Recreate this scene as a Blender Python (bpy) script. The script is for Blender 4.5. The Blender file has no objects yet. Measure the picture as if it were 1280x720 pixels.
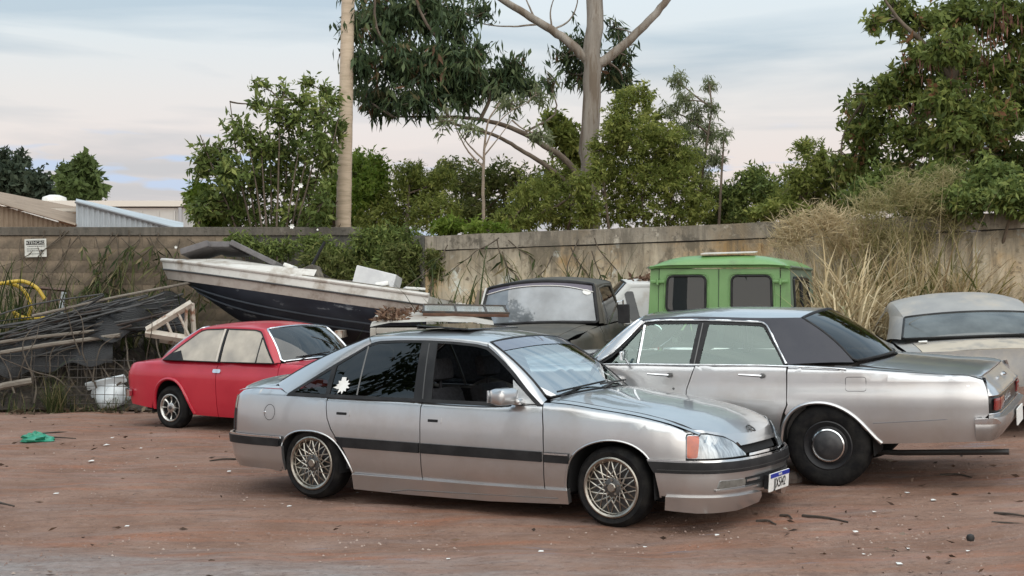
import bpy, bmesh, math, random
import numpy as np
from mathutils import Vector, Matrix

R = math.radians
rng = np.random.default_rng(7)
random.seed(7)
scene = bpy.context.scene
col = scene.collection

# ------------------------------------------------------------------ camera
FPX, VH, EYE = 1700.0, 366.3, 1.68          # focal length and horizon row for a 1280 x 720 frame, eye height
cam_d = bpy.data.cameras.new('camera')
cam_d.sensor_width = 36.0
cam_d.lens = FPX / 1280.0 * 36.0
cam_d.shift_y = (VH - 360.0) / 1280.0
cam_d.clip_start = 0.1
cam_d.clip_end = 3000.0
cam = bpy.data.objects.new('camera', cam_d)
cam.location = (0, 0, EYE)
cam.rotation_euler = (R(90), 0, 0)
col.objects.link(cam)
scene.camera = cam

# ------------------------------------------------------------------ world, sun, exposure
SUN_ELEV, SUN_AZ = R(48), R(168)            # veiled sun, high behind the camera
world = bpy.data.worlds.new('World')
scene.world = world
world.use_nodes = True
wn, wl = world.node_tree.nodes, world.node_tree.links
wn.clear()

def wnode(t, **kw):
    n = wn.new(t)
    for k, v in kw.items():
        setattr(n, k, v)
    return n

def build_world():
    out = wnode('ShaderNodeOutputWorld')
    bg = wnode('ShaderNodeBackground')
    bg.inputs['Strength'].default_value = 0.1
    sky = wnode('ShaderNodeTexSky', sky_type='NISHITA', sun_disc=False)
    sky.sun_elevation = SUN_ELEV
    sky.sun_rotation = SUN_AZ
    sky.air_density = 1.0
    sky.dust_density = 2.0
    tc = wnode('ShaderNodeTexCoord')
    sep = wnode('ShaderNodeSeparateXYZ')
    wl.new(tc.outputs['Generated'], sep.inputs[0])
    # height ramp of the high veil of cloud: warm rose low down, pale blue white above
    mr = wnode('ShaderNodeMapRange')
    mr.inputs['From Min'].default_value = 0.0
    mr.inputs['From Max'].default_value = 0.5
    wl.new(sep.outputs['Z'], mr.inputs['Value'])
    ramp = wnode('ShaderNodeValToRGB')
    e = ramp.color_ramp.elements
    e[0].position = 0.0; e[0].color = (0.78, 0.68, 0.68, 1)
    e[1].position = 1.0; e[1].color = (0.72, 0.86, 1.0, 1)
    for p, c in ((0.12, (0.80, 0.675, 0.65)), (0.20, (0.81, 0.695, 0.67)), (0.28, (0.79, 0.73, 0.72)), (0.36, (0.735, 0.75, 0.78)), (0.45, (0.72, 0.775, 0.84)), (0.65, (0.76, 0.87, 1.0))):
        k = e.new(p); k.color = (*c, 1)
    wl.new(mr.outputs[0], ramp.inputs[0])
    # long streaks of cloud
    mp = wnode('ShaderNodeMapping')
    mp.inputs['Scale'].default_value = (1.6, 1.6, 13.0)
    mp.inputs['Rotation'].default_value = (0, R(6), 0)
    wl.new(tc.outputs['Generated'], mp.inputs[0])
    nz = wnode('ShaderNodeTexNoise')
    nz.inputs['Scale'].default_value = 2.2
    nz.inputs['Detail'].default_value = 5
    nz.inputs['Roughness'].default_value = 0.5
    nz.inputs['Distortion'].default_value = 0.3
    wl.new(mp.outputs[0], nz.inputs['Vector'])
    cr = wnode('ShaderNodeValToRGB')
    cr.color_ramp.elements[0].position = 0.44; cr.color_ramp.elements[0].color = (0, 0, 0, 1)
    cr.color_ramp.elements[1].position = 0.66; cr.color_ramp.elements[1].color = (1, 1, 1, 1)
    wl.new(nz.outputs[0], cr.inputs[0])
    mx = wnode('ShaderNodeMix', data_type='RGBA')
    wl.new(cr.outputs[0], mx.inputs['Factor'])
    wl.new(ramp.outputs[0], mx.inputs[6])
    mul = wnode('ShaderNodeMix', data_type='RGBA', blend_type='MULTIPLY')
    mul.inputs['Factor'].default_value = 1.0
    mul.inputs[7].default_value = (0.70, 0.77, 0.83, 1)
    wl.new(ramp.outputs[0], mul.inputs[6])
    wl.new(mul.outputs[2], mx.inputs[7])
    # a second, larger drift of tint
    nz2 = wnode('ShaderNodeTexNoise')
    nz2.inputs['Scale'].default_value = 1.3
    nz2.inputs['Detail'].default_value = 2
    wl.new(tc.outputs['Generated'], nz2.inputs['Vector'])
    tint = wnode('ShaderNodeMix', data_type='RGBA', blend_type='MULTIPLY')
    wl.new(nz2.outputs[0], tint.inputs['Factor'])
    wl.new(mx.outputs[2], tint.inputs[6])
    tint.inputs[7].default_value = (0.93, 1.0, 0.965, 1)
    # small blue grey clouds in a low band
    mp3 = wnode('ShaderNodeMapping')
    mp3.inputs['Scale'].default_value = (7.0, 7.0, 38.0)
    mp3.inputs['Location'].default_value = (0.35, 0.0, 0.0)
    wl.new(tc.outputs['Generated'], mp3.inputs[0])
    nz3 = wnode('ShaderNodeTexNoise')
    nz3.inputs['Scale'].default_value = 1.6
    nz3.inputs['Detail'].default_value = 3
    wl.new(mp3.outputs[0], nz3.inputs['Vector'])
    c3 = wnode('ShaderNodeValToRGB')
    c3.color_ramp.elements[0].position = 0.57; c3.color_ramp.elements[0].color = (0, 0, 0, 1)
    c3.color_ramp.elements[1].position = 0.64; c3.color_ramp.elements[1].color = (1, 1, 1, 1)
    wl.new(nz3.outputs[0], c3.inputs[0])
    band = wnode('ShaderNodeValToRGB')
    be = band.color_ramp.elements
    be[0].position = 0.0; be[0].color = (0.8, 0.8, 0.8, 1)
    be[1].position = 1.0; be[1].color = (0, 0, 0, 1)
    k = be.new(0.10); k.color = (0.9, 0.9, 0.9, 1)
    k = be.new(0.125); k.color = (0.0, 0.0, 0.0, 1)
    wl.new(sep.outputs['Z'], band.inputs[0])
    mm = wnode('ShaderNodeMath', operation='MULTIPLY')
    wl.new(c3.outputs[0], mm.inputs[0]); wl.new(band.outputs[0], mm.inputs[1])
    low = wnode('ShaderNodeMix', data_type='RGBA')
    wl.new(mm.outputs[0], low.inputs['Factor'])
    wl.new(tint.outputs[2], low.inputs[6])
    low.inputs[7].default_value = (0.50, 0.60, 0.78, 1)
    # scale the cloud colours to the level the background strength expects, let some clear sky through
    up = wnode('ShaderNodeMix', data_type='RGBA', blend_type='MULTIPLY')
    up.inputs['Factor'].default_value = 1.0
    wl.new(low.outputs[2], up.inputs[6])
    up.inputs[7].default_value = (6.7, 6.7, 6.7, 1)
    fin = wnode('ShaderNodeMix', data_type='RGBA')
    fin.inputs['Factor'].default_value = 0.94
    wl.new(sky.outputs[0], fin.inputs[6])
    wl.new(up.outputs[2], fin.inputs[7])
    wl.new(fin.outputs[2], bg.inputs['Color'])
    wl.new(bg.outputs[0], out.inputs[0])
build_world()

sun_d = bpy.data.lights.new('sun', 'SUN')
sun_d.energy = 2.0
sun_d.angle = R(115)
sun_d.color = (1.0, 0.92, 0.80)
sun = bpy.data.objects.new('sun', sun_d)
sdir = Vector((math.sin(SUN_AZ) * math.cos(SUN_ELEV), math.cos(SUN_AZ) * math.cos(SUN_ELEV), math.sin(SUN_ELEV)))
sun.rotation_euler = sdir.to_track_quat('Z', 'Y').to_euler()
sun.location = (0, 0, 30)
col.objects.link(sun)

scene.view_settings.view_transform = 'Standard'
scene.view_settings.look = 'None'
scene.view_settings.exposure = 0.74
scene.view_settings.gamma = 1.0
scene.view_settings.use_curve_mapping = False
scene.render.engine = 'CYCLES'
scene.cycles.use_denoising = True
scene.cycles.max_bounces = 6
scene.cycles.transparent_max_bounces = 12
scene.cycles.glossy_bounces = 4
scene.cycles.caustics_reflective = False
scene.cycles.caustics_refractive = False

# ------------------------------------------------------------------ helpers
def PX(u, v, Y):
    """point at depth Y seen at photograph pixel u, v"""
    return np.array([(u - 640.0) / FPX * Y, Y, EYE - (v - VH) / FPX * Y])

def gz(x, y):
    """height of the yard's ground"""
    a = 0.05 * np.asarray(x, float) + 0.03 * (np.asarray(y, float) - 11.0)
    a = 0.5 * (a + np.sqrt(a * a + 0.0016)) - 0.004
    return 0.75 - 0.5 * ((0.75 - a) + np.sqrt((0.75 - a) ** 2 + 0.003)) + 0.0

def gn(x, y):
    e = 0.5
    return np.array([-(gz(x + e, y) - gz(x - e, y)) / (2 * e), -(gz(x, y + e) - gz(x, y - e)) / (2 * e), 1.0])

def tag(o, label=None, cat=None, group=None, kind=None):
    if label: o['label'] = label
    if cat: o['category'] = cat
    if group: o['group'] = group
    if kind: o['kind'] = kind
    return o

def thing(name, label, cat, loc=(0, 0, 0), rz=0.0, group=None, matrix=None):
    o = bpy.data.objects.new(name, None)
    o.empty_display_size = 0.2
    col.objects.link(o)
    if matrix is not None:
        o.matrix_world = matrix
    else:
        o.location = loc
        o.rotation_euler = (0, 0, rz)
    return tag(o, label, cat, group)

def link(name, me, parent=None):
    o = bpy.data.objects.new(name, me)
    col.objects.link(o)
    if parent is not None:
        o.parent = parent
    return o

def mk(name, V, F, mat, parent=None, smooth=40.0):
    me = bpy.data.meshes.new(name)
    me.from_pydata([tuple(map(float, v)) for v in V], [], [tuple(int(i) for i in f) for f in F])
    if isinstance(mat, (list, tuple)):
        for m in mat: me.materials.append(m)
    elif mat is not None:
        me.materials.append(mat)
    if smooth:
        me.shade_smooth()
        me.set_sharp_from_angle(angle=R(smooth))
    me.update()
    return link(name, me, parent)

class MB:
    """collects boxes, tubes and lathes for one mesh"""
    def __init__(s): s.V = []; s.F = []; s.bev = False
    def add(s, V, F):
        k = len(s.V); s.V.extend([tuple(map(float, v)) for v in V]); s.F.extend([tuple(int(i) + k for i in f) for f in F]); return s
    def box(s, c, d, rot=None, bev=0.0):
        x, y, z = np.array(d, float) / 2
        b = min(bev, x * .9, y * .9, z * .9); s.bev = s.bev or b > 0
        if b <= 0:
            V = [(i * x, j * y, k * z) for i in (-1, 1) for j in (-1, 1) for k in (-1, 1)]
            F = [(0, 1, 3, 2), (4, 6, 7, 5), (0, 4, 5, 1), (2, 3, 7, 6), (0, 2, 6, 4), (1, 5, 7, 3)]
        else:
            bm = bmesh.new(); bmesh.ops.create_cube(bm, size=1.0)
            for v in bm.verts: v.co = (v.co.x * 2 * x, v.co.y * 2 * y, v.co.z * 2 * z)
            bmesh.ops.bevel(bm, geom=list(bm.edges), offset=b, segments=2, affect='EDGES', profile=0.6)
            bm.verts.index_update()
            V = [tuple(v.co) for v in bm.verts]; F = [tuple(v.index for v in f.verts) for f in bm.faces]; bm.free()
        V = np.array(V)
        if rot is not None: V = V @ np.array(Matrix(rot).to_3x3() if not isinstance(rot, np.ndarray) else rot).T
        return s.add(V + np.array(c, float), F)
    def tube(s, pts, r, n=8, caps=True, flat=1.0):
        P = np.array(pts, float); m = len(P)
        rr = np.broadcast_to(np.asarray(r, float), (m,))
        T = np.gradient(P, axis=0); T /= np.linalg.norm(T, axis=1)[:, None] + 1e-9
        up = np.array([0, 0, 1.0]) if abs(T[0][2]) < .9 else np.array([1.0, 0, 0])
        V = []
        for i in range(m):
            a = np.cross(up, T[i]); a /= np.linalg.norm(a) + 1e-9
            b = np.cross(T[i], a); up = b
            for k in range(n):
                th = 2 * math.pi * k / n
                V.append(P[i] + rr[i] * (math.cos(th) * a + flat * math.sin(th) * b))
        F = [(i * n + k, i * n + (k + 1) % n, (i + 1) * n + (k + 1) % n, (i + 1) * n + k) for i in range(m - 1) for k in range(n)]
        if caps:
            F.append(tuple(range(n))[::-1]); F.append(tuple((m - 1) * n + k for k in range(n)))
        return s.add(V, F)
    def lathe(s, prof, n=32, axis='y', c=(0, 0, 0)):
        V = []
        for r, a in prof:
            for k in range(n):
                th = 2 * math.pi * k / n
                p = (r * math.cos(th), a, r * math.sin(th)) if axis == 'y' else ((r * math.cos(th), r * math.sin(th), a) if axis == 'z' else (a, r * math.cos(th), r * math.sin(th)))
                V.append(np.array(p) + np.array(c))
        m = len(prof)
        F = [(i * n + k, i * n + (k + 1) % n, (i + 1) * n + (k + 1) % n, (i + 1) * n + k) for i in range(m - 1) for k in range(n)]
        return s.add(V, F)
    def poly(s, pts): 
        return s.add(pts, [tuple(range(len(pts)))])
    def build(s, name, mat, parent=None, smooth=40.0):
        o = mk(name, s.V, s.F, mat, parent, smooth)
        if s.bev and smooth:
            w = o.modifiers.new('weighted_normals', 'WEIGHTED_NORMAL'); w.keep_sharp = True; w.weight = 80
        return o

def rotm(rx=0, ry=0, rz=0):
    from mathutils import Euler
    return np.array(Euler((rx, ry, rz)).to_matrix())

class C1:
    """monotone-ish cubic through points, vectorised"""
    def __init__(s, pts):
        a = np.array(pts, float); s.x = a[:, 0]; s.y = a[:, 1]
        h = np.diff(s.x); d = np.diff(s.y) / h
        m = np.zeros(len(s.x)); m[0] = d[0]; m[-1] = d[-1]
        if len(d) > 1: m[1:-1] = (d[:-1] * h[1:] + d[1:] * h[:-1]) / (h[:-1] + h[1:])
        s.m = m
    def __call__(s, t):
        t = np.asarray(t, float); tc = np.clip(t, s.x[0], s.x[-1])
        i = np.clip(np.searchsorted(s.x, tc) - 1, 0, len(s.x) - 2)
        h = s.x[i + 1] - s.x[i]; u = (tc - s.x[i]) / h
        return ((2*u**3 - 3*u**2 + 1) * s.y[i] + (u**3 - 2*u**2 + u) * h * s.m[i] + (-2*u**3 + 3*u**2) * s.y[i+1] + (u**3 - u**2) * h * s.m[i+1])

def resample(P, n):
    P = np.array(P, float)
    d = np.r_[0, np.cumsum(np.linalg.norm(np.diff(P, axis=0), axis=1))]
    t = np.linspace(0, d[-1], n)
    return np.stack([np.interp(t, d, P[:, k]) for k in range(P.shape[1])], 1)

def smooth_path(P, n):
    """Catmull-Rom through points"""
    P = np.array(P, float)
    d = np.r_[0, np.cumsum(np.linalg.norm(np.diff(P, axis=0), axis=1))]
    t = np.linspace(0, d[-1], n)
    return np.stack([C1(np.c_[d, P[:, k]])(t) for k in range(P.shape[1])], 1)

def rounded(pts, r, seg=5):
    """polygon with rounded corners; r number or list"""
    P = [np.array(p, float) for p in pts]; n = len(P); out = []
    rs = r if isinstance(r, (list, tuple)) else [r] * n
    for i in range(n):
        a, b, c = P[i - 1], P[i], P[(i + 1) % n]
        la, lc = np.linalg.norm(a - b), np.linalg.norm(c - b)
        q = min(rs[i], la * .48, lc * .48)
        if q < 1e-4: out.append(tuple(b)); continue
        p0 = b + (a - b) / la * q; p1 = b + (c - b) / lc * q
        for k in range(seg + 1):
            t = k / seg
            out.append(tuple((1-t)**2 * p0 + 2*t*(1-t) * b + t*t * p1))
    return out

def patch(name, outline, mp, mat, parent, step=0.07, fl=0.012, ctr=(0, 0, 0.6), mir=False):
    """panel: a 2D outline laid on the surface mp(a, b), smooth surface normals, edges folded inward by fl"""
    O = np.array(outline, float)
    keep = [0]
    for i in range(1, len(O)):
        if np.linalg.norm(O[i] - O[keep[-1]]) > 1e-4: keep.append(i)
    if np.linalg.norm(O[keep[-1]] - O[keep[0]]) < 1e-4: keep.pop()
    O = O[keep]
    bm = bmesh.new()
    f = bm.faces.new([bm.verts.new((a, b, 0)) for a, b in O])
    bmesh.ops.triangulate(bm, faces=[f])
    for ax in (0, 1):
        lo, hi = O[:, ax].min(), O[:, ax].max()
        n = int((hi - lo) / step)
        for i in range(1, n + 1):
            co = [0, 0, 0]; co[ax] = lo + (hi - lo) * i / (n + 1) + 1e-5
            no = [0, 0, 0]; no[ax] = 1
            bmesh.ops.bisect_plane(bm, geom=list(bm.verts) + list(bm.edges) + list(bm.faces), dist=1e-6, plane_co=co, plane_no=no)
    bm.verts.index_update()
    ab = np.array([v.co[:2] for v in bm.verts])
    F = [[v.index for v in f.verts] for f in bm.faces]
    be = []
    for e in bm.edges:
        if len(e.link_faces) == 1:
            fv = [v.index for v in e.link_faces[0].verts]
            i, j = e.verts[0].index, e.verts[1].index
            if fv[(fv.index(i) + 1) % len(fv)] != j: i, j = j, i
            be.append((i, j))
    bm.free()
    a, b = ab[:, 0], ab[:, 1]; e = 2e-3
    P = mp(a, b)
    N = np.cross(mp(a + e, b) - mp(a - e, b), mp(a, b + e) - mp(a, b - e))
    N /= np.linalg.norm(N, axis=1)[:, None] + 1e-12
    flip = np.sum(N * (P - np.array(ctr))) < 0
    if flip: N = -N
    if mir:
        P = P * [1, -1, 1]; N = N * [1, -1, 1]
    acc = 0.0
    for q in F:
        acc += float(np.dot(np.cross(P[q[1]] - P[q[0]], P[q[2]] - P[q[0]]), N[q[0]]))
    if acc < 0:
        F = [q[::-1] for q in F]; be = [(j, i) for i, j in be]
    V = list(P); LN = [N[i] for q in F for i in q]
    if fl:
        k = len(V)
        idx = {}
        for i, j in be:
            for q in (i, j):
                if q not in idx:
                    idx[q] = len(V); V.append(P[q]); V.append(P[q] - N[q] * fl)
        for i, j in be:
            q = (idx[j], idx[i], idx[i] + 1, idx[j] + 1)
            F.append(list(q))
            n2 = np.cross(V[q[1]] - V[q[0]], V[q[2]] - V[q[0]]); n2 = n2 / (np.linalg.norm(n2) + 1e-12)
            LN += [n2] * 4
    me = bpy.data.meshes.new(name)
    me.from_pydata([tuple(v) for v in V], [], F)
    me.materials.append(mat)
    me.shade_smooth()
    me.normals_split_custom_set([tuple(n) for n in LN])
    return link(name, me, parent)

def ribbon2d(path, w, mp, off=0.0):
    """two offset copies of a 2D path laid on mp -> (A, B) 3D"""
    P = np.array(path, float)
    T = np.gradient(P, axis=0); T /= np.linalg.norm(T, axis=1)[:, None] + 1e-9
    N = np.stack([-T[:, 1], T[:, 0]], 1)
    A = P + N * w / 2; B = P - N * w / 2
    return A, B

def strip(name, A, B, mat, parent, k=4, bulge=0.0, ctr=(0, 0, 0.6), mir=False, thick=0.0):
    A = np.array(A, float); B = np.array(B, float); n = len(A)
    c = np.array(ctr)
    rows = []
    for j in range(k + 1):
        t = j / k
        p = A * (1 - t) + B * t
        if bulge:
            d = p - c; d[:, 0] *= .15; d /= np.linalg.norm(d, axis=1)[:, None]
            p = p + d * bulge * 4 * t * (1 - t)
        rows.append(p)
    V = np.concatenate(rows)
    if mir: V = V * [1, -1, 1]
    F = [(j * n + i, j * n + i + 1, (j + 1) * n + i + 1, (j + 1) * n + i) for j in range(k) for i in range(n - 1)]
    fn = np.cross(V[F[0][1]] - V[F[0][0]], V[F[0][2]] - V[F[0][0]])
    cc = c * [1, -1, 1] if mir else c
    if np.dot(fn, V[F[0][0]] - cc) < 0: F = [f[::-1] for f in F]
    return mk(name, V, F, mat, parent, 50)

def text_mesh(name, body, size, mat, parent, matrix, depth=0.002, spacing=1.0, sx=1.0):
    cu = bpy.data.curves.new(name, 'FONT')
    cu.body = body; cu.size = size; cu.extrude = depth; cu.align_x = 'CENTER'; cu.align_y = 'CENTER'; cu.space_character = spacing
    cu.resolution_u = 3
    t = bpy.data.objects.new(name + '_src', cu); col.objects.link(t)
    bpy.context.view_layer.update()
    me = bpy.data.meshes.new_from_object(t.evaluated_get(bpy.context.evaluated_depsgraph_get()))
    bpy.data.objects.remove(t); bpy.data.curves.remove(cu)
    me.name = name
    me.materials.clear(); me.materials.append(mat)
    me.transform(Matrix.Scale(sx, 4, (1, 0, 0)))
    me.transform(matrix)
    return link(name, me, parent)

# ------------------------------------------------------------------ materials
MATS = {}
def M(name, c1, c2=None, rough=0.5, metal=0.0, coat=0.0, scale=4.0, detail=4.0, lo=0.4, hi=0.65, bump=0.0, bscale=40.0, spec=0.5,
      c3=None, scale3=1.0, lo3=0.5, hi3=0.62, stretch=(1, 1, 1), rough2=None, coatr=0.05, emit=None):
    if name in MATS: return MATS[name]
    m = bpy.data.materials.new(name); m.use_nodes = True; MATS[name] = m
    nt = m.node_tree; N, L = nt.nodes, nt.links
    p = N['Principled BSDF']
    p.inputs['Roughness'].default_value = rough; p.inputs['Metallic'].default_value = metal
    p.inputs['Specular IOR Level'].default_value = spec
    p.inputs['Coat Weight'].default_value = coat; p.inputs['Coat Roughness'].default_value = coatr
    p.inputs['Base Color'].default_value = (*c1, 1)
    tc = N.new('ShaderNodeTexCoord'); mp = N.new('ShaderNodeMapping'); mp.inputs['Scale'].default_value = stretch
    L.new(tc.outputs['Object'], mp.inputs[0])
    base = None
    if c2 is not None:
        nz = N.new('ShaderNodeTexNoise'); nz.inputs['Scale'].default_value = scale; nz.inputs['Detail'].default_value = detail
        nz.inputs['Roughness'].default_value = 0.62
        L.new(mp.outputs[0], nz.inputs['Vector'])
        cr = N.new('ShaderNodeValToRGB'); e = cr.color_ramp.elements
        e[0].position = lo; e[0].color = (*c1, 1); e[1].position = hi; e[1].color = (*c2, 1)
        L.new(nz.outputs[0], cr.inputs[0]); base = cr.outputs[0]
        if rough2 is not None:
            mr = N.new('ShaderNodeMapRange'); mr.inputs['From Min'].default_value = lo; mr.inputs['From Max'].default_value = hi
            mr.inputs['To Min'].default_value = rough; mr.inputs['To Max'].default_value = rough2
            L.new(nz.outputs[0], mr.inputs['Value']); L.new(mr.outputs[0], p.inputs['Roughness'])
        if c3 is not None:
            n3 = N.new('ShaderNodeTexNoise'); n3.inputs['Scale'].default_value = scale3; n3.inputs['Detail'].default_value = 6
            n3.inputs['Roughness'].default_value = 0.65
            L.new(mp.outputs[0], n3.inputs['Vector'])
            r3 = N.new('ShaderNodeValToRGB'); r3.color_ramp.elements[0].position = lo3; r3.color_ramp.elements[1].position = hi3
            L.new(n3.outputs[0], r3.inputs[0])
            mx = N.new('ShaderNodeMix'); mx.data_type = 'RGBA'; L.new(r3.outputs[0], mx.inputs['Factor'])
            L.new(base, mx.inputs[6]); mx.inputs[7].default_value = (*c3, 1); base = mx.outputs[2]
        L.new(base, p.inputs['Base Color'])
    if bump:
        nb = N.new('ShaderNodeTexNoise'); nb.inputs['Scale'].default_value = bscale; nb.inputs['Detail'].default_value = 5
        L.new(mp.outputs[0], nb.inputs['Vector'])
        bp = N.new('ShaderNodeBump'); bp.inputs['Strength'].default_value = bump; bp.inputs['Distance'].default_value = 0.02
        L.new(nb.outputs[0], bp.inputs['Height']); L.new(bp.outputs[0], p.inputs['Normal'])
    return m

def glass(name, tint, refl=1.0, film=None, film_mix=0.0, rough=0.0, dirt=0.0, ior=1.6):
    """thin automotive glass: Fresnel mirror over a tinted see-through pane, with optional film, dust or painted sky reflection"""
    if name in MATS: return MATS[name]
    m = bpy.data.materials.new(name); m.use_nodes = True; MATS[name] = m
    N, L = m.node_tree.nodes, m.node_tree.links
    N.clear()
    out = N.new('ShaderNodeOutputMaterial'); tr = N.new('ShaderNodeBsdfTransparent'); gl = N.new('ShaderNodeBsdfGlossy')
    tr.inputs['Color'].default_value = (*tint, 1); gl.inputs['Roughness'].default_value = rough
    gl.inputs['Color'].default_value = (refl, refl, refl, 1) if isinstance(refl, float) else (*refl, 1)
    fr = N.new('ShaderNodeFresnel'); fr.inputs['IOR'].default_value = ior
    body = tr.outputs[0]
    if film is not None:
        df = N.new('ShaderNodeBsdfDiffuse'); df.inputs['Color'].default_value = (*film, 1)
        mf = N.new('ShaderNodeMixShader'); mf.inputs[0].default_value = film_mix
        L.new(tr.outputs[0], mf.inputs[1]); L.new(df.outputs[0], mf.inputs[2]); body = mf.outputs[0]
        if dirt:
            tc = N.new('ShaderNodeTexCoord'); nz = N.new('ShaderNodeTexNoise'); nz.inputs['Scale'].default_value = 3.5; nz.inputs['Detail'].default_value = 5
            L.new(tc.outputs['Object'], nz.inputs['Vector'])
            mr = N.new('ShaderNodeMapRange'); mr.inputs['From Min'].default_value = .35; mr.inputs['From Max'].default_value = .7
            mr.inputs['To Min'].default_value = max(0, film_mix - dirt); mr.inputs['To Max'].default_value = min(1, film_mix + dirt)
            L.new(nz.outputs[0], mr.inputs['Value']); L.new(mr.outputs[0], mf.inputs[0])
    mx = N.new('ShaderNodeMixShader'); L.new(fr.outputs[0], mx.inputs[0]); L.new(body, mx.inputs[1]); L.new(gl.outputs[0], mx.inputs[2])
    L.new(mx.outputs[0], out.inputs[0])
    return m

def leafmat(name, stops, transl=0.3, rough=0.5):
    transl = min(.5, transl * 1.35)
    """leaf material: colour from the per-leaf value 'tint'"""
    if name in MATS: return MATS[name]
    m = bpy.data.materials.new(name); m.use_nodes = True; MATS[name] = m
    N, L = m.node_tree.nodes, m.node_tree.links
    N.clear()
    out = N.new('ShaderNodeOutputMaterial'); at = N.new('ShaderNodeAttribute'); at.attribute_name = 'tint'
    cr = N.new('ShaderNodeValToRGB'); e = cr.color_ramp.elements
    e[0].position = stops[0][0]; e[0].color = (*stops[0][1], 1); e[1].position = stops[-1][0]; e[1].color = (*stops[-1][1], 1)
    for p, c in stops[1:-1]:
        k = e.new(p); k.color = (*c, 1)
    L.new(at.outputs['Fac'], cr.inputs[0])
    p = N.new('ShaderNodeBsdfPrincipled'); p.inputs['Roughness'].default_value = rough; p.inputs['Specular IOR Level'].default_value = 0.14
    L.new(cr.outputs[0], p.inputs['Base Color'])
    t = N.new('ShaderNodeBsdfTranslucent'); L.new(cr.outputs[0], t.inputs['Color'])
    mx = N.new('ShaderNodeMixShader'); mx.inputs[0].default_value = transl
    L.new(p.outputs[0], mx.inputs[1]); L.new(t.outputs[0], mx.inputs[2]); L.new(mx.outputs[0], out.inputs[0])
    return m

black_trim = M('black_trim', (0.008, 0.008, 0.009), (0.02, 0.02, 0.021), rough=0.5, scale=6, spec=.3)
rubber = M('rubber', (0.007, 0.007, 0.008), (0.02, 0.019, 0.018), spec=.15, rough=0.8, scale=9, bump=0.15, bscale=60)
dark_void = M('dark_void', (0.006, 0.006, 0.007), rough=0.9)
chrome = M('chrome', (0.72, 0.73, 0.75), (0.5, 0.5, 0.5), rough=0.12, metal=1.0, scale=14, lo=.5, hi=.75, rough2=.35)
alu = M('alloy_metal', (0.40, 0.375, 0.33), (0.30, 0.28, 0.25), rough=0.3, metal=1.0, scale=25)
dark_alloy = M('dark_alloy', (0.10, 0.10, 0.10), rough=0.4, metal=0.8)
cloth = M('seat_cloth', (0.022, 0.022, 0.026), (0.045, 0.045, 0.052), rough=0.9, scale=40)
white_paint = M('white_enamel', (0.72, 0.72, 0.70), (0.6, 0.58, 0.54), rough=0.5, scale=5)
print_black = M('print_black', (0.015, 0.015, 0.015), rough=0.6)
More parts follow.
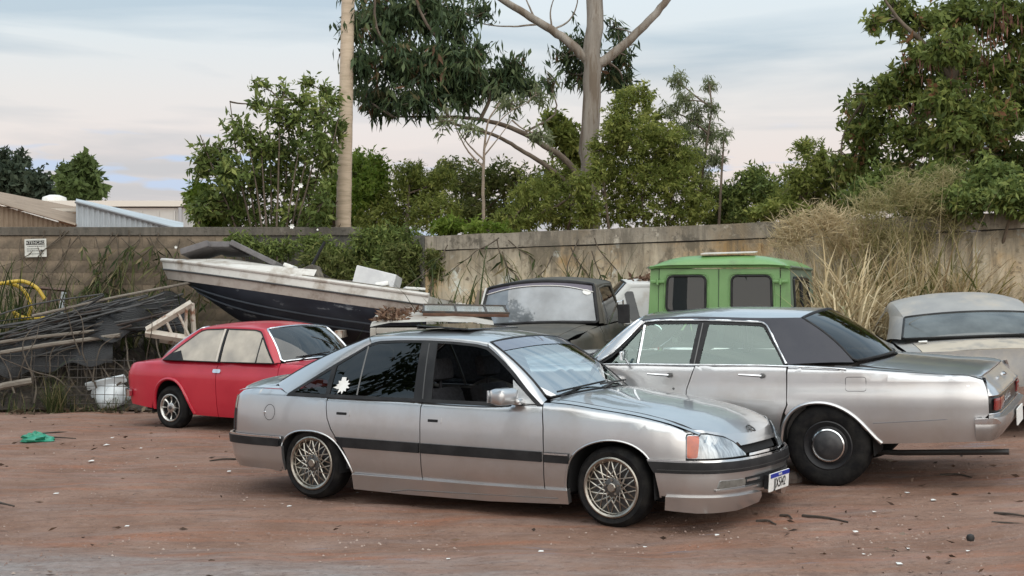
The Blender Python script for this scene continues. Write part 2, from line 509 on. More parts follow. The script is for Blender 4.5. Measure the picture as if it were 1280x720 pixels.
# ------------------------------------------------------------------ ground
def dirt_material():
    m = bpy.data.materials.new('red_dirt'); m.use_nodes = True
    N, L = m.node_tree.nodes, m.node_tree.links
    p = N['Principled BSDF']; p.inputs['Roughness'].default_value = .92; p.inputs['Specular IOR Level'].default_value = .2
    tc = N.new('ShaderNodeTexCoord')
    def noise(scale, detail=5, stretch=(1, 1, 1), rot=0.0, rough=.6, dist=0.0):
        mp = N.new('ShaderNodeMapping'); mp.inputs['Scale'].default_value = stretch; mp.inputs['Rotation'].default_value = (0, 0, rot)
        L.new(tc.outputs['Object'], mp.inputs[0])
        n = N.new('ShaderNodeTexNoise'); n.inputs['Scale'].default_value = scale; n.inputs['Detail'].default_value = detail
        n.inputs['Roughness'].default_value = rough; n.inputs['Distortion'].default_value = dist
        L.new(mp.outputs[0], n.inputs['Vector']); return n.outputs[0]
    def ramp(src, lo, hi, a=(0, 0, 0), b=(1, 1, 1)):
        r = N.new('ShaderNodeValToRGB'); r.color_ramp.elements[0].position = lo; r.color_ramp.elements[0].color = (*a, 1)
        r.color_ramp.elements[1].position = hi; r.color_ramp.elements[1].color = (*b, 1); L.new(src, r.inputs[0]); return r.outputs[0]
    def mix(f, a, b, blend='MIX'):
        x = N.new('ShaderNodeMix'); x.data_type = 'RGBA'; x.blend_type = blend
        if isinstance(f, float): x.inputs['Factor'].default_value = f
        else: L.new(f, x.inputs['Factor'])
        for s, v in ((6, a), (7, b)):
            if isinstance(v, tuple): x.inputs[s].default_value = (*v, 1)
            else: L.new(v, x.inputs[s])
        return x.outputs[2]
    def math_(op, a, b):
        x = N.new('ShaderNodeMath'); x.operation = op
        for s, v in ((0, a), (1, b)):
            if isinstance(v, (int, float)): x.inputs[s].default_value = v
            else: L.new(v, x.inputs[s])
        return x.outputs[0]
    base = ramp(noise(1.1, 6), .35, .68, (.205, .118, .084), (.298, .192, .148))
    streak = ramp(noise(.55, 5, (1.0, 6.5, 1), -.10, .55, .4), .50, .66)
    base = mix(math_('MULTIPLY', streak, .55), base, (.330, .135, .075))
    grey = ramp(noise(.8, 4, (1.0, 4.5, 1), -.08), .50, .70)
    base = mix(math_('MULTIPLY', grey, .32), base, (.285, .250, .245))
    # worn grey paving showing at the near left
    sep = N.new('ShaderNodeSeparateXYZ'); L.new(tc.outputs['Object'], sep.inputs[0])
    edge = math_('ADD', math_('MULTIPLY', sep.outputs[0], .22), sep.outputs[1])
    edge = math_('ADD', edge, math_('MULTIPLY', noise(1.4, 5, (1, 3, 1)), 2.0))
    pav = ramp(edge, 0.0, 1.0)
    mr = N.new('ShaderNodeMapRange'); mr.inputs['From Min'].default_value = 9.6; mr.inputs['From Max'].default_value = 8.5
    L.new(edge, mr.inputs['Value'])
    pcol = ramp(noise(14, 5), .35, .7, (.255, .235, .230), (.36, .335, .325))
    base = mix(math_('MULTIPLY', mr.outputs[0], .85), base, pcol)
    # grit
    sp = ramp(noise(24, 6, rough=.75), .56, .68)
    base = mix(math_('MULTIPLY', sp, .5), base, (.38, .29, .24))
    sd = ramp(noise(18, 6, rot=1.0, rough=.75), .55, .68)
    base = mix(math_('MULTIPLY', sd, .6), base, (.085, .052, .042))
    dk = ramp(noise(2.6, 5, (1, 2.2, 1), .3), .56, .72)
    base = mix(math_('MULTIPLY', dk, .5), base, (.125, .078, .064))
    st2 = ramp(noise(2.6, 7, (1, 2.4, 1), -.12, .75), .53, .66)
    base = mix(math_('MULTIPLY', st2, .55), base, (.150, .095, .078))
    st3 = ramp(noise(3.4, 7, (1, 2.0, 1), -.05, .75), .57, .70)
    base = mix(math_('MULTIPLY', st3, .45), base, (.36, .27, .23))
    bl = ramp(noise(1.2, 3, (1.0, 5.0, 1), .05), .66, .72)
    base = mix(math_('MULTIPLY', bl, .5), base, (.20, .195, .23))
    L.new(base, p.inputs['Base Color'])
    b1 = N.new('ShaderNodeBump'); b1.inputs['Strength'].default_value = .9; b1.inputs['Distance'].default_value = .03
    hsum = math_('ADD', noise(9, 6, rough=.7), math_('MULTIPLY', noise(24, 6, rough=.75), .9))
    hsum = math_('ADD', hsum, math_('MULTIPLY', noise(2.0, 6, (1, 3, 1), -.1), .9))
    L.new(hsum, b1.inputs['Height']); L.new(b1.outputs[0], p.inputs['Normal'])
    return m

def build_ground():
    xs = np.concatenate([[-400, -200, -100, -60, -35, -22], np.arange(-14, 14.01, .11), [20, 30, 50, 90, 180, 400]])
    ys = np.concatenate([[-400, -150, -60, -30, -12, -4, 0, 2, 3.5], np.arange(4.5, 24, .11), [26, 30, 40, 60, 100, 200, 500]])
    X, Y = np.meshgrid(xs, ys)
    Z = gz(X, Y)
    r = np.random.default_rng(3)
    for k in range(60):
        lx = 10 ** r.uniform(-.65, .45); a = r.uniform(0, math.pi) if k % 2 else r.normal(1.5, .25)
        amp = .0020 * lx ** .8
        Z = Z + amp * np.sin((math.cos(a) * X + math.sin(a) * Y) / lx * 2 * math.pi + r.uniform(0, 6.28))
    # shallow wheel ruts running across the yard
    for y0, w, d, sl in ((9.0, .22, .012, -.06), (8.0, .3, .010, -.07), (12.9, .4, .010, .02)):
        Z = Z - d * np.exp(-((Y - y0 - sl * X) / w) ** 2)
    fade = np.clip((26 - Y) / 2, 0, 1) * np.clip((14 - np.abs(X)) / 2, 0, 1)
    Z = gz(X, Y) + (Z - gz(X, Y)) * fade
    n, m_ = X.shape
    V = np.stack([X, Y, Z], -1).reshape(-1, 3)
    i, j = np.meshgrid(np.arange(n - 1), np.arange(m_ - 1), indexing='ij')
    a = (i * m_ + j).ravel()
    F = np.stack([a, a + 1, a + m_ + 1, a + m_], 1)
    me = bpy.data.meshes.new('ground')
    me.from_pydata(V.tolist(), [], F.tolist()); me.materials.append(dirt_material()); me.shade_smooth()
    tag(link('ground', me), kind='structure')
build_ground()

# ------------------------------------------------------------------ walls
def wall_mat(name, base, pale, mould, warm, mould_z, top_z):
    m = bpy.data.materials.new(name); m.use_nodes = True
    N, L = m.node_tree.nodes, m.node_tree.links
    p = N['Principled BSDF']; p.inputs['Roughness'].default_value = .9
    tc = N.new('ShaderNodeTexCoord')
    def noise(scale, st=(1, 1, 1), d=6):
        mp = N.new('ShaderNodeMapping'); mp.inputs['Scale'].default_value = st; L.new(tc.outputs['Object'], mp.inputs[0])
        n = N.new('ShaderNodeTexNoise'); n.inputs['Scale'].default_value = scale; n.inputs['Detail'].default_value = d; n.inputs['Roughness'].default_value = .68
        L.new(mp.outputs[0], n.inputs['Vector']); return n.outputs[0]
    def ramp(s, lo, hi, a=(0, 0, 0), b=(1, 1, 1)):
        r = N.new('ShaderNodeValToRGB'); r.color_ramp.elements[0].position = lo; r.color_ramp.elements[0].color = (*a, 1)
        r.color_ramp.elements[1].position = hi; r.color_ramp.elements[1].color = (*b, 1); L.new(s, r.inputs[0]); return r.outputs[0]
    def mix(f, a, b):
        x = N.new('ShaderNodeMix'); x.data_type = 'RGBA'; L.new(f, x.inputs['Factor'])
        for s, v in ((6, a), (7, b)):
            if isinstance(v, tuple): x.inputs[s].default_value = (*v, 1)
            else: L.new(v, x.inputs[s])
        return x.outputs[2]
    c = ramp(noise(.9), .38, .62, base, pale)
    c = mix(ramp(noise(.45), .50, .62), c, warm)
    c = mix(ramp(noise(3.0, (3, 3, .35)), .48, .70), c, tuple(.5 * x for x in base))
    c = mix(ramp(noise(1.3, (2, 2, .6)), .55, .64), c, tuple(.55 * x for x in base))
    c = mix(ramp(noise(2.4), .60, .66), c, tuple(min(.7, 1.25 * x) for x in pale))
    # black mould creeping down from the coping in uneven tongues
    sep = N.new('ShaderNodeSeparateXYZ'); L.new(tc.outputs['Object'], sep.inputs[0])
    ad = N.new('ShaderNodeMath'); ad.operation = 'MULTIPLY_ADD'; L.new(noise(2.2, (2.2, 2.2, .5)), ad.inputs[0]); ad.inputs[1].default_value = 1.3; L.new(sep.outputs[2], ad.inputs[2])
    mr = N.new('ShaderNodeMapRange'); mr.inputs['From Min'].default_value = mould_z + .55; mr.inputs['From Max'].default_value = top_z + .75
    L.new(ad.outputs[0], mr.inputs['Value'])
    c = mix(mr.outputs[0], c, mould)
    c = mix(ramp(noise(9.0), .56, .66), c, tuple(.4 * x for x in base))
    c = mix(ramp(noise(1.9, (1, 1, .7)), .57, .63), c, tuple(.30 * x for x in base))
    L.new(c, p.inputs['Base Color'])
    b = N.new('ShaderNodeBump'); b.inputs['Strength'].default_value = .5; b.inputs['Distance'].default_value = .02
    L.new(noise(16), b.inputs['Height']); L.new(b.outputs[0], p.inputs['Normal'])
    return m

def build_walls():
    # right-hand plastered wall, running from the yard's back corner towards the camera on the right
    A = np.array([-1.35, 21.2]); Bp = np.array([12.0, 16.4])
    d = Bp - A; Ln = float(np.linalg.norm(d)); d /= Ln; nrm = np.array([d[1], -d[0]])
    if nrm[1] > 0: nrm = -nrm
    zt = lambda s: 2.565 + .205 * s / 8.6
    plaster = wall_mat('weathered_plaster', (.48, .39, .27), (.72, .64, .50), (.05, .046, .038), (.60, .37, .15), 1.9, 2.70)
    root = thing('plaster_wall', 'weathered plastered yard wall behind the green truck, streaked with black mould', 'wall')
    def slab(name, z0f, z1f, off, th, mat, seg=.45):
        ss = np.arange(0, Ln + seg, seg); V = []; r = np.random.default_rng(5)
        for s in ss:
            b = A + d * s
            for o in (off, -th):
                q = b + nrm * o
                V += [(q[0], q[1], z0f(s)), (q[0], q[1], z1f(s) + r.normal(0, .008))]
        F = []
        for i in range(len(ss) - 1):
            k = 4 * i
            F += [(k, k + 4, k + 5, k + 1), (k + 2, k + 3, k + 7, k + 6), (k + 1, k + 5, k + 7, k + 3), (k, k + 2, k + 6, k + 4)]
        F += [(0, 1, 3, 2), (4 * (len(ss) - 1), 4 * (len(ss) - 1) + 2, 4 * (len(ss) - 1) + 3, 4 * (len(ss) - 1) + 1)]
        return mk(name, V, F, mat, root, 30)
    slab('wall_face', lambda s: -.1, lambda s: zt(s) - .24, 0, .16, plaster)
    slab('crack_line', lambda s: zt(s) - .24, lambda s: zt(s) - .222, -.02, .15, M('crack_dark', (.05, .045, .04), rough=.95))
    slab('coping', lambda s: zt(s) - .222, lambda s: zt(s), .015, .175, wall_mat('coping_plaster', (.36, .31, .24), (.50, .45, .37), (.055, .05, .043), (.30, .23, .15), 2.1, 3.3))
    for s in (2.45, 5.1, 8.2):      # cast piers standing a little proud
        b = A + d * s + nrm * .012
        MB().box((b[0], b[1], .5 * (zt(s) - .25) - .05), (.24, .06, zt(s) - .25), rotm(0, 0, math.atan2(d[1], d[0])), .01).build('pier', plaster, root)
    # left-hand wall: concrete blocks, most of it behind the scrap and shrubs
    root = thing('block_wall', 'brown concrete block wall behind the scrap heap, with a white warning sign', 'wall')
    y0 = 22.5; top = 2.77
    mort = M('mortar', (.235, .183, .132), (.17, .133, .10), rough=.95, scale=3)
    blk = [M('block_%d' % k, c, tuple(.62 * v for v in c), rough=.95, scale=5, c3=(.085, .072, .056), scale3=.7, lo3=.44, hi3=.68, bump=.4, bscale=30) for k, c in enumerate(((.265, .205, .147), (.270, .209, .150), (.260, .201, .144)))]
    MB().box((-7.3, y0 + .10, 1.25), (9.6, .14, 2.96)).build('wall_core', mort, root)
    r = random.Random(2)
    meshes = []
    for k in range(3):
        o = MB().box((0, 0, 0), (.3965, .06, .1965), None, .001); b = o.build('block', blk[k], None, 0); meshes.append(b.data); bpy.data.objects.remove(b)
    for row in range(13):
        for c in range(18):
            x = -10.3 + c * .40 + (.2 if row % 2 else 0); z = top - .25 - row * .20
            if x > -4.2 or x < -9.4: continue
            o = link('block', meshes[r.randrange(3)], root); o.location = (x, y0 + r.uniform(.0, .003), z); o.rotation_euler = (0, r.uniform(-.003, .003), r.uniform(-.004, .004))
    MB().box((-7.3, y0 + .06, top - .07), (9.6, .24, .14), None, .012).build('coping', wall_mat('dark_coping', (.16, .14, .115), (.22, .19, .16), (.05, .048, .04), (.15, .12, .09), 2.2, 3.2), root)
    MB().box((-3.35, y0 + .02, 1.30), (2.4, .10, 2.66), None, .01).build('rendered_bay', wall_mat('dim_render', (.16, .145, .125), (.22, .20, .17), (.05, .048, .042), (.15, .12, .09), 1.6, 2.8), root)
    # return wall closing the corner between the two
    tag(MB().box((-1.75, 21.86, 1.22), (1.5, .14, 2.72), rotm(0, 0, -.95), .01).build('corner_wall', wall_mat('corner_render', (.24, .22, .19), (.32, .30, .27), (.06, .058, .05), (.20, .17, .13), 1.8, 2.8), None), 'short grey wall piece in the yard corner behind the boat stern', 'wall')
    # warning sign
    sx, sz = (44.5 - 640) / FPX * 22.4, EYE - (310 - VH) / FPX * 22.4
    s = thing('warning_sign', 'white ATENÇÃO warning sign on the block wall', 'sign', (sx, 22.40, sz), 0)
    s.rotation_euler = (0, R(-1.5), 0)
    MB().box((0, 0, 0), (.36, .012, .30), None, .004).build('sign_board', M('sign_white', (.62, .62, .58), (.50, .50, .46), rough=.6, scale=8), s)
    MB().box((0, -.0085, .088), (.30, .004, .068)).build('header_bar', print_black, s)
    mt = Matrix.Translation((0, -.0115, .086)) @ Matrix(((1, 0, 0, 0), (0, 0, -1, 0), (0, 1, 0, 0), (0, 0, 0, 1)))
    text_mesh('header_lettering', 'ATENÇÃO', .066, M('sign_white', (.6, .6, .6)), s, mt, .0008)
    rr = random.Random(1)
    for z, x0, x1 in ((.028, -.13, .14), (-.012, -.14, .06), (-.046, -.14, .04), (-.096, -.11, .13)):
        x = x0; t = MB()
        while x < x1:
            w = rr.uniform(.012, .034); t.box((x + w / 2, -.0075, z), (w, .002, .012)); x += w + .007
        t.build('text_line', M('sign_ink', (.10, .10, .10), rough=.7), s)
    MB().tube([(.085, -.008, -.045), (.14, -.008, -.045)], [.02, .012], 6).build('sign_symbol', print_black, s)
build_walls()

# ------------------------------------------------------------------ sheds and warehouse beyond the wall
def corrugated(name, P00, P10, P01, P11, pitch, amp, mat, parent, cols=None):
    """sheet of corrugated iron spanning four corners; the waves run along the 00->10 edge"""
    P00, P10, P01, P11 = map(np.array, (P00, P10, P01, P11))
    n = int(np.linalg.norm(P10 - P00) / pitch) * 6 + 1
    nr = np.cross(P10 - P00, P01 - P00); nr = nr / np.linalg.norm(nr)
    V = []
    for i in range(n):
        t = i / (n - 1); w = amp * math.sin(2 * math.pi * i / 6)
        for s in (0, 1):
            p = (P00 * (1 - t) + P10 * t) * (1 - s) + (P01 * (1 - t) + P11 * t) * s
            V.append(p + nr * w)
    F = [(2 * i, 2 * i + 2, 2 * i + 3, 2 * i + 1) for i in range(n - 1)]
    return mk(name, V, F, mat, parent, 80)

def build_sheds():
    Y = 31.0
    p = lambda u, v, y=Y: PX(u, v, y)
    brown = M('rusty_sheet', (.30, .235, .17), (.22, .165, .115), rough=.8, scale=1.5)
    blue = M('galvanised_sheet', (.40, .44, .47), (.33, .36, .38), rough=.55, scale=1.2, metal=.1)
    s = thing('timber_shed', 'low shed with a brown corrugated gable and pale eaves beyond the block wall', 'shed')
    corrugated('gable_cladding', p(-90, 305), p(93, 305), p(-90, 231), p(93, 283.5), .11, .018, brown, s)
    corrugated('roof_sheet', p(-90, 229, Y - .3), p(-90, 223, Y + 5), p(93, 281, Y - .3), p(150, 270, Y + 5), .2, .02, M('old_roof', (.26, .20, .15), (.2, .15, .11), rough=.8, scale=2), s)
    MB().box((p(40, 255.5)[0], Y + 2.4, p(40, 254.5)[2]), (2.35, .10, .075), rotm(0, .01, 0)).build('fascia_board', M('pale_board', (.52, .47, .41), rough=.7), s)
    MB().box((p(62, 270)[0], Y + 2.6, p(60, 271)[2]), (1.3, .08, .50)).build('end_panel', M('orange_panel', (.52, .34, .20), (.45, .28, .17), rough=.7, scale=2), s)
    MB().box((p(30, 300)[0], Y + 3, .9), (3.9, 3.0, 1.9)).build('shed_wall', M('shed_wall', (.3, .27, .23), rough=.9), s)
    s = thing('steel_shed', 'shed clad in blue-grey corrugated steel with a sloping top beside the brown gable', 'shed')
    corrugated('wall_cladding', p(95, 310), p(228, 310), p(95, 253.5), p(228, 289), .12, .02, blue, s)
    corrugated('roof_sheet', p(95, 252.5, Y - .1), p(95, 249, Y + 4), p(229, 288, Y - .1), p(229, 279, Y + 4), .2, .02, blue, s)
    MB().tube([p(94, 252.5, Y - .05), p(229, 288.2, Y - .05)], .035, 6).build('edge_flashing', M('flashing', (.22, .24, .26), rough=.5), s)
    MB().box((p(160, 300)[0], Y + 2.2, .8), (2.2, 3.5, 1.6)).build('shed_wall', M('shed_wall', (.3, .27, .23)), s)
    Y2 = 62.0
    s = thing('warehouse', 'long off-white warehouse with a flat parapet in the far left background', 'building')
    x0, x1 = p(-60, 0, Y2)[0], p(229, 0, Y2)[0]; z1 = p(0, 251.5, Y2)[2]
    wm = M('offwhite_cladding', (.56, .55, .52), (.50, .49, .47), rough=.7, scale=.6)
    MB().box(((x0 + x1) / 2, Y2 + 6, z1 / 2 - .15), (x1 - x0, 12, z1 - .3)).build('wall', wm, s)
    MB().box(((x0 + x1) / 2, Y2 + 5.9, z1 - .12), (x1 - x0 + .3, 12.3, .26)).build('parapet', M('parapet_cream', (.62, .58, .52), rough=.7), s)
    for k in range(14):
        x = x0 + (x1 - x0) * (k + .5) / 14
        MB().box((x, Y2 - .04, z1 / 2 - .2), (.06, .06, z1 - .5)).build('cladding_rib', wm, s)
    MB().tube([(x1 - .1, Y2 - .15, 0), (x1 - .1, Y2 - .15, z1 - .3)], .09, 8).build('downpipe', M('pipe_grey', (.35, .35, .36), rough=.6), s)
    tk = thing('water_tank', 'pale round water tank on the far roof below the left trees', 'tank', tuple(p(68, 248, 66)))
    MB().lathe([(.45, -1.2), (.62, -.3), (.55, .05), (.25, .16), (0, .18)], 18, axis='z').build('tank_body', white_paint, tk)
build_sheds()

# ------------------------------------------------------------------ pole
def build_pole():
    Y = 24.0
    b, t = PX(425, 320, Y), PX(438, -140, Y)
    b[2] = 0.0; b = b + (b - PX(425, 320, Y)) * 0
    s = thing('utility_pole', 'pale ringed concrete pole rising behind the flowering shrub', 'pole', tuple(b))
    n = 60; pts = []; rr = []
    for k in range(n):
        f = k / (n - 1); q = b * (1 - f) + t * f - b
        pts.append(q); rr.append((.150 - .045 * f) * (1 + .022 * math.sin(k * 2.4)))
    MB().tube(pts, rr, 14).build('shaft', M('pole_concrete', (.54, .43, .32), (.46, .36, .26), rough=.85, scale=3, stretch=(1, 1, 7), c3=(.34, .27, .19), scale3=2.5, lo3=.5, hi3=.7), s)
    w = MB()
    for k in range(3):
        a = k * 2.1; w.tube([(.13 * math.cos(a + f * 9), .13 * math.sin(a + f * 9), 2.2 + f * 2.2) for f in np.linspace(0, .5, 16)], .008, 4)
    w.build('creeper_stem', M('twig_brown', (.07, .05, .035), rough=.9), s)
build_pole()
# ------------------------------------------------------------------ car kit
class Body:
    """lower body of a car: a plan curve swept through height with an inset profile"""
    def __init__(s, plan, dside, dfront, drear, zsh, r=0.05, x0=0.0):
        P = smooth_path(plan, 600)
        d = np.r_[0, np.cumsum(np.linalg.norm(np.diff(P, axis=0), axis=1))]
        i0 = np.argmin(abs(P[:, 0] - x0) + (P[:, 1] < 0.4) * 9)
        s.s = d - d[i0] + P[i0, 0]
        s.P = P
        T = np.gradient(P, axis=0); T /= np.linalg.norm(T, axis=1)[:, None]
        s.N = np.stack([-T[:, 1], T[:, 0]], 1)
        if s.N[i0, 1] < 0: s.N = -s.N
        s.N[0] = (-1, 0); s.N[-1] = (1, 0)
        s.smin, s.smax = s.s[0], s.s[-1]
        s.ds, s.df, s.dr, s.zsh, s.r = C1(dside), C1(dfront), C1(drear), C1(zsh), r
    def sx(s, x, front=None):
        """arc parameter of the side point at length x"""
        ok = s.P[:, 1] > 0.35 * s.P[:, 1].max()
        return float(np.interp(x, s.P[ok, 0], s.s[ok]))
    def sy(s, y, front=True):
        h = len(s.P) // 2
        if front: return float(np.interp(-y, -s.P[h:, 1], s.s[h:]))
        return float(np.interp(y, s.P[:h, 1], s.s[:h]))
    def m(s, a, z, off=0.0):
        a = np.asarray(a, float); z = np.asarray(z, float)
        sg = np.where((a > s.smax) | (a < s.smin), -1.0, 1.0)
        a = np.where(a > s.smax, 2 * s.smax - a, a); a = np.where(a < s.smin, 2 * s.smin - a, a)
        x = np.interp(a, s.s, s.P[:, 0]); y = np.interp(a, s.s, s.P[:, 1])
        nx = np.interp(a, s.s, s.N[:, 0]); ny = np.interp(a, s.s, s.N[:, 1])
        kf = np.clip(nx, 0, 1) ** 2; kr = np.clip(-nx, 0, 1) ** 2; ks = 1 - kf - kr
        d = ks * s.ds(z) + kf * s.df(z) + kr * s.dr(z)
        q = np.clip((s.r - (s.zsh(x) - z)) / s.r, 0, 0.999)
        d = d + s.r * (1 - np.sqrt(1 - q * q)) * (0.25 + .75 * ks) - off
        return np.stack([x - nx * d, (y - ny * d) * sg, z], -1)
    def off(s, o): return lambda a, z: s.m(a, z, o)
    def w(s, x):
        """half width at the shoulder"""
        sx = np.interp(np.asarray(x, float), s.P[(s.P[:, 1] > .6 * s.P[:, 1].max()), 0], s.s[(s.P[:, 1] > .6 * s.P[:, 1].max())])
        return s.m(sx, s.zsh(x))[..., 1]
    def top(s, zc, pw=2.3):
        zcf = C1(zc)
        def T(x, y):
            x = np.asarray(x, float); y = np.asarray(y, float)
            t = np.clip(np.abs(y) / s.w(x), 0, 1.15)
            zs = s.zsh(x)
            return np.stack([x, y, zs + (zcf(x) - zs) * (1 - t ** pw)], -1)
        return T

class Cabin:
    """glasshouse: side surface between belt and roof rail, roof cap, windscreen and rear window"""
    def __init__(s, zb, yb, zr, yr, zc, ws, rw, bulge=0.012):
        s.zb, s.yb, s.zr, s.yr, s.zc, s.ws, s.rw, s.bl = C1(zb), C1(yb), C1(zr), C1(yr), C1(zc), ws, rw, bulge
    def side(s, off=0.0):
        def G(x, z):
            x = np.asarray(x, float); z = np.asarray(z, float)
            t = (z - s.zb(x)) / (s.zr(x) - s.zb(x))
            y = s.yb(x) + (s.yr(x) - s.yb(x)) * t + s.bl * 4 * t * (1 - t) + off
            return np.stack([x, y, z], -1)
        return G
    def roof(s, off=0.0):
        def Rf(x, y):
            x = np.asarray(x, float); y = np.asarray(y, float)
            t = np.clip(np.abs(y) / s.yr(x), 0, 1.1)
            return np.stack([x, y, s.zr(x) + (s.zc(x) - s.zr(x)) * (1 - t ** 2.6) + off], -1)
        return Rf
    def screen(s, q, off=0.0):
        """q: xb, xbe (centre and edge at the bottom), yb, zb, zbe, xt, xte, yt, zt, zte"""
        def Wm(u, v):
            u = np.asarray(u, float); v = np.asarray(v, float); k = u * u
            xb = q['xb'] + (q['xbe'] - q['xb']) * k; xt = q['xt'] + (q['xte'] - q['xt']) * k
            zb = q['zb'] + (q['zbe'] - q['zb']) * k; zt = q['zt'] + (q['zte'] - q['zt']) * k
            y = u * (q['yb'] + (q['yt'] - q['yb']) * v)
            bul = q.get('bulge', 0.02) * 4 * v * (1 - v)
            sg = 1 if q['xb'] > q['xt'] else -1
            return np.stack([xb + (xt - xb) * v + sg * (bul * .7 + off * .7), y, zb + (zt - zb) * v + bul * .7 + off * .7], -1)
        return Wm

def wheel(root, x, y, r, w, rim, style, z=None, steer=0.0):
    e = bpy.data.objects.new('wheel', None); e.empty_display_size = .1; col.objects.link(e); e.parent = root
    e.location = (x, y, r if z is None else z)
    e.rotation_euler = (0, 0, (math.pi if y > 0 else 0.0) + steer)
    h = w / 2
    t = MB().lathe([(rim - .004, -h + .02), (rim + .004, -h + .004), (rim + .016, -h - .002), (rim + (r - rim) * .5, -h - .010), (r - .032, -h + .002), (r - .012, -h + .02), (r - .003, -h + .038), (r, -h + .055),
                    (r, h - .055), (r - .012, h - .02), (r - .04, h), (rim, h - .01)], 56)
    t.build('tyre', rubber, e, 35)
    if style == 'mesh':
        m = MB().lathe([(rim + .002, -h + .012), (rim + .004, -h - .004), (rim - .006, -h - .008), (rim - .020, -h - .001), (rim - .026, -h + .022), (rim - .030, -h + .024), (rim - .026, h - .02)], 56)
        m.build('rim', alu, e, 35)
        d = MB(); n = 15; ro, ri = rim - .026, .062
        for k in range(n):
            for sg in (-1, 1):
                a0 = 2 * math.pi * k / n; a1 = a0 + sg * 2 * math.pi / n * 1.9
                p = []
                for q in range(4):
                    f = q / 3; rr = ri + (ro - ri) * f
                    # straight chord between hub point and rim point, gently dished
                    px = (1 - f) * ri * math.cos(a0) + f * ro * math.cos(a1); pz = (1 - f) * ri * math.sin(a0) + f * ro * math.sin(a1)
                    p.append((px, -h + .030 - .012 * math.sin(f * math.pi), pz))
                d.tube(p, .0062, 5, caps=False)
        d.build('lattice_spokes', alu, e, 60)
        MB().lathe([(rim - .028, -h + .07), (.02, -h + .075), (0.0, -h + .075)], 24).build('brake_disc', dark_alloy, e)
        c = MB().lathe([(.07, -h + .045), (.066, -h + .022), (.05, -h + .016), (0, -h + .016)], 24)
        c.build('hub', dark_alloy, e)
        c = MB().lathe([(.034, -h + .018), (.034, -h + .002), (.028, -h - .003), (0, -h - .003)], 8)
        for k in range(5):
            a = 2 * math.pi * k / 5 + .3; c.lathe([(.009, -h + .02), (.009, -h + .004), (0, -h + .004)], 8, c=(.052 * math.cos(a), 0, .052 * math.sin(a)))
        c.build('cap', alu, e)
    elif style == 'steel':
        MB().lathe([(rim + .003, -h + .006), (rim - .006, -h), (rim - .02, -h + .02), (rim - .045, -h + .045), (.135, -h + .04), (.13, -h + .03)], 48).build('rim', M('black_steel', (0.014, 0.014, 0.016), rough=.5), e)
        MB().lathe([(.136, -h + .035), (.132, -h + .012), (.122, -h + .006), (.116, -h + .012)], 48).build('trim_ring', chrome, e)
        MB().lathe([(.117, -h + .013), (.10, -h + .0), (.07, -h - .008), (.0, -h - .012)], 40).build('hubcap', M('hubcap_grey', (0.035, 0.036, 0.04), (0.06, 0.06, 0.062), rough=.4, metal=.3, scale=12), e)
    elif style == 'slot':
        cast = M('cast_wheel', (0.62, 0.61, 0.58), (0.4, 0.39, 0.37), rough=.3, metal=1.0, scale=30)
        MB().lathe([(rim + .003, -h + .01), (rim + .003, -h - .004), (rim - .006, -h - .006), (rim - .018, -h + .006), (rim - .026, -h + .03), (rim - .03, h - .02)], 48).build('rim', cast, e)
        MB().lathe([(rim - .03, -h + .055), (0, -h + .055)], 32).build('disc_back', dark_void, e)
        d = MB(); n = 8
        for k in range(n):
            a = 2 * math.pi * k / n
            pts = [(math.cos(a) * q, -h + .022 + .01 * math.sin((q - .04) / (rim - .06) * 3.1), math.sin(a) * q) for q in np.linspace(.045, rim - .022, 5)]
            d.tube(pts, [.02, .015, .013, .016, .022], 6, flat=.6)
        d.lathe([(.07, -h + .04), (.062, -h + .012), (.04, -h + .004), (0, -h + .004)], 20)
        d.build('spokes', cast, e, 50)
        MB().lathe([(.026, -h + .006), (.022, -h - .006), (0, -h - .008)], 14).build('cap', dark_alloy, e)
    else:
        MB().lathe([(rim + .003, -h + .006), (rim - .006, -h), (rim - .02, -h + .02), (rim - .06, -h + .05), (.06, -h + .03), (0, -h + .03)], 32).build('rim', M('dull_steel', (0.25, 0.25, 0.24), rough=.5, metal=.6), e)
    return e

def car_root(name, label, cat, pos, yaw, wb, group=None, z=None, normal=None):
    x, y = pos
    n = Vector(gn(x, y) if normal is None else normal).normalized()
    f = Vector((math.cos(yaw), math.sin(yaw), 0)); f = (f - n * f.dot(n)).normalized(); l = n.cross(f)
    Mx = Matrix(((f.x, l.x, n.x, x), (f.y, l.y, n.y, y), (f.z, l.z, n.z, float(gz(x, y)) if z is None else z), (0, 0, 0, 1)))
    return thing(name, label, cat, matrix=Mx, group=group)

def both(fn):
    """run a builder for the two sides of a car"""
    fn(False); fn(True)

def full(half):
    """(x, y>=0) half outline from the rear centre round to the front centre -> whole outline"""
    h = [tuple(p) for p in half]
    return h + [(x, -y) for x, y in h[::-1] if abs(y) > 1e-6]

def tube_on(name, path, mp, r, mat, parent, mir=False, n=6, flat=1.0):
    P = np.array(path, float)
    Q = mp(P[:, 0], P[:, 1])
    if mir: Q = Q * [1, -1, 1]
    return MB().tube(Q, r, n, flat=flat).build(name, mat, parent, 60)

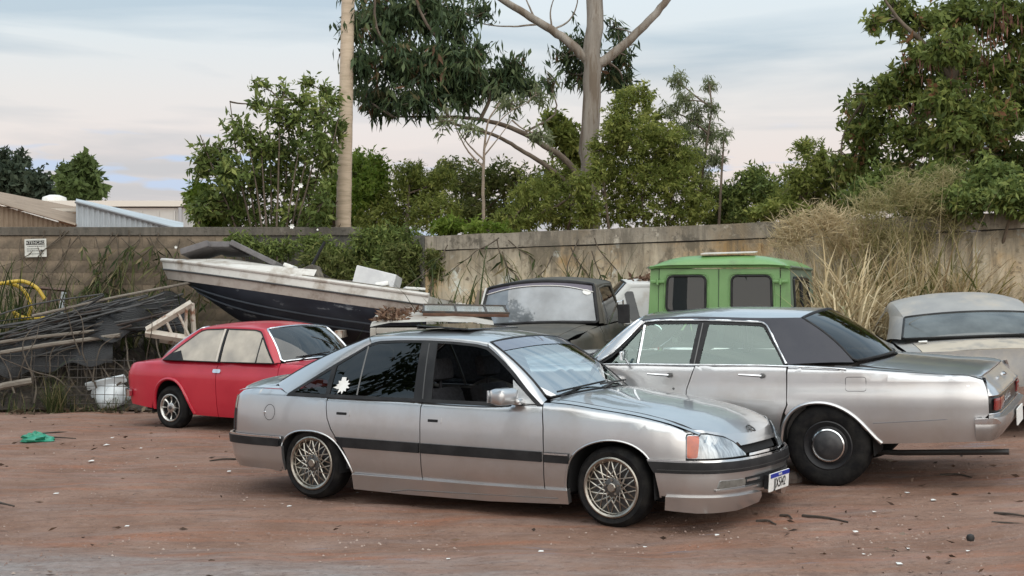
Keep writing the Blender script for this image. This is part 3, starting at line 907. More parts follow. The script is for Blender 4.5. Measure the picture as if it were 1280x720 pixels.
def seat(root, x, y, mat, zf=0.28, headrest=True, h=.62, lean=.35):
    s = MB(); s.box((x + .1, y, zf + .1), (.5, .48, .16), rotm(0, -.12, 0), .05)
    s.box((x - .2 - .5 * h * math.sin(lean) * .6, y, zf + .16 + .5 * h * math.cos(lean)), (.14, .46, h), rotm(0, -lean, 0), .06)
    o = s.build('seat', mat, root)
    if headrest:
        k = MB().box((x - .2 - h * math.sin(lean) * .80, y, zf + .16 + h * math.cos(lean) + .15), (.10, .27, .18), rotm(0, -lean * .6, 0), .045)
        k.tube([(x - .2 - h * math.sin(lean) * .78, y, zf + .16 + h * math.cos(lean) - .05), (x - .2 - h * math.sin(lean) * .8, y, zf + .16 + h * math.cos(lean) + .1)], .012, 6)
        k.build('headrest', mat, root)
    return o

def interior(root, B, xf, xr, zfloor, ztop, wy, mat, seats=((0.0, .36), (0.0, -.36)), bench=-0.85, steer=(.42, .36, .82), h=.62):
    MB().box(((xf + xr) / 2, 0, zfloor - .04), (xf - xr, wy * 2, .08)).build('cabin_floor', mat, root)
    for sg in (1, -1):
        MB().box(((xf + xr) / 2, sg * wy, (zfloor + ztop) / 2), (xf - xr, .03, ztop - zfloor)).build('door_trim', mat, root)
    MB().box((xf - .08, 0, ztop - .12), (.34, wy * 1.9, .26), rotm(0, .15, 0), .06).build('dashboard', mat, root)
    MB().box((xr + .05, 0, (zfloor + ztop) / 2), (.06, wy * 1.9, ztop - zfloor)).build('rear_bulkhead', mat, root)
    MB().box((xr - .12, 0, ztop - .02), (.45, wy * 1.7, .03)).build('parcel_shelf', mat, root)
    for x, y in seats: seat(root, x, y, mat, zfloor - .02, h=h)
    if bench is not None:
        s = MB().box((bench + .12, 0, zfloor + .14), (.48, wy * 1.75, .2), rotm(0, -.1, 0), .05)
        s.box((bench - .22, 0, zfloor + .42), (.14, wy * 1.75, .56), rotm(0, -.4, 0), .05)
        s.build('rear_bench', mat, root)
    if steer:
        x, y, z = steer
        th = np.linspace(0, 2 * math.pi, 25)
        ring = [(x + .07 * math.sin(t), y + .185 * math.cos(t), z + .17 * math.sin(t)) for t in th]
        k = MB().tube(ring, .013, 6, caps=False)
        for a in (0.3, 2.84, 4.7): k.tube([(x, y, z), (x + .07 * math.sin(a), y + .185 * math.cos(a), z + .17 * math.sin(a))], .014, 5)
        k.tube([(x, y, z), (x + .3, y, z - .13)], .025, 6)
        k.build('steering_wheel', mat, root)

def arch_liner(root, x, z, r, y0, y1):
    """dark wheel housing on both sides"""
    for sg in (1, -1):
        V = []; n = 14
        for k in range(n + 1):
            a = math.pi * k / n
            for y in (y0, y1): V.append((x + r * math.cos(a), sg * y, z - .1 * (k in (0, n)) + r * math.sin(a)))
        F = [(2 * k, 2 * k + 1, 2 * k + 3, 2 * k + 2) for k in range(n)] + [tuple(2 * k for k in range(n + 1))]
        mk('wheel_housing', V, F, dark_void, root)

def cabin_glass(root, C, paint, dlo_front, dlo_top, dlo_rear, rail_mat=None, pillar_c=None, ws_mat=None, rw_mat=None, ws_seal=None, rw_seal=None, seal_r=.012, bulge=.02, roof_mat=None, roof_half=None):
    """roof, rails, pillars, windscreen and rear window; dlo_* are (x, z) lines on the cabin side"""
    G = C.side()
    for q in (C.ws, C.rw):
        q['zt'] = float(C.zc(q['xt'])) - .004; q['zte'] = float(C.zr(q['xte'])); q['yt'] = float(C.yr(q['xte']))
    WS, RW = C.screen(C.ws), C.screen(C.rw)
    rail_mat = rail_mat or paint; roof_mat = roof_mat or paint; pillar_c = pillar_c or paint
    n = 14
    u1 = np.ones(n); vv = np.linspace(0, 1, n)
    R_ = C.roof()
    def lay(P, m): P = np.array(P, float); return G(P[:, 0], P[:, 1])
    xte, xre = C.ws['xte'], C.rw['xte']
    def side(mir):
        A = WS(u1, vv); Bq = lay(resample(dlo_front, n), n)
        strip('front_pillar', A, Bq, paint, root, 4, bulge * .6, mir=mir)
        A = RW(u1, vv); Bq = lay(resample(dlo_rear, n), n)
        strip('rear_pillar', A, Bq, pillar_c, root, 6, bulge, mir=mir)
        xs = np.linspace(xre, xte, 24)
        A = R_(xs, C.yr(xs)); Bq = lay(resample(dlo_top, 24), 24)
        strip('roof_rail', A, Bq, rail_mat, root, 4, bulge * .5, mir=mir)
    both(side)
    if roof_half is None:
        uu = np.linspace(0, 1, 9)
        f = WS(uu, np.ones(9)); r = RW(uu, np.ones(9))
        xs = np.linspace(xre, xte, 18)[1:-1]
        roof_half = [(p[0], p[1]) for p in r] + [(x, float(C.yr(x))) for x in xs] + [(p[0], p[1]) for p in f[::-1]]
    patch('roof', full(roof_half), R_, roof_mat, root, .09, .02, ctr=(0, 0, 0))
    q = rounded([(-.985, .02), (.985, .02), (.985, .985), (-.985, .985)], .04)
    patch('windscreen', q, WS, ws_mat, root, .12, 0)
    patch('rear_window', q, RW, rw_mat or ws_mat, root, .12, 0)
    for mp, sm, nm in ((WS, ws_seal, 'windscreen_seal'), (RW, rw_seal, 'rear_window_seal')):
        loop = resample(q + [q[0]], 90)
        P = mp(loop[:, 0], loop[:, 1])
        MB().tube(P, seal_r, 6, caps=False).build(nm, sm or black_trim, root, 60)
    return G, WS, RW

def line(a, b, n): return [tuple(np.array(a) * (1 - t) + np.array(b) * t) for t in np.linspace(0, 1, n)]
# ------------------------------------------------------------------ silver saloon in the foreground
def build_silver_saloon():
    root = car_root('silver_sedan', 'lowered silver four-door sedan with lattice wheels, in front of all the other cars', 'car', (-.046, 11.093), -.5388, 2.73, z=0.0, normal=(0, 0, 1))
    paint = M('silver_paint', (0.50, 0.50, 0.505), (0.535, 0.53, 0.53), rough=.30, metal=.9, coat=1.0, scale=2.5, coatr=.03, c3=(.42, .385, .36), scale3=1.7, lo3=.50, hi3=.85)
    tinted = glass('smoked_glass', (0.05, 0.055, 0.05))
    clear = glass('screen_glass', (0.50, 0.62, 0.62), 1.0, ior=6.5)
    side_clear = glass('side_glass', (0.75, 0.80, 0.78))
    amber = M('amber_lens', (0.42, 0.085, 0.035), (0.32, 0.07, 0.04), rough=.15, coat=1.0, scale=30)
    lamp = M('lamp_lens', (0.50, 0.53, 0.55), (0.20, 0.22, 0.24), rough=.15, metal=.45, coat=1.0, scale=9, lo=.38, hi=.62, stretch=(1, 4, .6))
    fog = M('fog_lens', (0.10, 0.10, 0.09), (0.16, 0.16, 0.15), rough=.15, coat=1.0, scale=20)
    red = M('red_lens', (0.25, 0.015, 0.012), (0.12, 0.01, 0.01), rough=.2, coat=1.0, scale=12)
    plan = [(-2.38, 0), (-2.375, .40), (-2.345, .62), (-2.26, .745), (-2.08, .808), (-1.7, .84), (-1.2, .856), (-.5, .867), (.2, .87), (.9, .864), (1.4, .85), (1.75, .822), (1.95, .772), (2.075, .69), (2.165, .54), (2.222, .30), (2.243, 0)]
    B = Body(plan, [(.08, .07), (.2, .045), (.3, .02), (.45, .004), (.55, 0), (.7, .008), (.84, .034), (.95, .07)],
             [(.1, .05), (.25, .01), (.4, 0), (.51, .012), (.56, .03), (.62, .055), (.70, .10), (.8, .16)],
             [(.15, .09), (.3, .03), (.45, 0), (.6, .005), (.8, .03), (.95, .07)],
             [(-2.38, .815), (-2.2, .860), (-1.7, .882), (-1.2, .864), (-.3, .852), (.4, .852), (.72, .874), (.9, .876), (1.24, .845), (1.64, .795), (1.83, .752), (1.95, .708), (2.05, .66), (2.2, .58)], .055)
    S = B.m
    # --- lower side panels
    arch_f = [(1.005, .25), (1.018, .36), (1.045, .46), (1.09, .525), (1.16, .575), (1.25, .612), (1.36, .632), (1.47, .626), (1.56, .600), (1.64, .548), (1.695, .475), (1.73, .39), (1.745, .25)]
    arch_r = [(-1.72, .20), (-1.705, .32), (-1.665, .43), (-1.605, .502), (-1.52, .542), (-1.40, .558), (-1.27, .552), (-1.16, .522), (-1.075, .47), (-1.015, .40), (-.965, .32), (-.935, .24)]
    sf = B.sx(1.925)
    beltq = lambda a, b, n: [(x, float(B.zsh(x)) - .004) for x in np.linspace(a, b, n)]
    fender = [(.836, .25), (1.0, .25)] + arch_f[:-3] + [(1.676, .512), (sf, .515), (sf, .690)] + beltq(sf - .02, .80, 14) + [(.815, .84), (.836, .70), (.842, .52)]
    door_f = [(-.247, .245), (.828, .245), (.834, .52), (.826, .70), (.806, .846), (-.262, .846), (-.25, .6)]
    door_r = [(-.255, .245), (-.258, .6), (-.270, .846), (-1.195, .852), (-1.19, .76), (-1.172, .675), (-1.13, .59), (-1.066, .506), (-1.005, .425), (-.955, .335), (-.925, .245)]
    sr = B.sx(-2.235)
    quarter = [(-1.20, .852), (-1.198, .76), (-1.18, .672), (-1.138, .583), (-1.078, .505), (-1.075, .47)] + arch_r[-5::-1] + [(-1.74, .20), (B.sx(-2.0), .24), (B.sx(-2.1), .30), (sr, .40), (sr, .80)] + beltq(sr + .03, -1.24, 12)
    for mir in (False, True):
        patch('front_fender', fender, S, paint, root, .06, .03, mir=mir)
        # crown of the fender between its side and the bonnet seam
        xs = np.linspace(.84, 1.985, 18)
        T = B.top(ZC)
        seam = C1([(.78, .70), (1.3, .705), (1.7, .70), (1.93, .672), (2.0, .612)])
        strip('fender_crown', T(xs, B.w(xs)), T(xs, seam(xs) + .004), paint, root, 4, 0, mir=mir)
        d = patch('door', door_f, S, paint, root, .06, .025, mir=mir)
        e = patch('door', door_r, S, paint, root, .06, .025, mir=mir)
        qp = patch('rear_quarter', quarter, S, paint, root, .06, .03, mir=mir)
        xs = np.linspace(-2.27, -1.24, 14)
        T2 = B.top(ZT)
        dk = C1([(-2.3, .66), (-1.9, .66), (-1.7, .69), (-1.24, .78)])
        strip('quarter_crown', T2(xs, B.w(xs)), T2(xs, dk(xs) + .003), paint, root, 4, 0, mir=mir)
        # arch lips
        for ar in (arch_f, arch_r): tube_on('arch_lip', smooth_path(ar, 40), B.off(-.004), .009, paint, root, mir)
        # protective strip along the doors, in three lengths
        for x0, x1, pr in ((-1.055, -.262, e), (-.244, .822, d), (.85, 1.045, None)):
            zt = lambda x: .523 - .003 * x; zb_ = lambda x: .447
            o = [(x0 + (.04 if x0 < -1 else 0), zb_(x0)), (x1, zb_(x1)), (x1, zt(x1)), (x0 - (.03 if x0 < -1 else 0), zt(x0))]
            patch('side_moulding', o, B.off(.018), black_trim, pr or root, .08, .02, mir=mir)
            if pr is None: patch('moulding_chrome', [(x0, .505), (x1, .505), (x1, .518), (x0, .518)], B.off(.022), chrome, root, .08, .006, mir=mir)
        # door pulls: dark recess with a flap
        for (x0, x1, z0, z1, pr) in ((-1.09, -.945, .697, .742, e), (-.195, -.06, .683, .728, d)):
            o = rounded([(x0, z0), (x1, z0), (x1, z1), (x0, z1)], .012)
            patch('door_handle', o, B.off(.004), paint, pr, .05, .004, mir=mir)
            o = rounded([(x0 + .012, z0 + .008), (x1 - .03, z0 + .008), (x1 - .03, z1 - .016), (x0 + .012, z1 - .016)], .006)
            patch('handle_recess', o, B.off(.006), dark_void, pr, .05, .001, mir=mir)
        # fuel flap ring
        th = np.linspace(0, 2 * math.pi, 25)
        c = [(-1.80 + .058 * math.cos(t), .690 + .064 * math.sin(t)) for t in th]
        tube_on('fuel_flap_gap', c, B.off(-.001), .0026, black_trim, qp, mir)
        k = S(np.array([-1.852]), np.array([.688]))[0] * ([1, -1, 1] if mir else [1, 1, 1])
        MB().lathe([(.012, 0), (.01, -.006 if mir else .006), (0, -.008 if mir else .008)], 10, c=k).build('fuel_lock', chrome, qp)
        # sill skirt
        sk = [(-.925, .115), (-.35, .112), (.35, .120), (1.03, .150), (1.03, .250), (.3, .240), (-.925, .236)]
        patch('sill_skirt', sk, B.off(.028), paint, root, .08, .05, mir=mir)
        tube_on('skirt_crease', [(-.55, .125), (-.38, .150), (.0, .160), (.95, .188)], B.off(.028), .004, M('seam_grey', (.12, .12, .12), rough=.6), root, mir)
        # rear lamp
        a0, a1 = B.sy(.36, False), B.sx(-2.232)
        o = rounded([(a0, .52), (a1, .52), (a1, .815), (a0, .80)], .015)
        tl = patch('tail_lamp', o, B.off(.004), red, root, .05, .02, mir=mir)
        patch('lamp_edge', [(a1 - .075, .515), (a1 + .004, .515), (a1 + .004, .70), (a1 - .075, .70)], B.off(.008), black_trim, tl, .04, .006, mir=mir)
        patch('side_lens', [(a1 - .075, .705), (a1 + .004, .705), (a1 + .002, .812), (a1 - .075, .812)], B.off(.008), M('smoke_lens', (.25, .22, .2), rough=.15, coat=1.), tl, .04, .006, mir=mir)
        # headlamp with amber corner
        h0, h1, h2 = B.sx(1.93), B.sx(2.035), B.sy(.335)
        hl = rounded([(h0, .530), (h2 - .01, .530), (h2 - .09, .620), (h2 - .20, .662), (h1 + .06, .690), (h0, .692)], [.01, .02, .06, .08, .05, .02])
        patch('headlamp_surround', rounded([(h0 - .008, .522), (h2 + .004, .522), (h2 - .08, .626), (h2 - .19, .670), (h1 + .06, .700), (h0 - .008, .700)], .02), B.off(-.002), black_trim, root, .05, .01, mir=mir)
        patch('nose_panel', [(h0 - .02, .60), (B.smax, .60), (B.smax, .66), (h2 - .1, .68), (h1, .72), (h0 - .02, .72)], B.off(-.014), paint, root, .05, .01, mir=mir)
        hp = patch('headlight', hl, B.off(.006), lamp, root, .05, .015, mir=mir)
        patch('indicator', rounded([(h0 + .004, .534), (h1 - .045, .534), (h1 - .025, .684), (h0 + .004, .688)], .015), B.off(.011), amber, hp, .05, .01, mir=mir)
        # fog lamp and its trim
        f0, f1 = B.sy(.66), B.sy(.42)
        fo = patch('fog_lamp', rounded([(f0, .318), (f1, .328), (f1, .374), (f0 + .02, .374)], .012), B.off(.026), fog, root, .05, .01, mir=mir)
        patch('fog_trim', [(f0 - .015, .296), (B.sy(.24), .306), (B.sy(.24), .318), (f0 - .015, .310)], B.off(.036), paint, root, .06, .012, mir=mir)
        patch('air_slot', [(f1 + .008, .322), (B.smax, .326), (B.smax, .386), (f1 + .008, .380)], B.off(.022), dark_void, root, .08, .005, mir=mir)
        patch('slot_bar', [(f1 + .012, .350), (B.sy(.23), .352), (B.sy(.23), .368), (f1 + .012, .366)], B.off(.030), paint, root, .08, .012, mir=mir)
        # lower lip spoiler, broken off towards the middle
        l1 = B.sy(.20)
        patch('lip_spoiler', [(B.sx(1.78), .165), (B.sx(2.0), .150), (B.sy(.5), .155), (l1 - .03, .185), (l1, .225), (l1 - .02, .262), (B.sy(.5), .262), (B.sx(1.79), .262)], B.off(.045), paint, root, .06, .04, mir=mir)
        # grille half
        g0 = B.sy(.315)
        patch('grille_recess', [(g0, .535), (B.smax, .535), (B.smax, .612), (g0 - .03, .612)], B.off(-.03), dark_void, root, .08, .005, mir=mir)
        patch('grille_bar', [(g0 - .045, .596), (B.smax, .600), (B.smax, .628), (g0 - .07, .622)], B.off(.006), paint, root, .08, .02, mir=mir)
        patch('grille_lip', [(g0 - .01, .524), (B.smax, .524), (B.smax, .542), (g0 + .0, .540)], B.off(.014), chrome, root, .08, .012, mir=mir)
    # --- bumpers, wrapped right round
    f0 = B.sx(1.735); S2 = 2 * B.smax
    nose = patch('front_bumper', [(f0 + .012, .262), (S2 - f0 - .012, .262), (S2 - f0 + .022, .432), (f0 - .022, .432)], B.off(.018), paint, root, .05, .03)
    bar = patch('bumper_band', rounded([(f0 - .024, .428), (S2 - f0 + .024, .428), (S2 - f0 + .068, .506), (f0 - .068, .506)], .010), B.off(.040), black_trim, nose, .05, .03)
    patch('bumper_groove', [(f0, .449), (S2 - f0, .449), (S2 - f0, .453), (f0, .453)], B.off(.0425), M('groove_grey', (.05, .05, .05), rough=.4), nose, .05, .002)
    patch('bumper_chrome', [(f0 - .064, .504), (S2 - f0 + .064, .504), (S2 - f0 + .072, .520), (f0 - .072, .520)], B.off(.034), chrome, nose, .05, .02)
    r0 = B.sx(-1.64); m2 = 2 * B.smin
    tail = patch('rear_bumper', [(r0, .215), (m2 - r0, .215), (m2 - r0, .42), (r0, .42)], lambda a, z: S(a, z, .012 + .018 * np.clip((z - .2) / .1, 0, 1)), paint, root, .06, .03)
    patch('bumper_band', rounded([(r0 - .02, .415), (m2 - r0 + .02, .415), (m2 - r0 + .02, .482), (r0 - .02, .482)], .01), B.off(.045), black_trim, tail, .05, .03)
    patch('bumper_chrome', [(r0 - .01, .480), (m2 - r0 + .01, .480), (m2 - r0 + .01, .498), (r0 - .01, .498)], B.off(.038), chrome, tail, .05, .02)
    patch('rear_panel', [(B.sy(.36, False), .50), (2 * B.smin - B.sy(.36, False), .50), (2 * B.smin - B.sy(.36, False), .80), (B.sy(.36, False), .80)], S, paint, root, .08, .02)
    # --- bonnet and boot
    hood = [(.975 - .185 * (y / .69) ** 2, y) for y in np.linspace(0, .69, 8)] + [(1.3, .70), (1.7, .694), (1.93, .668), (2.01, .60), (2.07, .48), (2.115, .33), (2.143, .16), (2.15, 0)]
    hood[7] = (.80, .69)
    hd = patch('bonnet', full(hood), B.top(ZC), paint, root, .06, .025, ctr=(1, 0, 0))
    # emblem on the nose of the bonnet
    th = np.linspace(0, 2 * math.pi, 17)
    p0 = B.top(ZC)(np.array([2.098]), np.array([0.0]))[0]
    n_ = np.array([.55, 0, .83]); t1 = np.array([0, 1.0, 0]); t2 = np.cross(n_, t1)
    MB().tube([p0 + n_ * .012 + .034 * (math.cos(t) * t1 + math.sin(t) * t2) for t in th], .006, 6, caps=False).tube([p0 + n_ * .012 - t1 * .03, p0 + n_ * .012 + t1 * .03], .006, 5).build('emblem', dark_alloy, hd)
    boot = [(-1.98 + .10 * (y / .66) ** 2, y) for y in np.linspace(0, .66, 6)][::-1]
    bt = [(-2.30, 0), (-2.295, .4), (-2.27, .58), (-2.22, .655)] + [(-1.9, .658)] + boot
    patch('boot_lid', full(bt), B.top(ZT), paint, root, .07, .025, ctr=(-2, 0, 0))
    # --- cabin
    ws = dict(xb=.945, xbe=.775, yb=.70, zb=.938, zbe=.888, xt=.25, xte=.185, yt=.565, zt=1.345, zte=1.300, bulge=.03)
    rw = dict(xb=-1.98, xbe=-1.84, yb=.67, zb=.955, zbe=.920, xt=-1.02, xte=-.97, yt=.545, zt=1.365, zte=1.318, bulge=.03)
    C = Cabin([(-2, .838), (1, .838)], [(-2, .80), (-1.2, .812), (.2, .815), (.9, .80)], [(-1.1, 1.305), (-.8, 1.328), (-.4, 1.335), (0, 1.322), (.25, 1.296)],
              [(-1.1, .54), (-.5, .57), (.3, .565)], [(-1.1, 1.35), (-.8, 1.376), (-.4, 1.388), (0, 1.374), (.3, 1.335)], ws, rw)
    dlo_front = [(.788, .848), (.654, .935), (.481, 1.075), (.318, 1.185), (.20, 1.258)]
    dlo_top = [(-.93, 1.262), (-.86, 1.284), (-.62, 1.296), (-.38, 1.299), (-.116, 1.293), (.09, 1.278), (.19, 1.258)]
    dlo_rear = [(-1.62, .846), (-1.423, .962), (-1.238, 1.080), (-1.106, 1.163), (-.977, 1.242), (-.93, 1.264)]
    G, WS, RW = cabin_glass(root, C, paint, dlo_front, dlo_top, dlo_rear, ws_mat=clear, rw_mat=tinted, seal_r=.009)
    Go = C.side(.004)
    for mir in (False, True):
        ring = [(-1.615, .842)] + dlo_rear[1:-1] + dlo_top + dlo_front[::-1][1:-1] + [(.785, .842)]
        A, Bq = ribbon2d(resample(ring, 60), .026, None)
        strip('window_surround', Go(A[:, 0], A[:, 1]), Go(Bq[:, 0], Bq[:, 1]), black_trim, root, 1, mir=mir)
        patch('window_seal', [(-1.63, .836), (.80, .836), (.80, .862), (-1.60, .862)], C.side(.012), black_trim, root, .1, .012, mir=mir)
        patch('quarter_glass', [(-1.55, .86), (-1.225, .86), (-1.245, 1.068), (-1.40, .970)], G, tinted, root, .1, 0, mir=mir)
        patch('door_frame', [(-1.228, .86), (-1.185, .86), (-1.203, 1.09), (-1.246, 1.066)], C.side(.008), black_trim, root, .1, .008, mir=mir)
        patch('door_glass', [(-1.19, .86), (-.33, .86), (-.40, 1.285), (-.83, 1.28), (-.96, 1.238), (-1.205, 1.085)], G, tinted if mir else side_clear, root, .1, 0, mir=mir)
        patch('centre_pillar', [(-.35, .86), (-.18, .86), (-.265, 1.29), (-.418, 1.29)], C.side(.008), black_trim, root, .1, .01, mir=mir)
        patch('pillar_edge', [(-.268, .862), (-.258, .862), (-.336, 1.285), (-.346, 1.285)], C.side(.011), M('edge_grey', (.06, .06, .06), rough=.35), root, .1, .003, mir=mir)
        tube_on('glass_guide', [(-.912, .862), (-.93, 1.05), (-.952, 1.245)], C.side(-.004), .010, M('guide_grey', (.10, .10, .10), rough=.5), root, mir)
        tri = [(.555, .858), (.755, .846), (.50, 1.03)]
        patch('mirror_base', tri, C.side(.012), paint, root, .08, .01, mir=mir)
        sg = -1 if mir else 1
        mb = MB(); mb.box((.545, sg * .935, .918), (.135, .20, .125), rotm(0, 0, sg * .22), .042); mb.box((.60, sg * .84, .878), (.09, .10, .05), None, .02)
        mo = mb.build('door_mirror', paint, root, 60)
        MB().box((.474, sg * .95, .918), (.006, .16, .09), rotm(0, 0, sg * .22)).build('mirror_glass', M('mirror_silver', (.8, .82, .84), rough=.03, metal=1.), mo)
    # sun band across the top of the screen and black dot band
    band = glass('sun_band', (.28, .32, .42), 1.0, (.32, .36, .46), .45)
    patch('sun_band', [(-.97, .80), (.97, .80), (.97, .975), (-.97, .975)], C.screen(ws, .004), band, root, .12, 0)
    # sunroof: glass panel tipped up at its rear
    Rf = C.roof()
    c0 = Rf(np.array([-.62, -.12]), np.array([0, 0]))
    sl = MB().box((-.37, 0, c0[:, 2].mean() + .020), (.50, .78, .012), rotm(0, .05, 0), .005)
    sr_ = sl.build('sunroof', M('dark_gloss', (.01, .011, .012), rough=.05, coat=1.), root)
    MB().box((-.62, 0, c0[0, 2] + .018), (.02, .74, .03), None, .004).tube([(-.6, .3, c0[0, 2]), (-.6, .3, c0[0, 2] + .03)], .01).tube([(-.6, -.3, c0[0, 2]), (-.6, -.3, c0[0, 2] + .03)], .01).build('sunroof_lifter', black_trim, sr_)
    # wipers
    for y0, y1 in ((-.15, .45), (-.62, -.05)):
        pts = WS(np.array([y0 / .7, y1 / .7]), np.array([.03, .06])) + np.array([.02, 0, .03])
        MB().tube(pts, .008, 5).tube([pts[0] - [-.03, 0, .03], pts.mean(0)], .007, 5).build('wiper', black_trim, root)
    # wheels and dark underside
    for x in (1.365, -1.365):
        for y in (.715, -.715): wheel(root, x, y, .293, .205, .214, 'mesh')
        arch_liner(root, x, .33, .345 if x > 0 else .30, .50, .83)
    MB().box((-.1, 0, .33), (3.9, 1.12, .30)).box((.05, 0, .32), (1.85, 1.56, .24)).build('underbody', dark_void, root)
    MB().tube([(-2.05, -.45, .2), (-2.42, -.45, .215)], .03, 10).build('exhaust_pipe', dark_alloy, root)
    interior(root, B, .78, -1.35, .34, .83, .74, cloth, seats=((-.08, .36), (-.08, -.36)), bench=-.98, steer=(.44, .36, .80), h=.46)
    # number plate
    pl = MB().box((2.318, 0, .318), (.012, .40, .13), rotm(0, .06, 0), .004).build('number_plate', M('plate_white', (.78, .78, .76), (.68, .68, .66), rough=.5, scale=30), root)
    MB().box((2.3275, 0, .3655), (.004, .392, .030), rotm(0, .06, 0)).build('plate_band', M('plate_blue', (.01, .03, .30), rough=.4), pl)
    base = Matrix.Translation((2.3255, 0, .304)) @ Matrix.Rotation(.06, 4, 'Y') @ Matrix(((0, 0, 1, 0), (1, 0, 0, 0), (0, 1, 0, 0), (0, 0, 0, 1)))
    text_mesh('plate_characters', 'JJX5I42', .098, print_black, pl, base, .001, 1.05, .80)
    base2 = Matrix.Translation((2.3305, 0, .3655)) @ Matrix.Rotation(.06, 4, 'Y') @ Matrix(((0, 0, 1, 0), (1, 0, 0, 0), (0, 1, 0, 0), (0, 0, 0, 1)))
    text_mesh('plate_country', 'BRASIL', .024, white_paint, pl, base2, .0006)
    MB().box((2.285, 0, .318), (.05, .30, .10)).build('plate_mount', black_trim, pl)
    # white decal in the rear door glass: a ragged burst with a tail
    pts = []
    rr = random.Random(4)
    for k in range(22):
        a = 2 * math.pi * k / 22
        q = (.058 if k % 2 else .037) * (1 + .25 * rr.random())
        pts.append((-1.075 + q * 1.15 * math.cos(a), .935 + q * math.sin(a)))
    patch('window_decal', pts, C.side(.006), white_paint, root, .2, 0, mir=True)
    patch('window_decal', [(-1.17, .915), (-1.12, .905), (-1.10, .918), (-1.13, .928)], C.side(.0064), white_paint, root, .2, 0, mir=True)
    # small flowers on the dashboard by the screen
    for i, (dx, dy, c) in enumerate(((0, 0, (.55, .12, .14)), (.05, -.07, (.7, .7, .68)), (.03, .06, (.55, .12, .14)))):
        f = MB()
        for k in range(7):
            a = k * .9; f.add([(.66 + dx, -.52 + dy, .90), (.66 + dx + .035 * math.cos(a), -.52 + dy + .035 * math.sin(a), .925), (.66 + dx + .04 * math.cos(a + .5), -.52 + dy + .04 * math.sin(a + .5), .915)], [(0, 1, 2)])
        f.build('dash_flower', M('flower_%d' % (i % 2), c, rough=.8), root)
    return root
ZC = [(.75, .945), (.95, .947), (1.24, .915), (1.64, .862), (1.88, .806), (2.0, .755), (2.07, .706), (2.11, .664), (2.14, .628), (2.16, .598), (2.25, .52)]
ZT = [(-2.40, .885), (-2.30, .940), (-2.1, .956), (-1.9, .960), (-1.2, .95)]
build_silver_saloon()
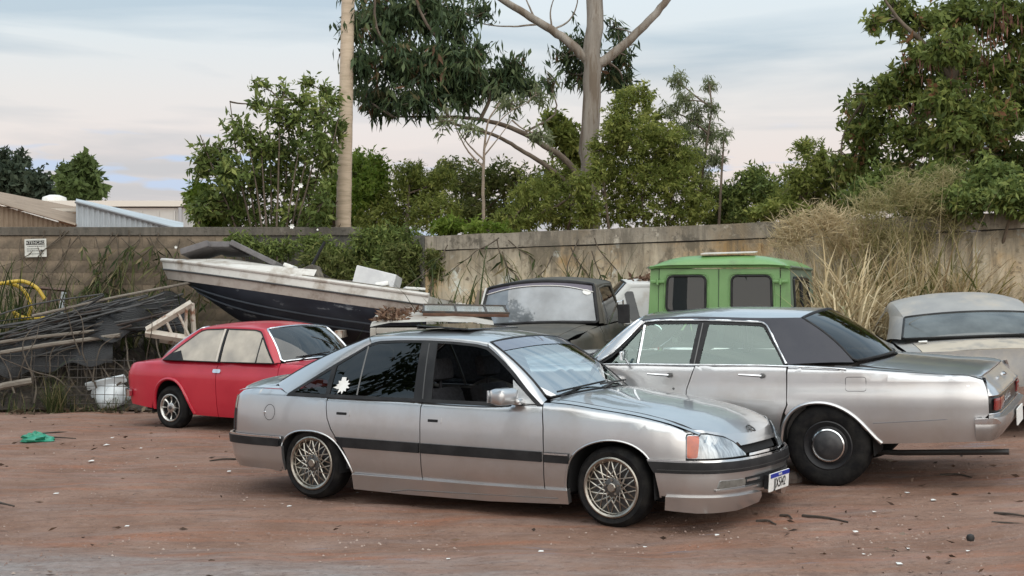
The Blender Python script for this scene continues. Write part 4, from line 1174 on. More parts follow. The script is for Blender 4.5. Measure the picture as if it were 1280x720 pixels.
# ------------------------------------------------------------------ old silver saloon with dark roof sides
def build_dark_roof_saloon():
    root = car_root('classic_sedan', 'old silver four-door sedan with dark roof sides and black steel wheels, seen from its rear side', 'car', (1.605, 12.222), R(154.1), 2.82, z=.127, normal=(-.045, -.03, 1))
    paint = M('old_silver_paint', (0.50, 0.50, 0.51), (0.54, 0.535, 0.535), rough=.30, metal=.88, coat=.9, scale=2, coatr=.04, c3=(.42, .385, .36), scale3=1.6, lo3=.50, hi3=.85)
    navy = M('dark_roof_paint', (0.018, 0.020, 0.032), (0.028, 0.029, 0.040), rough=.45, coat=.35, scale=3, coatr=.1, spec=.3)
    tint = glass('greenish_glass', (0.70, 0.84, 0.77), (.85, 1.0, .94), ior=2.3)
    back = glass('dark_rear_glass', (0.05, 0.055, 0.06), ior=1.6)
    redl = M('red_lens', (0.25, 0.015, 0.012))
    trim = M('cream_trim', (0.10, 0.09, 0.085), rough=.8)
    plan = [(-2.735, 0), (-2.73, .50), (-2.715, .72), (-2.685, .79), (-2.60, .818), (-2.3, .84), (-1.4, .862), (0, .87), (1.0, .865), (1.75, .84), (1.86, .78), (1.92, .66), (1.95, .4), (1.96, 0)]
    B = Body(plan, [(.15, .07), (.3, .03), (.45, .006), (.60, 0), (.74, .004), (.80, .016), (.95, .032), (1.05, .06)],
             [(.2, .05), (.4, 0), (.7, 0), (.9, .04)], [(.2, .12), (.40, .075), (.52, .02), (.62, .0), (.73, .0), (.80, .055), (.875, .115), (.95, .15)],
             [(-2.72, .80), (-2.66, .845), (-2.59, .876), (-2.3, .903), (-1.97, .928), (-1.55, .962), (-1.13, .985), (-.3, 1.0), (.45, 1.006), (.8, .99), (1.5, .965), (2.0, .93), (2.2, .88)], .035)
    S = B.m
    zc = [(-2.75, .81), (-2.62, .90), (-2.5, .925), (-2.2, .952), (-1.8, .985), (-1.4, 1.0), (.5, 1.03), (.8, 1.045), (1.5, 1.01), (2.0, .96), (2.2, .90)]
    arch_r = [(-1.06, .27), (-1.072, .42), (-1.105, .53), (-1.165, .612), (-1.25, .662), (-1.35, .682), (-1.46, .675), (-1.56, .640), (-1.66, .575), (-1.75, .485), (-1.815, .41), (-1.86, .365)]
    arch_f = [(1.04, .27), (1.05, .42), (1.09, .55), (1.17, .64), (1.28, .69), (1.40, .70), (1.52, .685), (1.64, .63), (1.72, .55), (1.77, .43), (1.79, .27)]
    top = lambda a, b, n: [(x, float(B.zsh(x)) - .003) for x in np.linspace(a, b, n)]
    e = B.sx(-2.66)
    quarter = [(-1.128, .70), (-1.132, .665), (-1.105, .60)] + [(-1.12, .565)] + arch_r[3:] + [(-1.87, .363), (-2.2, .375), (B.sx(-2.59), .392), (B.sx(-2.62), .56), (e, .60), (e, .735), (e + .012, .80), (e + .03, .848)] + top(-2.63, -1.135, 14)
    door_r = [(-.288, .27), (-.285, .55), (-.285, .78), (-.365, .992), (-1.122, .975), (-1.122, .70), (-1.118, .66), (-1.085, .59), (-1.062, .50), (-1.05, .27)]
    door_f = [(-.280, .27), (-.277, .55), (-.278, .78), (-.356, .994), (.50, .998), (.62, .80), (.63, .27)]
    fender = [(.64, .27), (1.03, .27)] + arch_f + [(1.80, .30), (B.sx(1.84), .36), (B.sx(1.88), .86)] + top(1.84, .56, 12) + [(.63, .80)]
    def side(mir):
        patch('front_fender', fender, S, paint, root, .1, .02, mir=mir)
        f = patch('door', door_f, S, paint, root, .07, .02, mir=mir)
        r = patch('door', door_r, S, paint, root, .07, .02, mir=mir)
        q = patch('rear_quarter', quarter, S, paint, root, .07, .02, mir=mir)
        tube_on('arch_lip', smooth_path(arch_r, 40), B.off(.004), .016, paint, root, mir)
        xs = np.linspace(-2.685, -1.5, 14); T = B.top(zc)
        strip('quarter_crown', T(xs, B.w(xs)), T(xs, np.full(14, .745)), paint, root, 3, 0, mir=mir)
        xs = np.linspace(.6, 1.84, 12)
        strip('fender_crown', T(xs, B.w(xs)), T(xs, np.full(12, .74)), paint, root, 3, 0, mir=mir)
        # bright spear crease on the rear door, door pulls, belt moulding
        V = [(-.30, .742), (-1.02, .700), (-1.03, .694), (-.30, .715)]
        patch('spear_crease', V, B.off(.010), paint, r, .1, .014, mir=mir)
        for (x, z, pr) in ((-.05, .905, f), (-.84, .898, r)):
            A = S(np.array([x + .10, x - .09]), np.array([z + .012, z])) * ([1, -1, 1] if mir else [1, 1, 1])
            o = np.array([0, -.03 if mir else .03, 0])
            h = MB().tube([A[0] + o * .4, A[0] + o, A[1] + o], [.010, .012, .016], 6, flat=.7)
            h.build('door_handle', chrome, pr)
            MB().lathe([(.022, 0), (.02, -.02 if mir else .02), (0, -.024 if mir else .024)], 12, c=A[1] + o * .5).build('handle_button', dark_alloy, pr)
        if not mir or True:
            k = S(np.array([-.17]), np.array([.79]))[0] * ([1, -1, 1] if mir else [1, 1, 1])
            MB().lathe([(.012, 0), (0, -.006 if mir else .006)], 10, c=k).build('door_lock', dark_alloy, f)
        tube_on('belt_trim', [(x, float(B.zsh(x)) - .012) for x in np.linspace(-1.6, .5, 24)], B.off(.004), .007, chrome, root, mir)
        # fuel door
        o = rounded([(-1.755, .775), (-1.595, .775), (-1.595, .885), (-1.755, .885)], .02)
        L = resample(o + [o[0]], 40)
        tube_on('fuel_door_gap', L, B.off(-.001), .0024, black_trim, q, mir)
        tube_on('body_crease', [(-1.80, .525), (-2.2, .55), (B.sx(-2.61), .578)], B.off(.001), .004, M('crease_grey', (.16, .16, .17), rough=.5), q, mir)
        k = S(np.array([-2.50]), np.array([.80]))[0] * ([1, -1, 1] if mir else [1, 1, 1])
        patch('side_marker', [(-2.53, .812), (-2.51, .812), (-2.51, .820), (-2.53, .820)], B.off(.003), chrome, q, .1, .002, mir=mir)
    both(side)
    # tail: upper roll, lamp panel with letters, bumper
    t0 = B.sx(-2.66); m2 = 2 * B.smin
    patch('tail_roll', [(t0, .735), (m2 - t0, .735), (m2 - t0, .872), (t0, .872)], S, paint, root, .06, .02)
    tp = patch('tail_panel', [(t0 + .01, .600), (m2 - t0 - .01, .600), (m2 - t0 - .01, .735), (t0 + .01, .735)], B.off(-.012), M('tail_black', (.012, .012, .013), rough=.3), root, .08, .01)
    patch('lower_rear_panel', [(t0, .40), (m2 - t0, .40), (m2 - t0, .60), (t0, .60)], S, paint, root, .08, .02)
    for mir in (False, True):
        a = B.sy(.775, False); b = B.sy(.50, False)
        for k in range(3):
            w_ = (a - b) / 3
            patch('tail_lamp', rounded([(b + w_ * k + .006, .622), (b + w_ * (k + 1) - .006, .622), (b + w_ * (k + 1) - .006, .715), (b + w_ * k + .006, .715)], .012), B.off(.004), redl, root, .05, .014, mir=mir)
    for i, ch in enumerate('DODGE'):
        y = .40 - .10 * i
        base = Matrix.Translation((-2.731, y, .668)) @ Matrix(((0, 0, -1, 0), (-1, 0, 0, 0), (0, 1, 0, 0), (0, 0, 0, 1)))
        text_mesh('tail_letter', ch, .075, chrome, tp, base, .004)
    for zz in (.738, .598): tube_on('panel_trim', [(t, zz) for t in np.linspace(t0, m2 - t0, 30)], B.off(.004), .006, chrome, root)
    b0 = B.sx(-2.56)
    bm_ = M('bumper_grey', (0.36, 0.35, 0.35), (0.42, 0.41, 0.40), rough=.3, metal=.8, scale=5)
    bp = patch('rear_bumper', rounded([(b0, .40), (m2 - b0, .40), (m2 - b0, .575), (b0, .575)], .02), lambda a, z: S(a, z, .05 + .02 * np.sin((z - .4) / .175 * 3.1)), bm_, root, .05, .06)
    for mir in (False, True):
        patch('bumper_tip', rounded([(b0 - .15, .530), (b0 + .004, .535), (b0 + .004, .572), (b0 - .12, .576)], .012), B.off(.078), chrome, bp, .04, .02, mir=mir)
    MB().box((-2.80, 0, .50), (.012, .40, .13), None, .004).build('number_plate', M('plate_white', (.7, .7, .7)), root)
    T = B.top(zc)
    boot = [(-2.625, 0), (-2.62, .4), (-2.60, .70), (-2.58, .742), (-2.2, .742), (-1.80, .70)] + [(-1.84 + .17 * (y / .64) ** 2, y) for y in np.linspace(.64, 0, 6)]
    bt = patch('boot_lid', full(boot), T, paint, root, .08, .02, ctr=(-2, 0, 0))
    MB().tube([(-2.68, -.05, .832), (-2.70, 0, .83), (-2.68, .05, .832)], .012, 6).build('boot_catch', chrome, bt)
    hood = [(.82 - .1 * (y / .74) ** 2, y) for y in np.linspace(0, .735, 6)] + [(1.4, .735), (1.80, .70), (1.88, .4), (1.9, 0)]
    patch('bonnet', full(hood), T, paint, root, .1, .02, ctr=(1, 0, 0))
    f0 = B.sx(1.80); s2 = 2 * B.smax
    patch('front_grille', [(B.sy(.7), .55), (s2 - B.sy(.7), .55), (s2 - B.sy(.7), .84), (B.sy(.7), .84)], S, black_trim, root, .1, .02)
    patch('front_bumper', [(f0, .40), (s2 - f0, .40), (s2 - f0, .54), (f0, .54)], B.off(.06), chrome, root, .08, .05)
    for sg in (1, -1): MB().lathe([(.085, 1.92), (.08, 1.96), (.06, 1.975), (0, 1.98)], 20, axis='x', c=(0, sg * .56, .70)).build('headlight', M('lamp_lens', (.6, .6, .6)), root)
    ws = dict(xb=.80, xbe=.60, yb=.73, zb=1.03, zbe=1.0, xt=.26, xte=.215, yt=.575, zt=1.375, zte=1.345, bulge=.02)
    rw = dict(xb=-1.82, xbe=-1.625, yb=.645, zb=1.0, zbe=.985, xt=-1.24, xte=-1.185, yt=.545, zt=1.385, zte=1.345, bulge=.03)
    C = Cabin([(-2, .978), (1, .995)], [(-2, .79), (-1.1, .805), (.2, .80), (.7, .78)], [(-1.3, 1.345), (-.9, 1.352), (0, 1.372), (.3, 1.348)], [(-1.3, .545), (-.9, .575), (.3, .575)],
              [(-1.3, 1.385), (-.9, 1.402), (-.3, 1.416), (.3, 1.380)], ws, rw, bulge=.008)
    dlo_front = [(.56, 1.0), (.40, 1.092), (.20, 1.30), (.165, 1.338)]
    dlo_top = [(-.885, 1.320), (-.635, 1.335), (-.37, 1.347), (-.01, 1.352), (.126, 1.345), (.165, 1.338)]
    dlo_rear = [(-1.125, .985), (-1.02, 1.145), (-.93, 1.285), (-.885, 1.320)]
    G, WS, RW = cabin_glass(root, C, paint, dlo_front, dlo_top, dlo_rear, rail_mat=navy, pillar_c=navy, roof_mat=paint, ws_mat=tint, rw_mat=back, ws_seal=chrome, rw_seal=black_trim, seal_r=.012, bulge=.015)  # roof top takes the silver body paint; rails and rear pillars are dark
    for mir in (False, True):
        ring = [(-1.12, .99)] + dlo_rear[1:-1] + dlo_top + dlo_front[::-1][1:-1] + [(.52, 1.02)]
        rs = resample(ring, 60)
        tube_on('drip_moulding', rs, C.side(.012), .010, chrome, root, mir)
        A, Bq = ribbon2d(rs - [0, .016], .034, None)
        Go = C.side(.005)
        strip('window_surround', Go(A[:, 0], A[:, 1]), Go(Bq[:, 0], Bq[:, 1]), black_trim, root, 1, mir=mir)
        patch('front_door_glass', [(.145, 1.0), (.140, 1.30), (.10, 1.325), (-.34, 1.325), (-.30, .99)], G, tint, root, .1, 0, mir=mir)
        patch('vent_glass', [(.40, 1.005), (.17, 1.275), (.178, 1.0)], G, tint, root, .1, 0, mir=mir)
        tube_on('vent_post', [(.158, 1.0), (.150, 1.31)], C.side(.006), .011, chrome, root, mir)
        patch('centre_pillar', [(-.30, .985), (-.385, .985), (-.43, 1.33), (-.335, 1.33)], C.side(.006), black_trim, root, .1, .01, mir=mir)
        tube_on('pillar_edge', [(-.345, .99), (-.375, 1.32)], C.side(.012), .006, dark_alloy, root, mir)
        patch('rear_door_glass', [(-.38, .985), (-.428, 1.325), (-.87, 1.31), (-1.10, .98)], G, tint, root, .1, 0, mir=mir)
    mb = MB().tube([(.22, .86, 1.0), (.24, .89, 1.05)], .008, 6); mb.box((.25, .89, 1.075), (.03, .13, .08), None, .012)
    mb.build('door_mirror', chrome, root)
    for x in (1.41, -1.435):
        for y in (.735, -.735): wheel(root, x, y, .338, .21, .195, 'steel')
        arch_liner(root, x, .36, .36, .45, .83)
    MB().box((-.05, 0, .45), (3.9, 1.0, .26)).box((0, 0, .38), (2.0, 1.5, .24)).build('underbody', dark_void, root)
    MB().tube([(-1.2, .30, .24), (-1.9, .36, .22), (-2.75, .38, .25)], .024, 8).build('exhaust_pipe', dark_alloy, root)
    interior(root, B, .62, -1.25, .45, .965, .74, trim, seats=((.0, .36), (.0, -.36)), bench=-.95, steer=(.35, .36, .95), h=.45)
    MB().box((-.02, .30, 1.16), (.06, .09, .05), None, .015).build('cabin_mirror', white_paint, root)
build_dark_roof_saloon()

# ------------------------------------------------------------------ red two-door
def build_red_coupe():
    root = car_root('red_coupe', 'small red two-door coupe parked in front of the boat', 'car', (-2.801, 16.784), R(-32.8), 2.49, z=-.012, normal=(0, 0, 1))
    paint = M('red_paint', (0.40, 0.008, 0.026), (0.45, 0.016, 0.034), rough=.38, coat=.5, scale=2.2, coatr=.08)
    pale = glass('cream_tinted_glass', (.5, .45, .38), 1.0, (.58, .50, .39), .66, ior=2.0, dirt=.18)  # cream colour mixed into the side panes
    dark = glass('dim_screen', (0.16, 0.20, 0.21), 1.0, ior=1.9)
    plan = [(-2.14, 0), (-2.13, .40), (-2.10, .58), (-2.03, .675), (-1.84, .722), (-1.3, .75), (-.5, .768), (.3, .772), (1.0, .765), (1.5, .735), (1.78, .68), (1.9, .55), (1.95, .3), (1.96, 0)]
    B = Body(plan, [(.12, .07), (.2, .04), (.35, .015), (.5, .004), (.62, 0), (.70, .004), (.76, .02), (.85, .04), (.95, .07)], [(.2, .06), (.4, .0), (.7, .02), (.85, .08)], [(.15, .10), (.3, .04), (.5, .0), (.70, .0), (.78, .03), (.85, .07)],
             [(-2.13, .770), (-2.03, .800), (-1.75, .834), (-1.4, .862), (-.9, .872), (.5, .872), (.9, .862), (1.4, .82), (1.85, .75)], .05)
    S = B.m
    zc = [(-2.06, .80), (-1.9, .85), (-1.6, .885), (-1.2, .90), (.4, .91), (.7, .915), (1.2, .89), (1.7, .82), (1.95, .74)]
    k_ = 1.02
    arch_r = [(-1.50, .25), (-1.495, .38), (-1.465, .49), (-1.40, .575), (-1.31, .622), (-1.21, .632), (-1.11, .612), (-1.02, .55), (-.95, .455), (-.885, .35), (-.80, .215)]
    arch_f = [(.90, .215), (.93, .36), (.97, .46), (1.04, .56), (1.14, .615), (1.25, .63), (1.36, .61), (1.45, .55), (1.52, .45), (1.55, .34), (1.56, .24)]
    top = lambda a, b, n: [(x, float(B.zsh(x)) - .003) for x in np.linspace(a, b, n)]
    e = B.sx(-2.045)
    quarter = [(-.41, .20), (-.80, .205)] + arch_r[::-1][1:] + [(-1.52, .25), (B.sx(-1.97), .29), (e, .36), (e, .775)] + top(-1.99, -.425, 14) + [(-.42, .5)]
    door = [(-.40, .20), (-.41, .5), (-.415, .866), (.56, .866), (.575, .70), (.575, .20)]
    fender = [(.585, .20), (.90, .205)] + arch_f + [(1.6, .25), (B.sx(1.8), .33), (B.sx(1.84), .72)] + top(1.8, .57, 12) + [(.585, .70)]
    T = B.top(zc)
    def side(mir):
        patch('front_fender', fender, S, paint, root, .08, .02, mir=mir)
        d = patch('door', door, S, paint, root, .08, .02, mir=mir)
        patch('rear_quarter', quarter, S, paint, root, .08, .02, mir=mir)
        for ar in (arch_r, arch_f): tube_on('arch_flare', smooth_path(ar, 36), B.off(.0), .022, paint, root, mir)
        xs = np.linspace(-2.02, -1.3, 10)
        strip('quarter_crown', T(xs, B.w(xs)), T(xs, np.full(10, .61)), paint, root, 3, 0, mir=mir)
        xs = np.linspace(.6, 1.8, 10)
        strip('fender_crown', T(xs, B.w(xs)), T(xs, np.full(10, .64)), paint, root, 3, 0, mir=mir)
        o = rounded([(-.47, .732), (-.34, .732), (-.34, .776), (-.47, .776)], .02)
        patch('door_handle', o, B.off(.016), chrome, d, .05, .016, mir=mir)
        a0, a1 = B.sy(.3, False), B.sx(-2.05)
        patch('tail_lamp', rounded([(a0, .52), (a1, .52), (a1, .70), (a0, .70)], .012), B.off(.006), M('red_lens', (.25, .015, .012)), root, .08, .01, mir=mir)
        b0 = B.sx(-1.93)
        patch('bumper_end', rounded([(b0 - .14, .375), (b0, .385), (b0, .470), (b0 - .14, .480)], .02), B.off(.055), chrome, root, .04, .04, mir=mir)
    both(side)
    m2 = 2 * B.smin; b0 = B.sx(-1.97)
    patch('rear_panel', [(e, .36), (m2 - e, .36), (m2 - e, .79), (e, .79)], S, paint, root, .08, .02)
    patch('rear_bumper', [(b0 - .12, .38), (m2 - b0 + .12, .38), (m2 - b0 + .12, .475), (b0 - .12, .475)], B.off(.05), chrome, root, .06, .04)
    s2 = 2 * B.smax; f0 = B.sx(1.7)
    patch('front_panel', [(f0 + .1, .33), (s2 - f0 - .1, .33), (s2 - f0 - .1, .75), (f0 + .1, .75)], S, black_trim, root, .1, .02)
    patch('front_bumper', [(f0, .37), (s2 - f0, .37), (s2 - f0, .46), (f0, .46)], B.off(.05), chrome, root, .08, .04)
    for sg in (1, -1): MB().lathe([(.085, 1.92), (.08, 1.96), (0, 1.975)], 18, axis='x', c=(0, sg * .5, .6)).build('headlight', M('lamp_lens', (.6, .6, .6)), root)
    boot = [(-2.06, 0), (-2.055, .4), (-2.02, .58), (-1.96, .607), (-1.62, .607)] + [(-1.62 + .1 * (y / .6) ** 2, y) for y in np.linspace(.58, 0, 5)]
    patch('boot_lid', full(boot), T, paint, root, .1, .02, ctr=(-2, 0, 0))
    hood = [(.80 - .2 * (y / .64) ** 2, y) for y in np.linspace(0, .635, 6)] + [(1.3, .635), (1.72, .62), (1.84, .4), (1.87, 0)]
    patch('bonnet', full(hood), T, paint, root, .1, .02, ctr=(1, 0, 0))
    ws = dict(xb=.72, xbe=.545, yb=.672, zb=.915, zbe=.876, xt=.255, xte=.195, yt=.545, zt=1.312, zte=1.262, bulge=.03)
    rw = dict(xb=-1.62, xbe=-1.50, yb=.60, zb=.895, zbe=.872, xt=-.90, xte=-.86, yt=.53, zt=1.30, zte=1.258, bulge=.03)
    C = Cabin([(-2, .855), (1, .862)], [(-2, .72), (-1.3, .745), (-.5, .755), (.5, .75), (.8, .72)], [(-1.0, 1.25), (-.7, 1.272), (-.2, 1.284), (.25, 1.262)], [(-1, .53), (-.4, .55), (.3, .545)],
              [(-1.0, 1.285), (-.6, 1.332), (-.1, 1.345), (.3, 1.300)], ws, rw, bulge=.012)
    dlo_front = [(.51, .868), (.40, .98), (.25, 1.13), (.15, 1.225)]
    dlo_top = [(-.86, 1.222), (-.78, 1.242), (-.44, 1.256), (.05, 1.248), (.15, 1.225)]
    dlo_rear = [(-1.34, .866), (-1.236, .942), (-1.05, 1.085), (-.90, 1.20), (-.86, 1.222)]
    G, WS, RW = cabin_glass(root, C, paint, dlo_front, dlo_top, dlo_rear, ws_mat=dark, rw_mat=dark, ws_seal=chrome, rw_seal=chrome, seal_r=.014, bulge=.02)
    for mir in (False, True):
        ring = dlo_rear[:-1] + dlo_top + dlo_front[::-1][1:]
        A, Bq = ribbon2d(resample(ring, 50), .016, None); Go = C.side(.004)
        strip('window_surround', Go(A[:, 0], A[:, 1]), Go(Bq[:, 0], Bq[:, 1]), black_trim, root, 1, mir=mir)
        patch('quarter_vent', [(-1.33, .868), (-.985, .868), (-1.085, .985), (-1.235, .945), (-1.235, .94)], C.side(.005), black_trim, root, .1, .006, mir=mir)
        patch('quarter_vent_top', [(-1.235, .943), (-1.08, .98), (-1.03, 1.10)], C.side(.002), black_trim, root, .1, .006, mir=mir) if False else None
        patch('quarter_glass', [(-1.235, .945), (-1.085, .985), (-.985, .866), (-.40, .862), (-.452, 1.25), (-.79, 1.236), (-.90, 1.195), (-1.05, 1.08)], G, pale, root, .1, 0, mir=mir)
        patch('door_pillar', [(-.425, .862), (-.395, .862), (-.425, 1.255), (-.455, 1.255)], C.side(.010), M('cream_pillar', (.55, .50, .43), rough=.4), root, .1, .012, mir=mir)
        patch('pillar_gap', [(-.394, .862), (-.36, .862), (-.395, 1.25), (-.424, 1.25)], C.side(.006), black_trim, root, .1, .006, mir=mir)
        patch('door_glass', [(-.35, .862), (.22, .866), (.195, 1.17), (.13, 1.228), (.03, 1.243), (-.385, 1.248)], G, pale, root, .1, 0, mir=mir)
        tube_on('vent_post', [(.226, .866), (.200, 1.16)], C.side(.004), .008, black_trim, root, mir)
        patch('vent_glass', [(.236, .868), (.485, .870), (.212, 1.145)], G, pale, root, .1, 0, mir=mir)
        tube_on('belt_trim', [(-1.33, .866), (-.4, .862), (.5, .868)], C.side(.012), .007, black_trim, root, mir)
    for y0, y1 in ((-.5, .02), (.05, .5)):
        pts = WS(np.array([y0 / .67, y1 / .67]), np.array([.05, .10])) + np.array([.02, 0, .02])
        MB().tube(pts, .007, 5).tube([pts[0] - [-.04, 0, .04], pts.mean(0)], .006, 5).build('wiper', black_trim, root)
    for x in (1.24, -1.225):
        for y in (.655, -.655): wheel(root, x, y, .272, .165, .168, 'slot')
        arch_liner(root, x, .30, .33, .42, .73)
    MB().box((-.1, 0, .36), (3.6, .98, .30)).box((.05, 0, .33), (1.5, 1.38, .24)).build('underbody', dark_void, root)
    interior(root, B, .56, -1.05, .36, .845, .68, cloth, seats=((-.05, .33), (-.05, -.33)), bench=-.85, steer=(.30, .33, .86), h=.45)
build_red_coupe()
# ------------------------------------------------------------------ plants
def leaf_object(name, C, D, L, W, tint, mat, parent, droopn=None):
    """C base points, D unit directions, kite-shaped leaf faces"""
    n = len(C)
    r = np.random.default_rng(n)
    side = np.cross(D, r.normal(size=(n, 3))); side /= np.linalg.norm(side, axis=1)[:, None] + 1e-9
    nm = np.cross(side, D)
    L = np.broadcast_to(L, (n,))[:, None]; W = np.broadcast_to(W, (n,))[:, None]
    V = np.empty((n, 4, 3))
    V[:, 0] = C; V[:, 1] = C + D * L * .42 + side * W * .5 + nm * W * .12
    V[:, 2] = C + D * L - nm * L * .10; V[:, 3] = C + D * L * .42 - side * W * .5 + nm * W * .12
    me = bpy.data.meshes.new(name)
    me.vertices.add(n * 4); me.vertices.foreach_set('co', V.astype(np.float32).ravel())
    me.loops.add(n * 4); me.loops.foreach_set('vertex_index', np.arange(n * 4, dtype=np.int32))
    me.polygons.add(n); me.polygons.foreach_set('loop_start', (np.arange(n) * 4).astype(np.int32)); me.polygons.foreach_set('loop_total', np.full(n, 4, np.int32))
    a = me.attributes.new('tint', 'FLOAT', 'POINT'); a.data.foreach_set('value', np.repeat(tint, 4).astype(np.float32))
    me.materials.append(mat); me.update(calc_edges=True)
    return link(name, me, parent)

def unit(v): return v / (np.linalg.norm(v, axis=-1, keepdims=True) + 1e-9)

def crown_leaves(clumps, n, r, twig_leaves=8, droop=.3, spread=.55, shell=.45, pinnate=False, lsize=.1):
    """leaf bases and directions gathered on twigs through ellipsoid clumps; clumps: (centre, radii)"""
    vol = np.array([c[1][0] * c[1][2] for c in clumps]); vol = vol / vol.sum()
    C, D, T, TW = [], [], [], []
    for (c, rad), f in zip(clumps, vol):
        nt = max(3, int(n * f / twig_leaves))
        u = unit(r.normal(size=(nt, 3))); rr = (shell + (1 - shell) * r.random(nt) ** .6) * (1 + .12 * r.normal(size=nt))
        # lumpy outline: a few random lobes
        lob = unit(r.normal(size=(6, 3))); k = (u @ lob.T).max(1); rr = rr * (.72 + .38 * k)
        tip = c + u * rad * rr[:, None]
        td = unit(u * np.array([1, 1, .7]) + r.normal(size=(nt, 3)) * .55 + np.array([0, 0, -droop * .5 + .15]))
        ct = np.clip(.5 + .22 * r.normal(size=nt) , 0, 1)
        tl = lsize * (1.6 + 1.4 * r.random(nt))
        for j in range(twig_leaves):
            s = (j + .5) / twig_leaves
            p = tip - td * (tl * (1 - s))[:, None]
            if pinnate:
                sd = unit(np.cross(td, r.normal(size=3)))
                d = unit(sd * (1 if j % 2 else -1) + td * .45 + np.array([0, 0, -droop]))
            else:
                d = unit(td * .5 + r.normal(size=(nt, 3)) * spread + np.array([0, 0, -droop]))
            C.append(p); D.append(d); T.append(np.clip(ct + .12 * r.normal(size=nt), 0, 1))
        TW.append((tip, td, tl))
    return np.concatenate(C), np.concatenate(D), np.concatenate(T), TW

def px_clumps(lst, Y, dy=0.5, dr=1.0, seed=0):
    """(u, v, ru, rv[, depth offset]) in photograph pixels -> world ellipsoids with real depth"""
    r = random.Random(seed); out = []
    for q in lst:
        u, v, ru, rv = q[:4]; y = Y + (q[4] if len(q) > 4 else r.uniform(-dy, dy))
        c = PX(u, v, y); rx, rz = ru / FPX * y, rv / FPX * y
        out.append((c, np.array([rx, max(.5 * (rx + rz), .25) * dr, rz])))
    return out

bark = M('bark', (.10, .075, .055), (.16, .125, .095), rough=.95, scale=6, stretch=(1, 1, .3), bump=.5, bscale=20)
pale_bark = M('pale_bark', (.215, .185, .155), (.35, .315, .275), rough=.85, scale=4, stretch=(3, 3, .3), c3=(.15, .115, .085), scale3=2.0, lo3=.47, hi3=.58, bump=.3, bscale=14)

def plant(name, label, cat, base, trunks, clumps, n, mat, group=None, leaf=(.14, .05), twig_leaves=8, droop=.3, shell=.45, pinnate=False, spread=.55, tmat=None, seed=1, limbs=True, trunk_name='trunk', lvar=.55, twigs=14):
    """trunks: list of (points, radii); clumps: world ellipsoids. A thing with trunk, branches and crown"""
    r = np.random.default_rng(seed); n = int(n * 1.8); leaf = (leaf[0] * 1.05, leaf[1] * 1.1)
    base = np.array(base, float)
    root = thing(name, label, cat, tuple(base), group=group)
    tmat = tmat or bark
    for pts, rad in trunks:
        P = smooth_path(np.array(pts, float), max(8, len(pts) * 5)); rr = np.interp(np.linspace(0, 1, len(P)), np.linspace(0, 1, len(rad)), rad)
        jit = r.normal(size=P.shape) * rr[:, None] * .10; P = P + jit
        MB().tube(P - base, rr, 9 if rad[0] > .04 else 6).build(trunk_name, tmat, root, 60)
    C, D, T, TW = crown_leaves(clumps, n, r, twig_leaves, droop, spread, shell, pinnate, leaf[0])
    if limbs and len(trunks):
        b = MB(); allp = np.concatenate([smooth_path(np.array(p, float), 12) for p, _ in trunks])
        for (c, rad), (tip, td, tl) in zip(clumps, TW):
            a = allp[np.argmin(np.linalg.norm(allp - (c - [0, 0, .5 * rad[2]]), axis=1))]
            mid = (a + c) / 2 + r.normal(size=3) * .12 * np.linalg.norm(c - a) * np.array([1, 1, .4]); w = min(.035, .012 + .01 * np.linalg.norm(c - a))
            b.tube(smooth_path([a - base, mid - base, c - base], 7), np.linspace(w, w * .5, 7), 5, caps=False)
            for k in r.choice(len(tip), min(twigs, len(tip)), replace=False):
                s = c * .6 + mid * .4 if r.random() < .3 else c + r.normal(size=3) * rad * .2
                q = tip[k] - td[k] * tl[k] * .6
                b.tube([s - base, (s + q) / 2 - base + r.normal(size=3) * .05 * np.linalg.norm(q - s), q - base], [w * .45, w * .32, w * .18], 4, caps=False)
        b.build('branches', tmat, root, 60)['kind'] = 'stuff'
    n_ = len(C); Ls = leaf[0] * (1 + lvar * (r.random(n_) - .5) * 2); Ws = leaf[1] * (1 + lvar * (r.random(n_) - .5) * 2)
    leaf_object('crown', C - base, D, Ls, Ws, T, mat, root)
    return root

G1 = leafmat('leaf_dark', [(0, (0.062, 0.092, 0.028)), (.5, (0.139, 0.186, 0.053)), (1, (0.278, 0.312, 0.094))], .25)
G2 = leafmat('leaf_mid', [(0, (0.095, 0.122, 0.029)), (.5, (0.204, 0.241, 0.057)), (1, (0.364, 0.379, 0.104))], .32)
G3 = leafmat('leaf_lime', [(0, (0.073, 0.121, 0.017)), (.5, (0.146, 0.213, 0.032)), (1, (0.244, 0.299, 0.065))], .4)
GE = leafmat('leaf_gum', [(0, (0.031, 0.051, 0.028)), (.5, (0.069, 0.103, 0.048)), (.85, (0.122, 0.157, 0.069)), (1, (.16, .09, .055))], .22, .4)
GF = leafmat('leaf_feather', [(0, (0.098, 0.131, 0.032)), (.5, (0.210, 0.247, 0.061)), (1, (0.374, 0.389, 0.114))], .35)
GP = leafmat('leaf_pale', [(0, (0.112, 0.144, 0.069)), (.5, (0.206, 0.237, 0.125)), (1, (0.325, 0.350, 0.213))], .35)
GR = leafmat('leaf_right', [(0, (0.052, 0.077, 0.024)), (.5, (0.135, 0.173, 0.045)), (.86, (0.249, 0.276, 0.075)), (1, (.22, .11, .06))], .28)
GO = leafmat('leaf_olive', [(0, (0.070, 0.093, 0.027)), (.5, (0.148, 0.172, 0.054)), (1, (0.264, 0.266, 0.099))], .35)

def W2(pts, Y): return [PX(u, v, Y + (d[0] if d else 0)) for u, v, *d in pts]

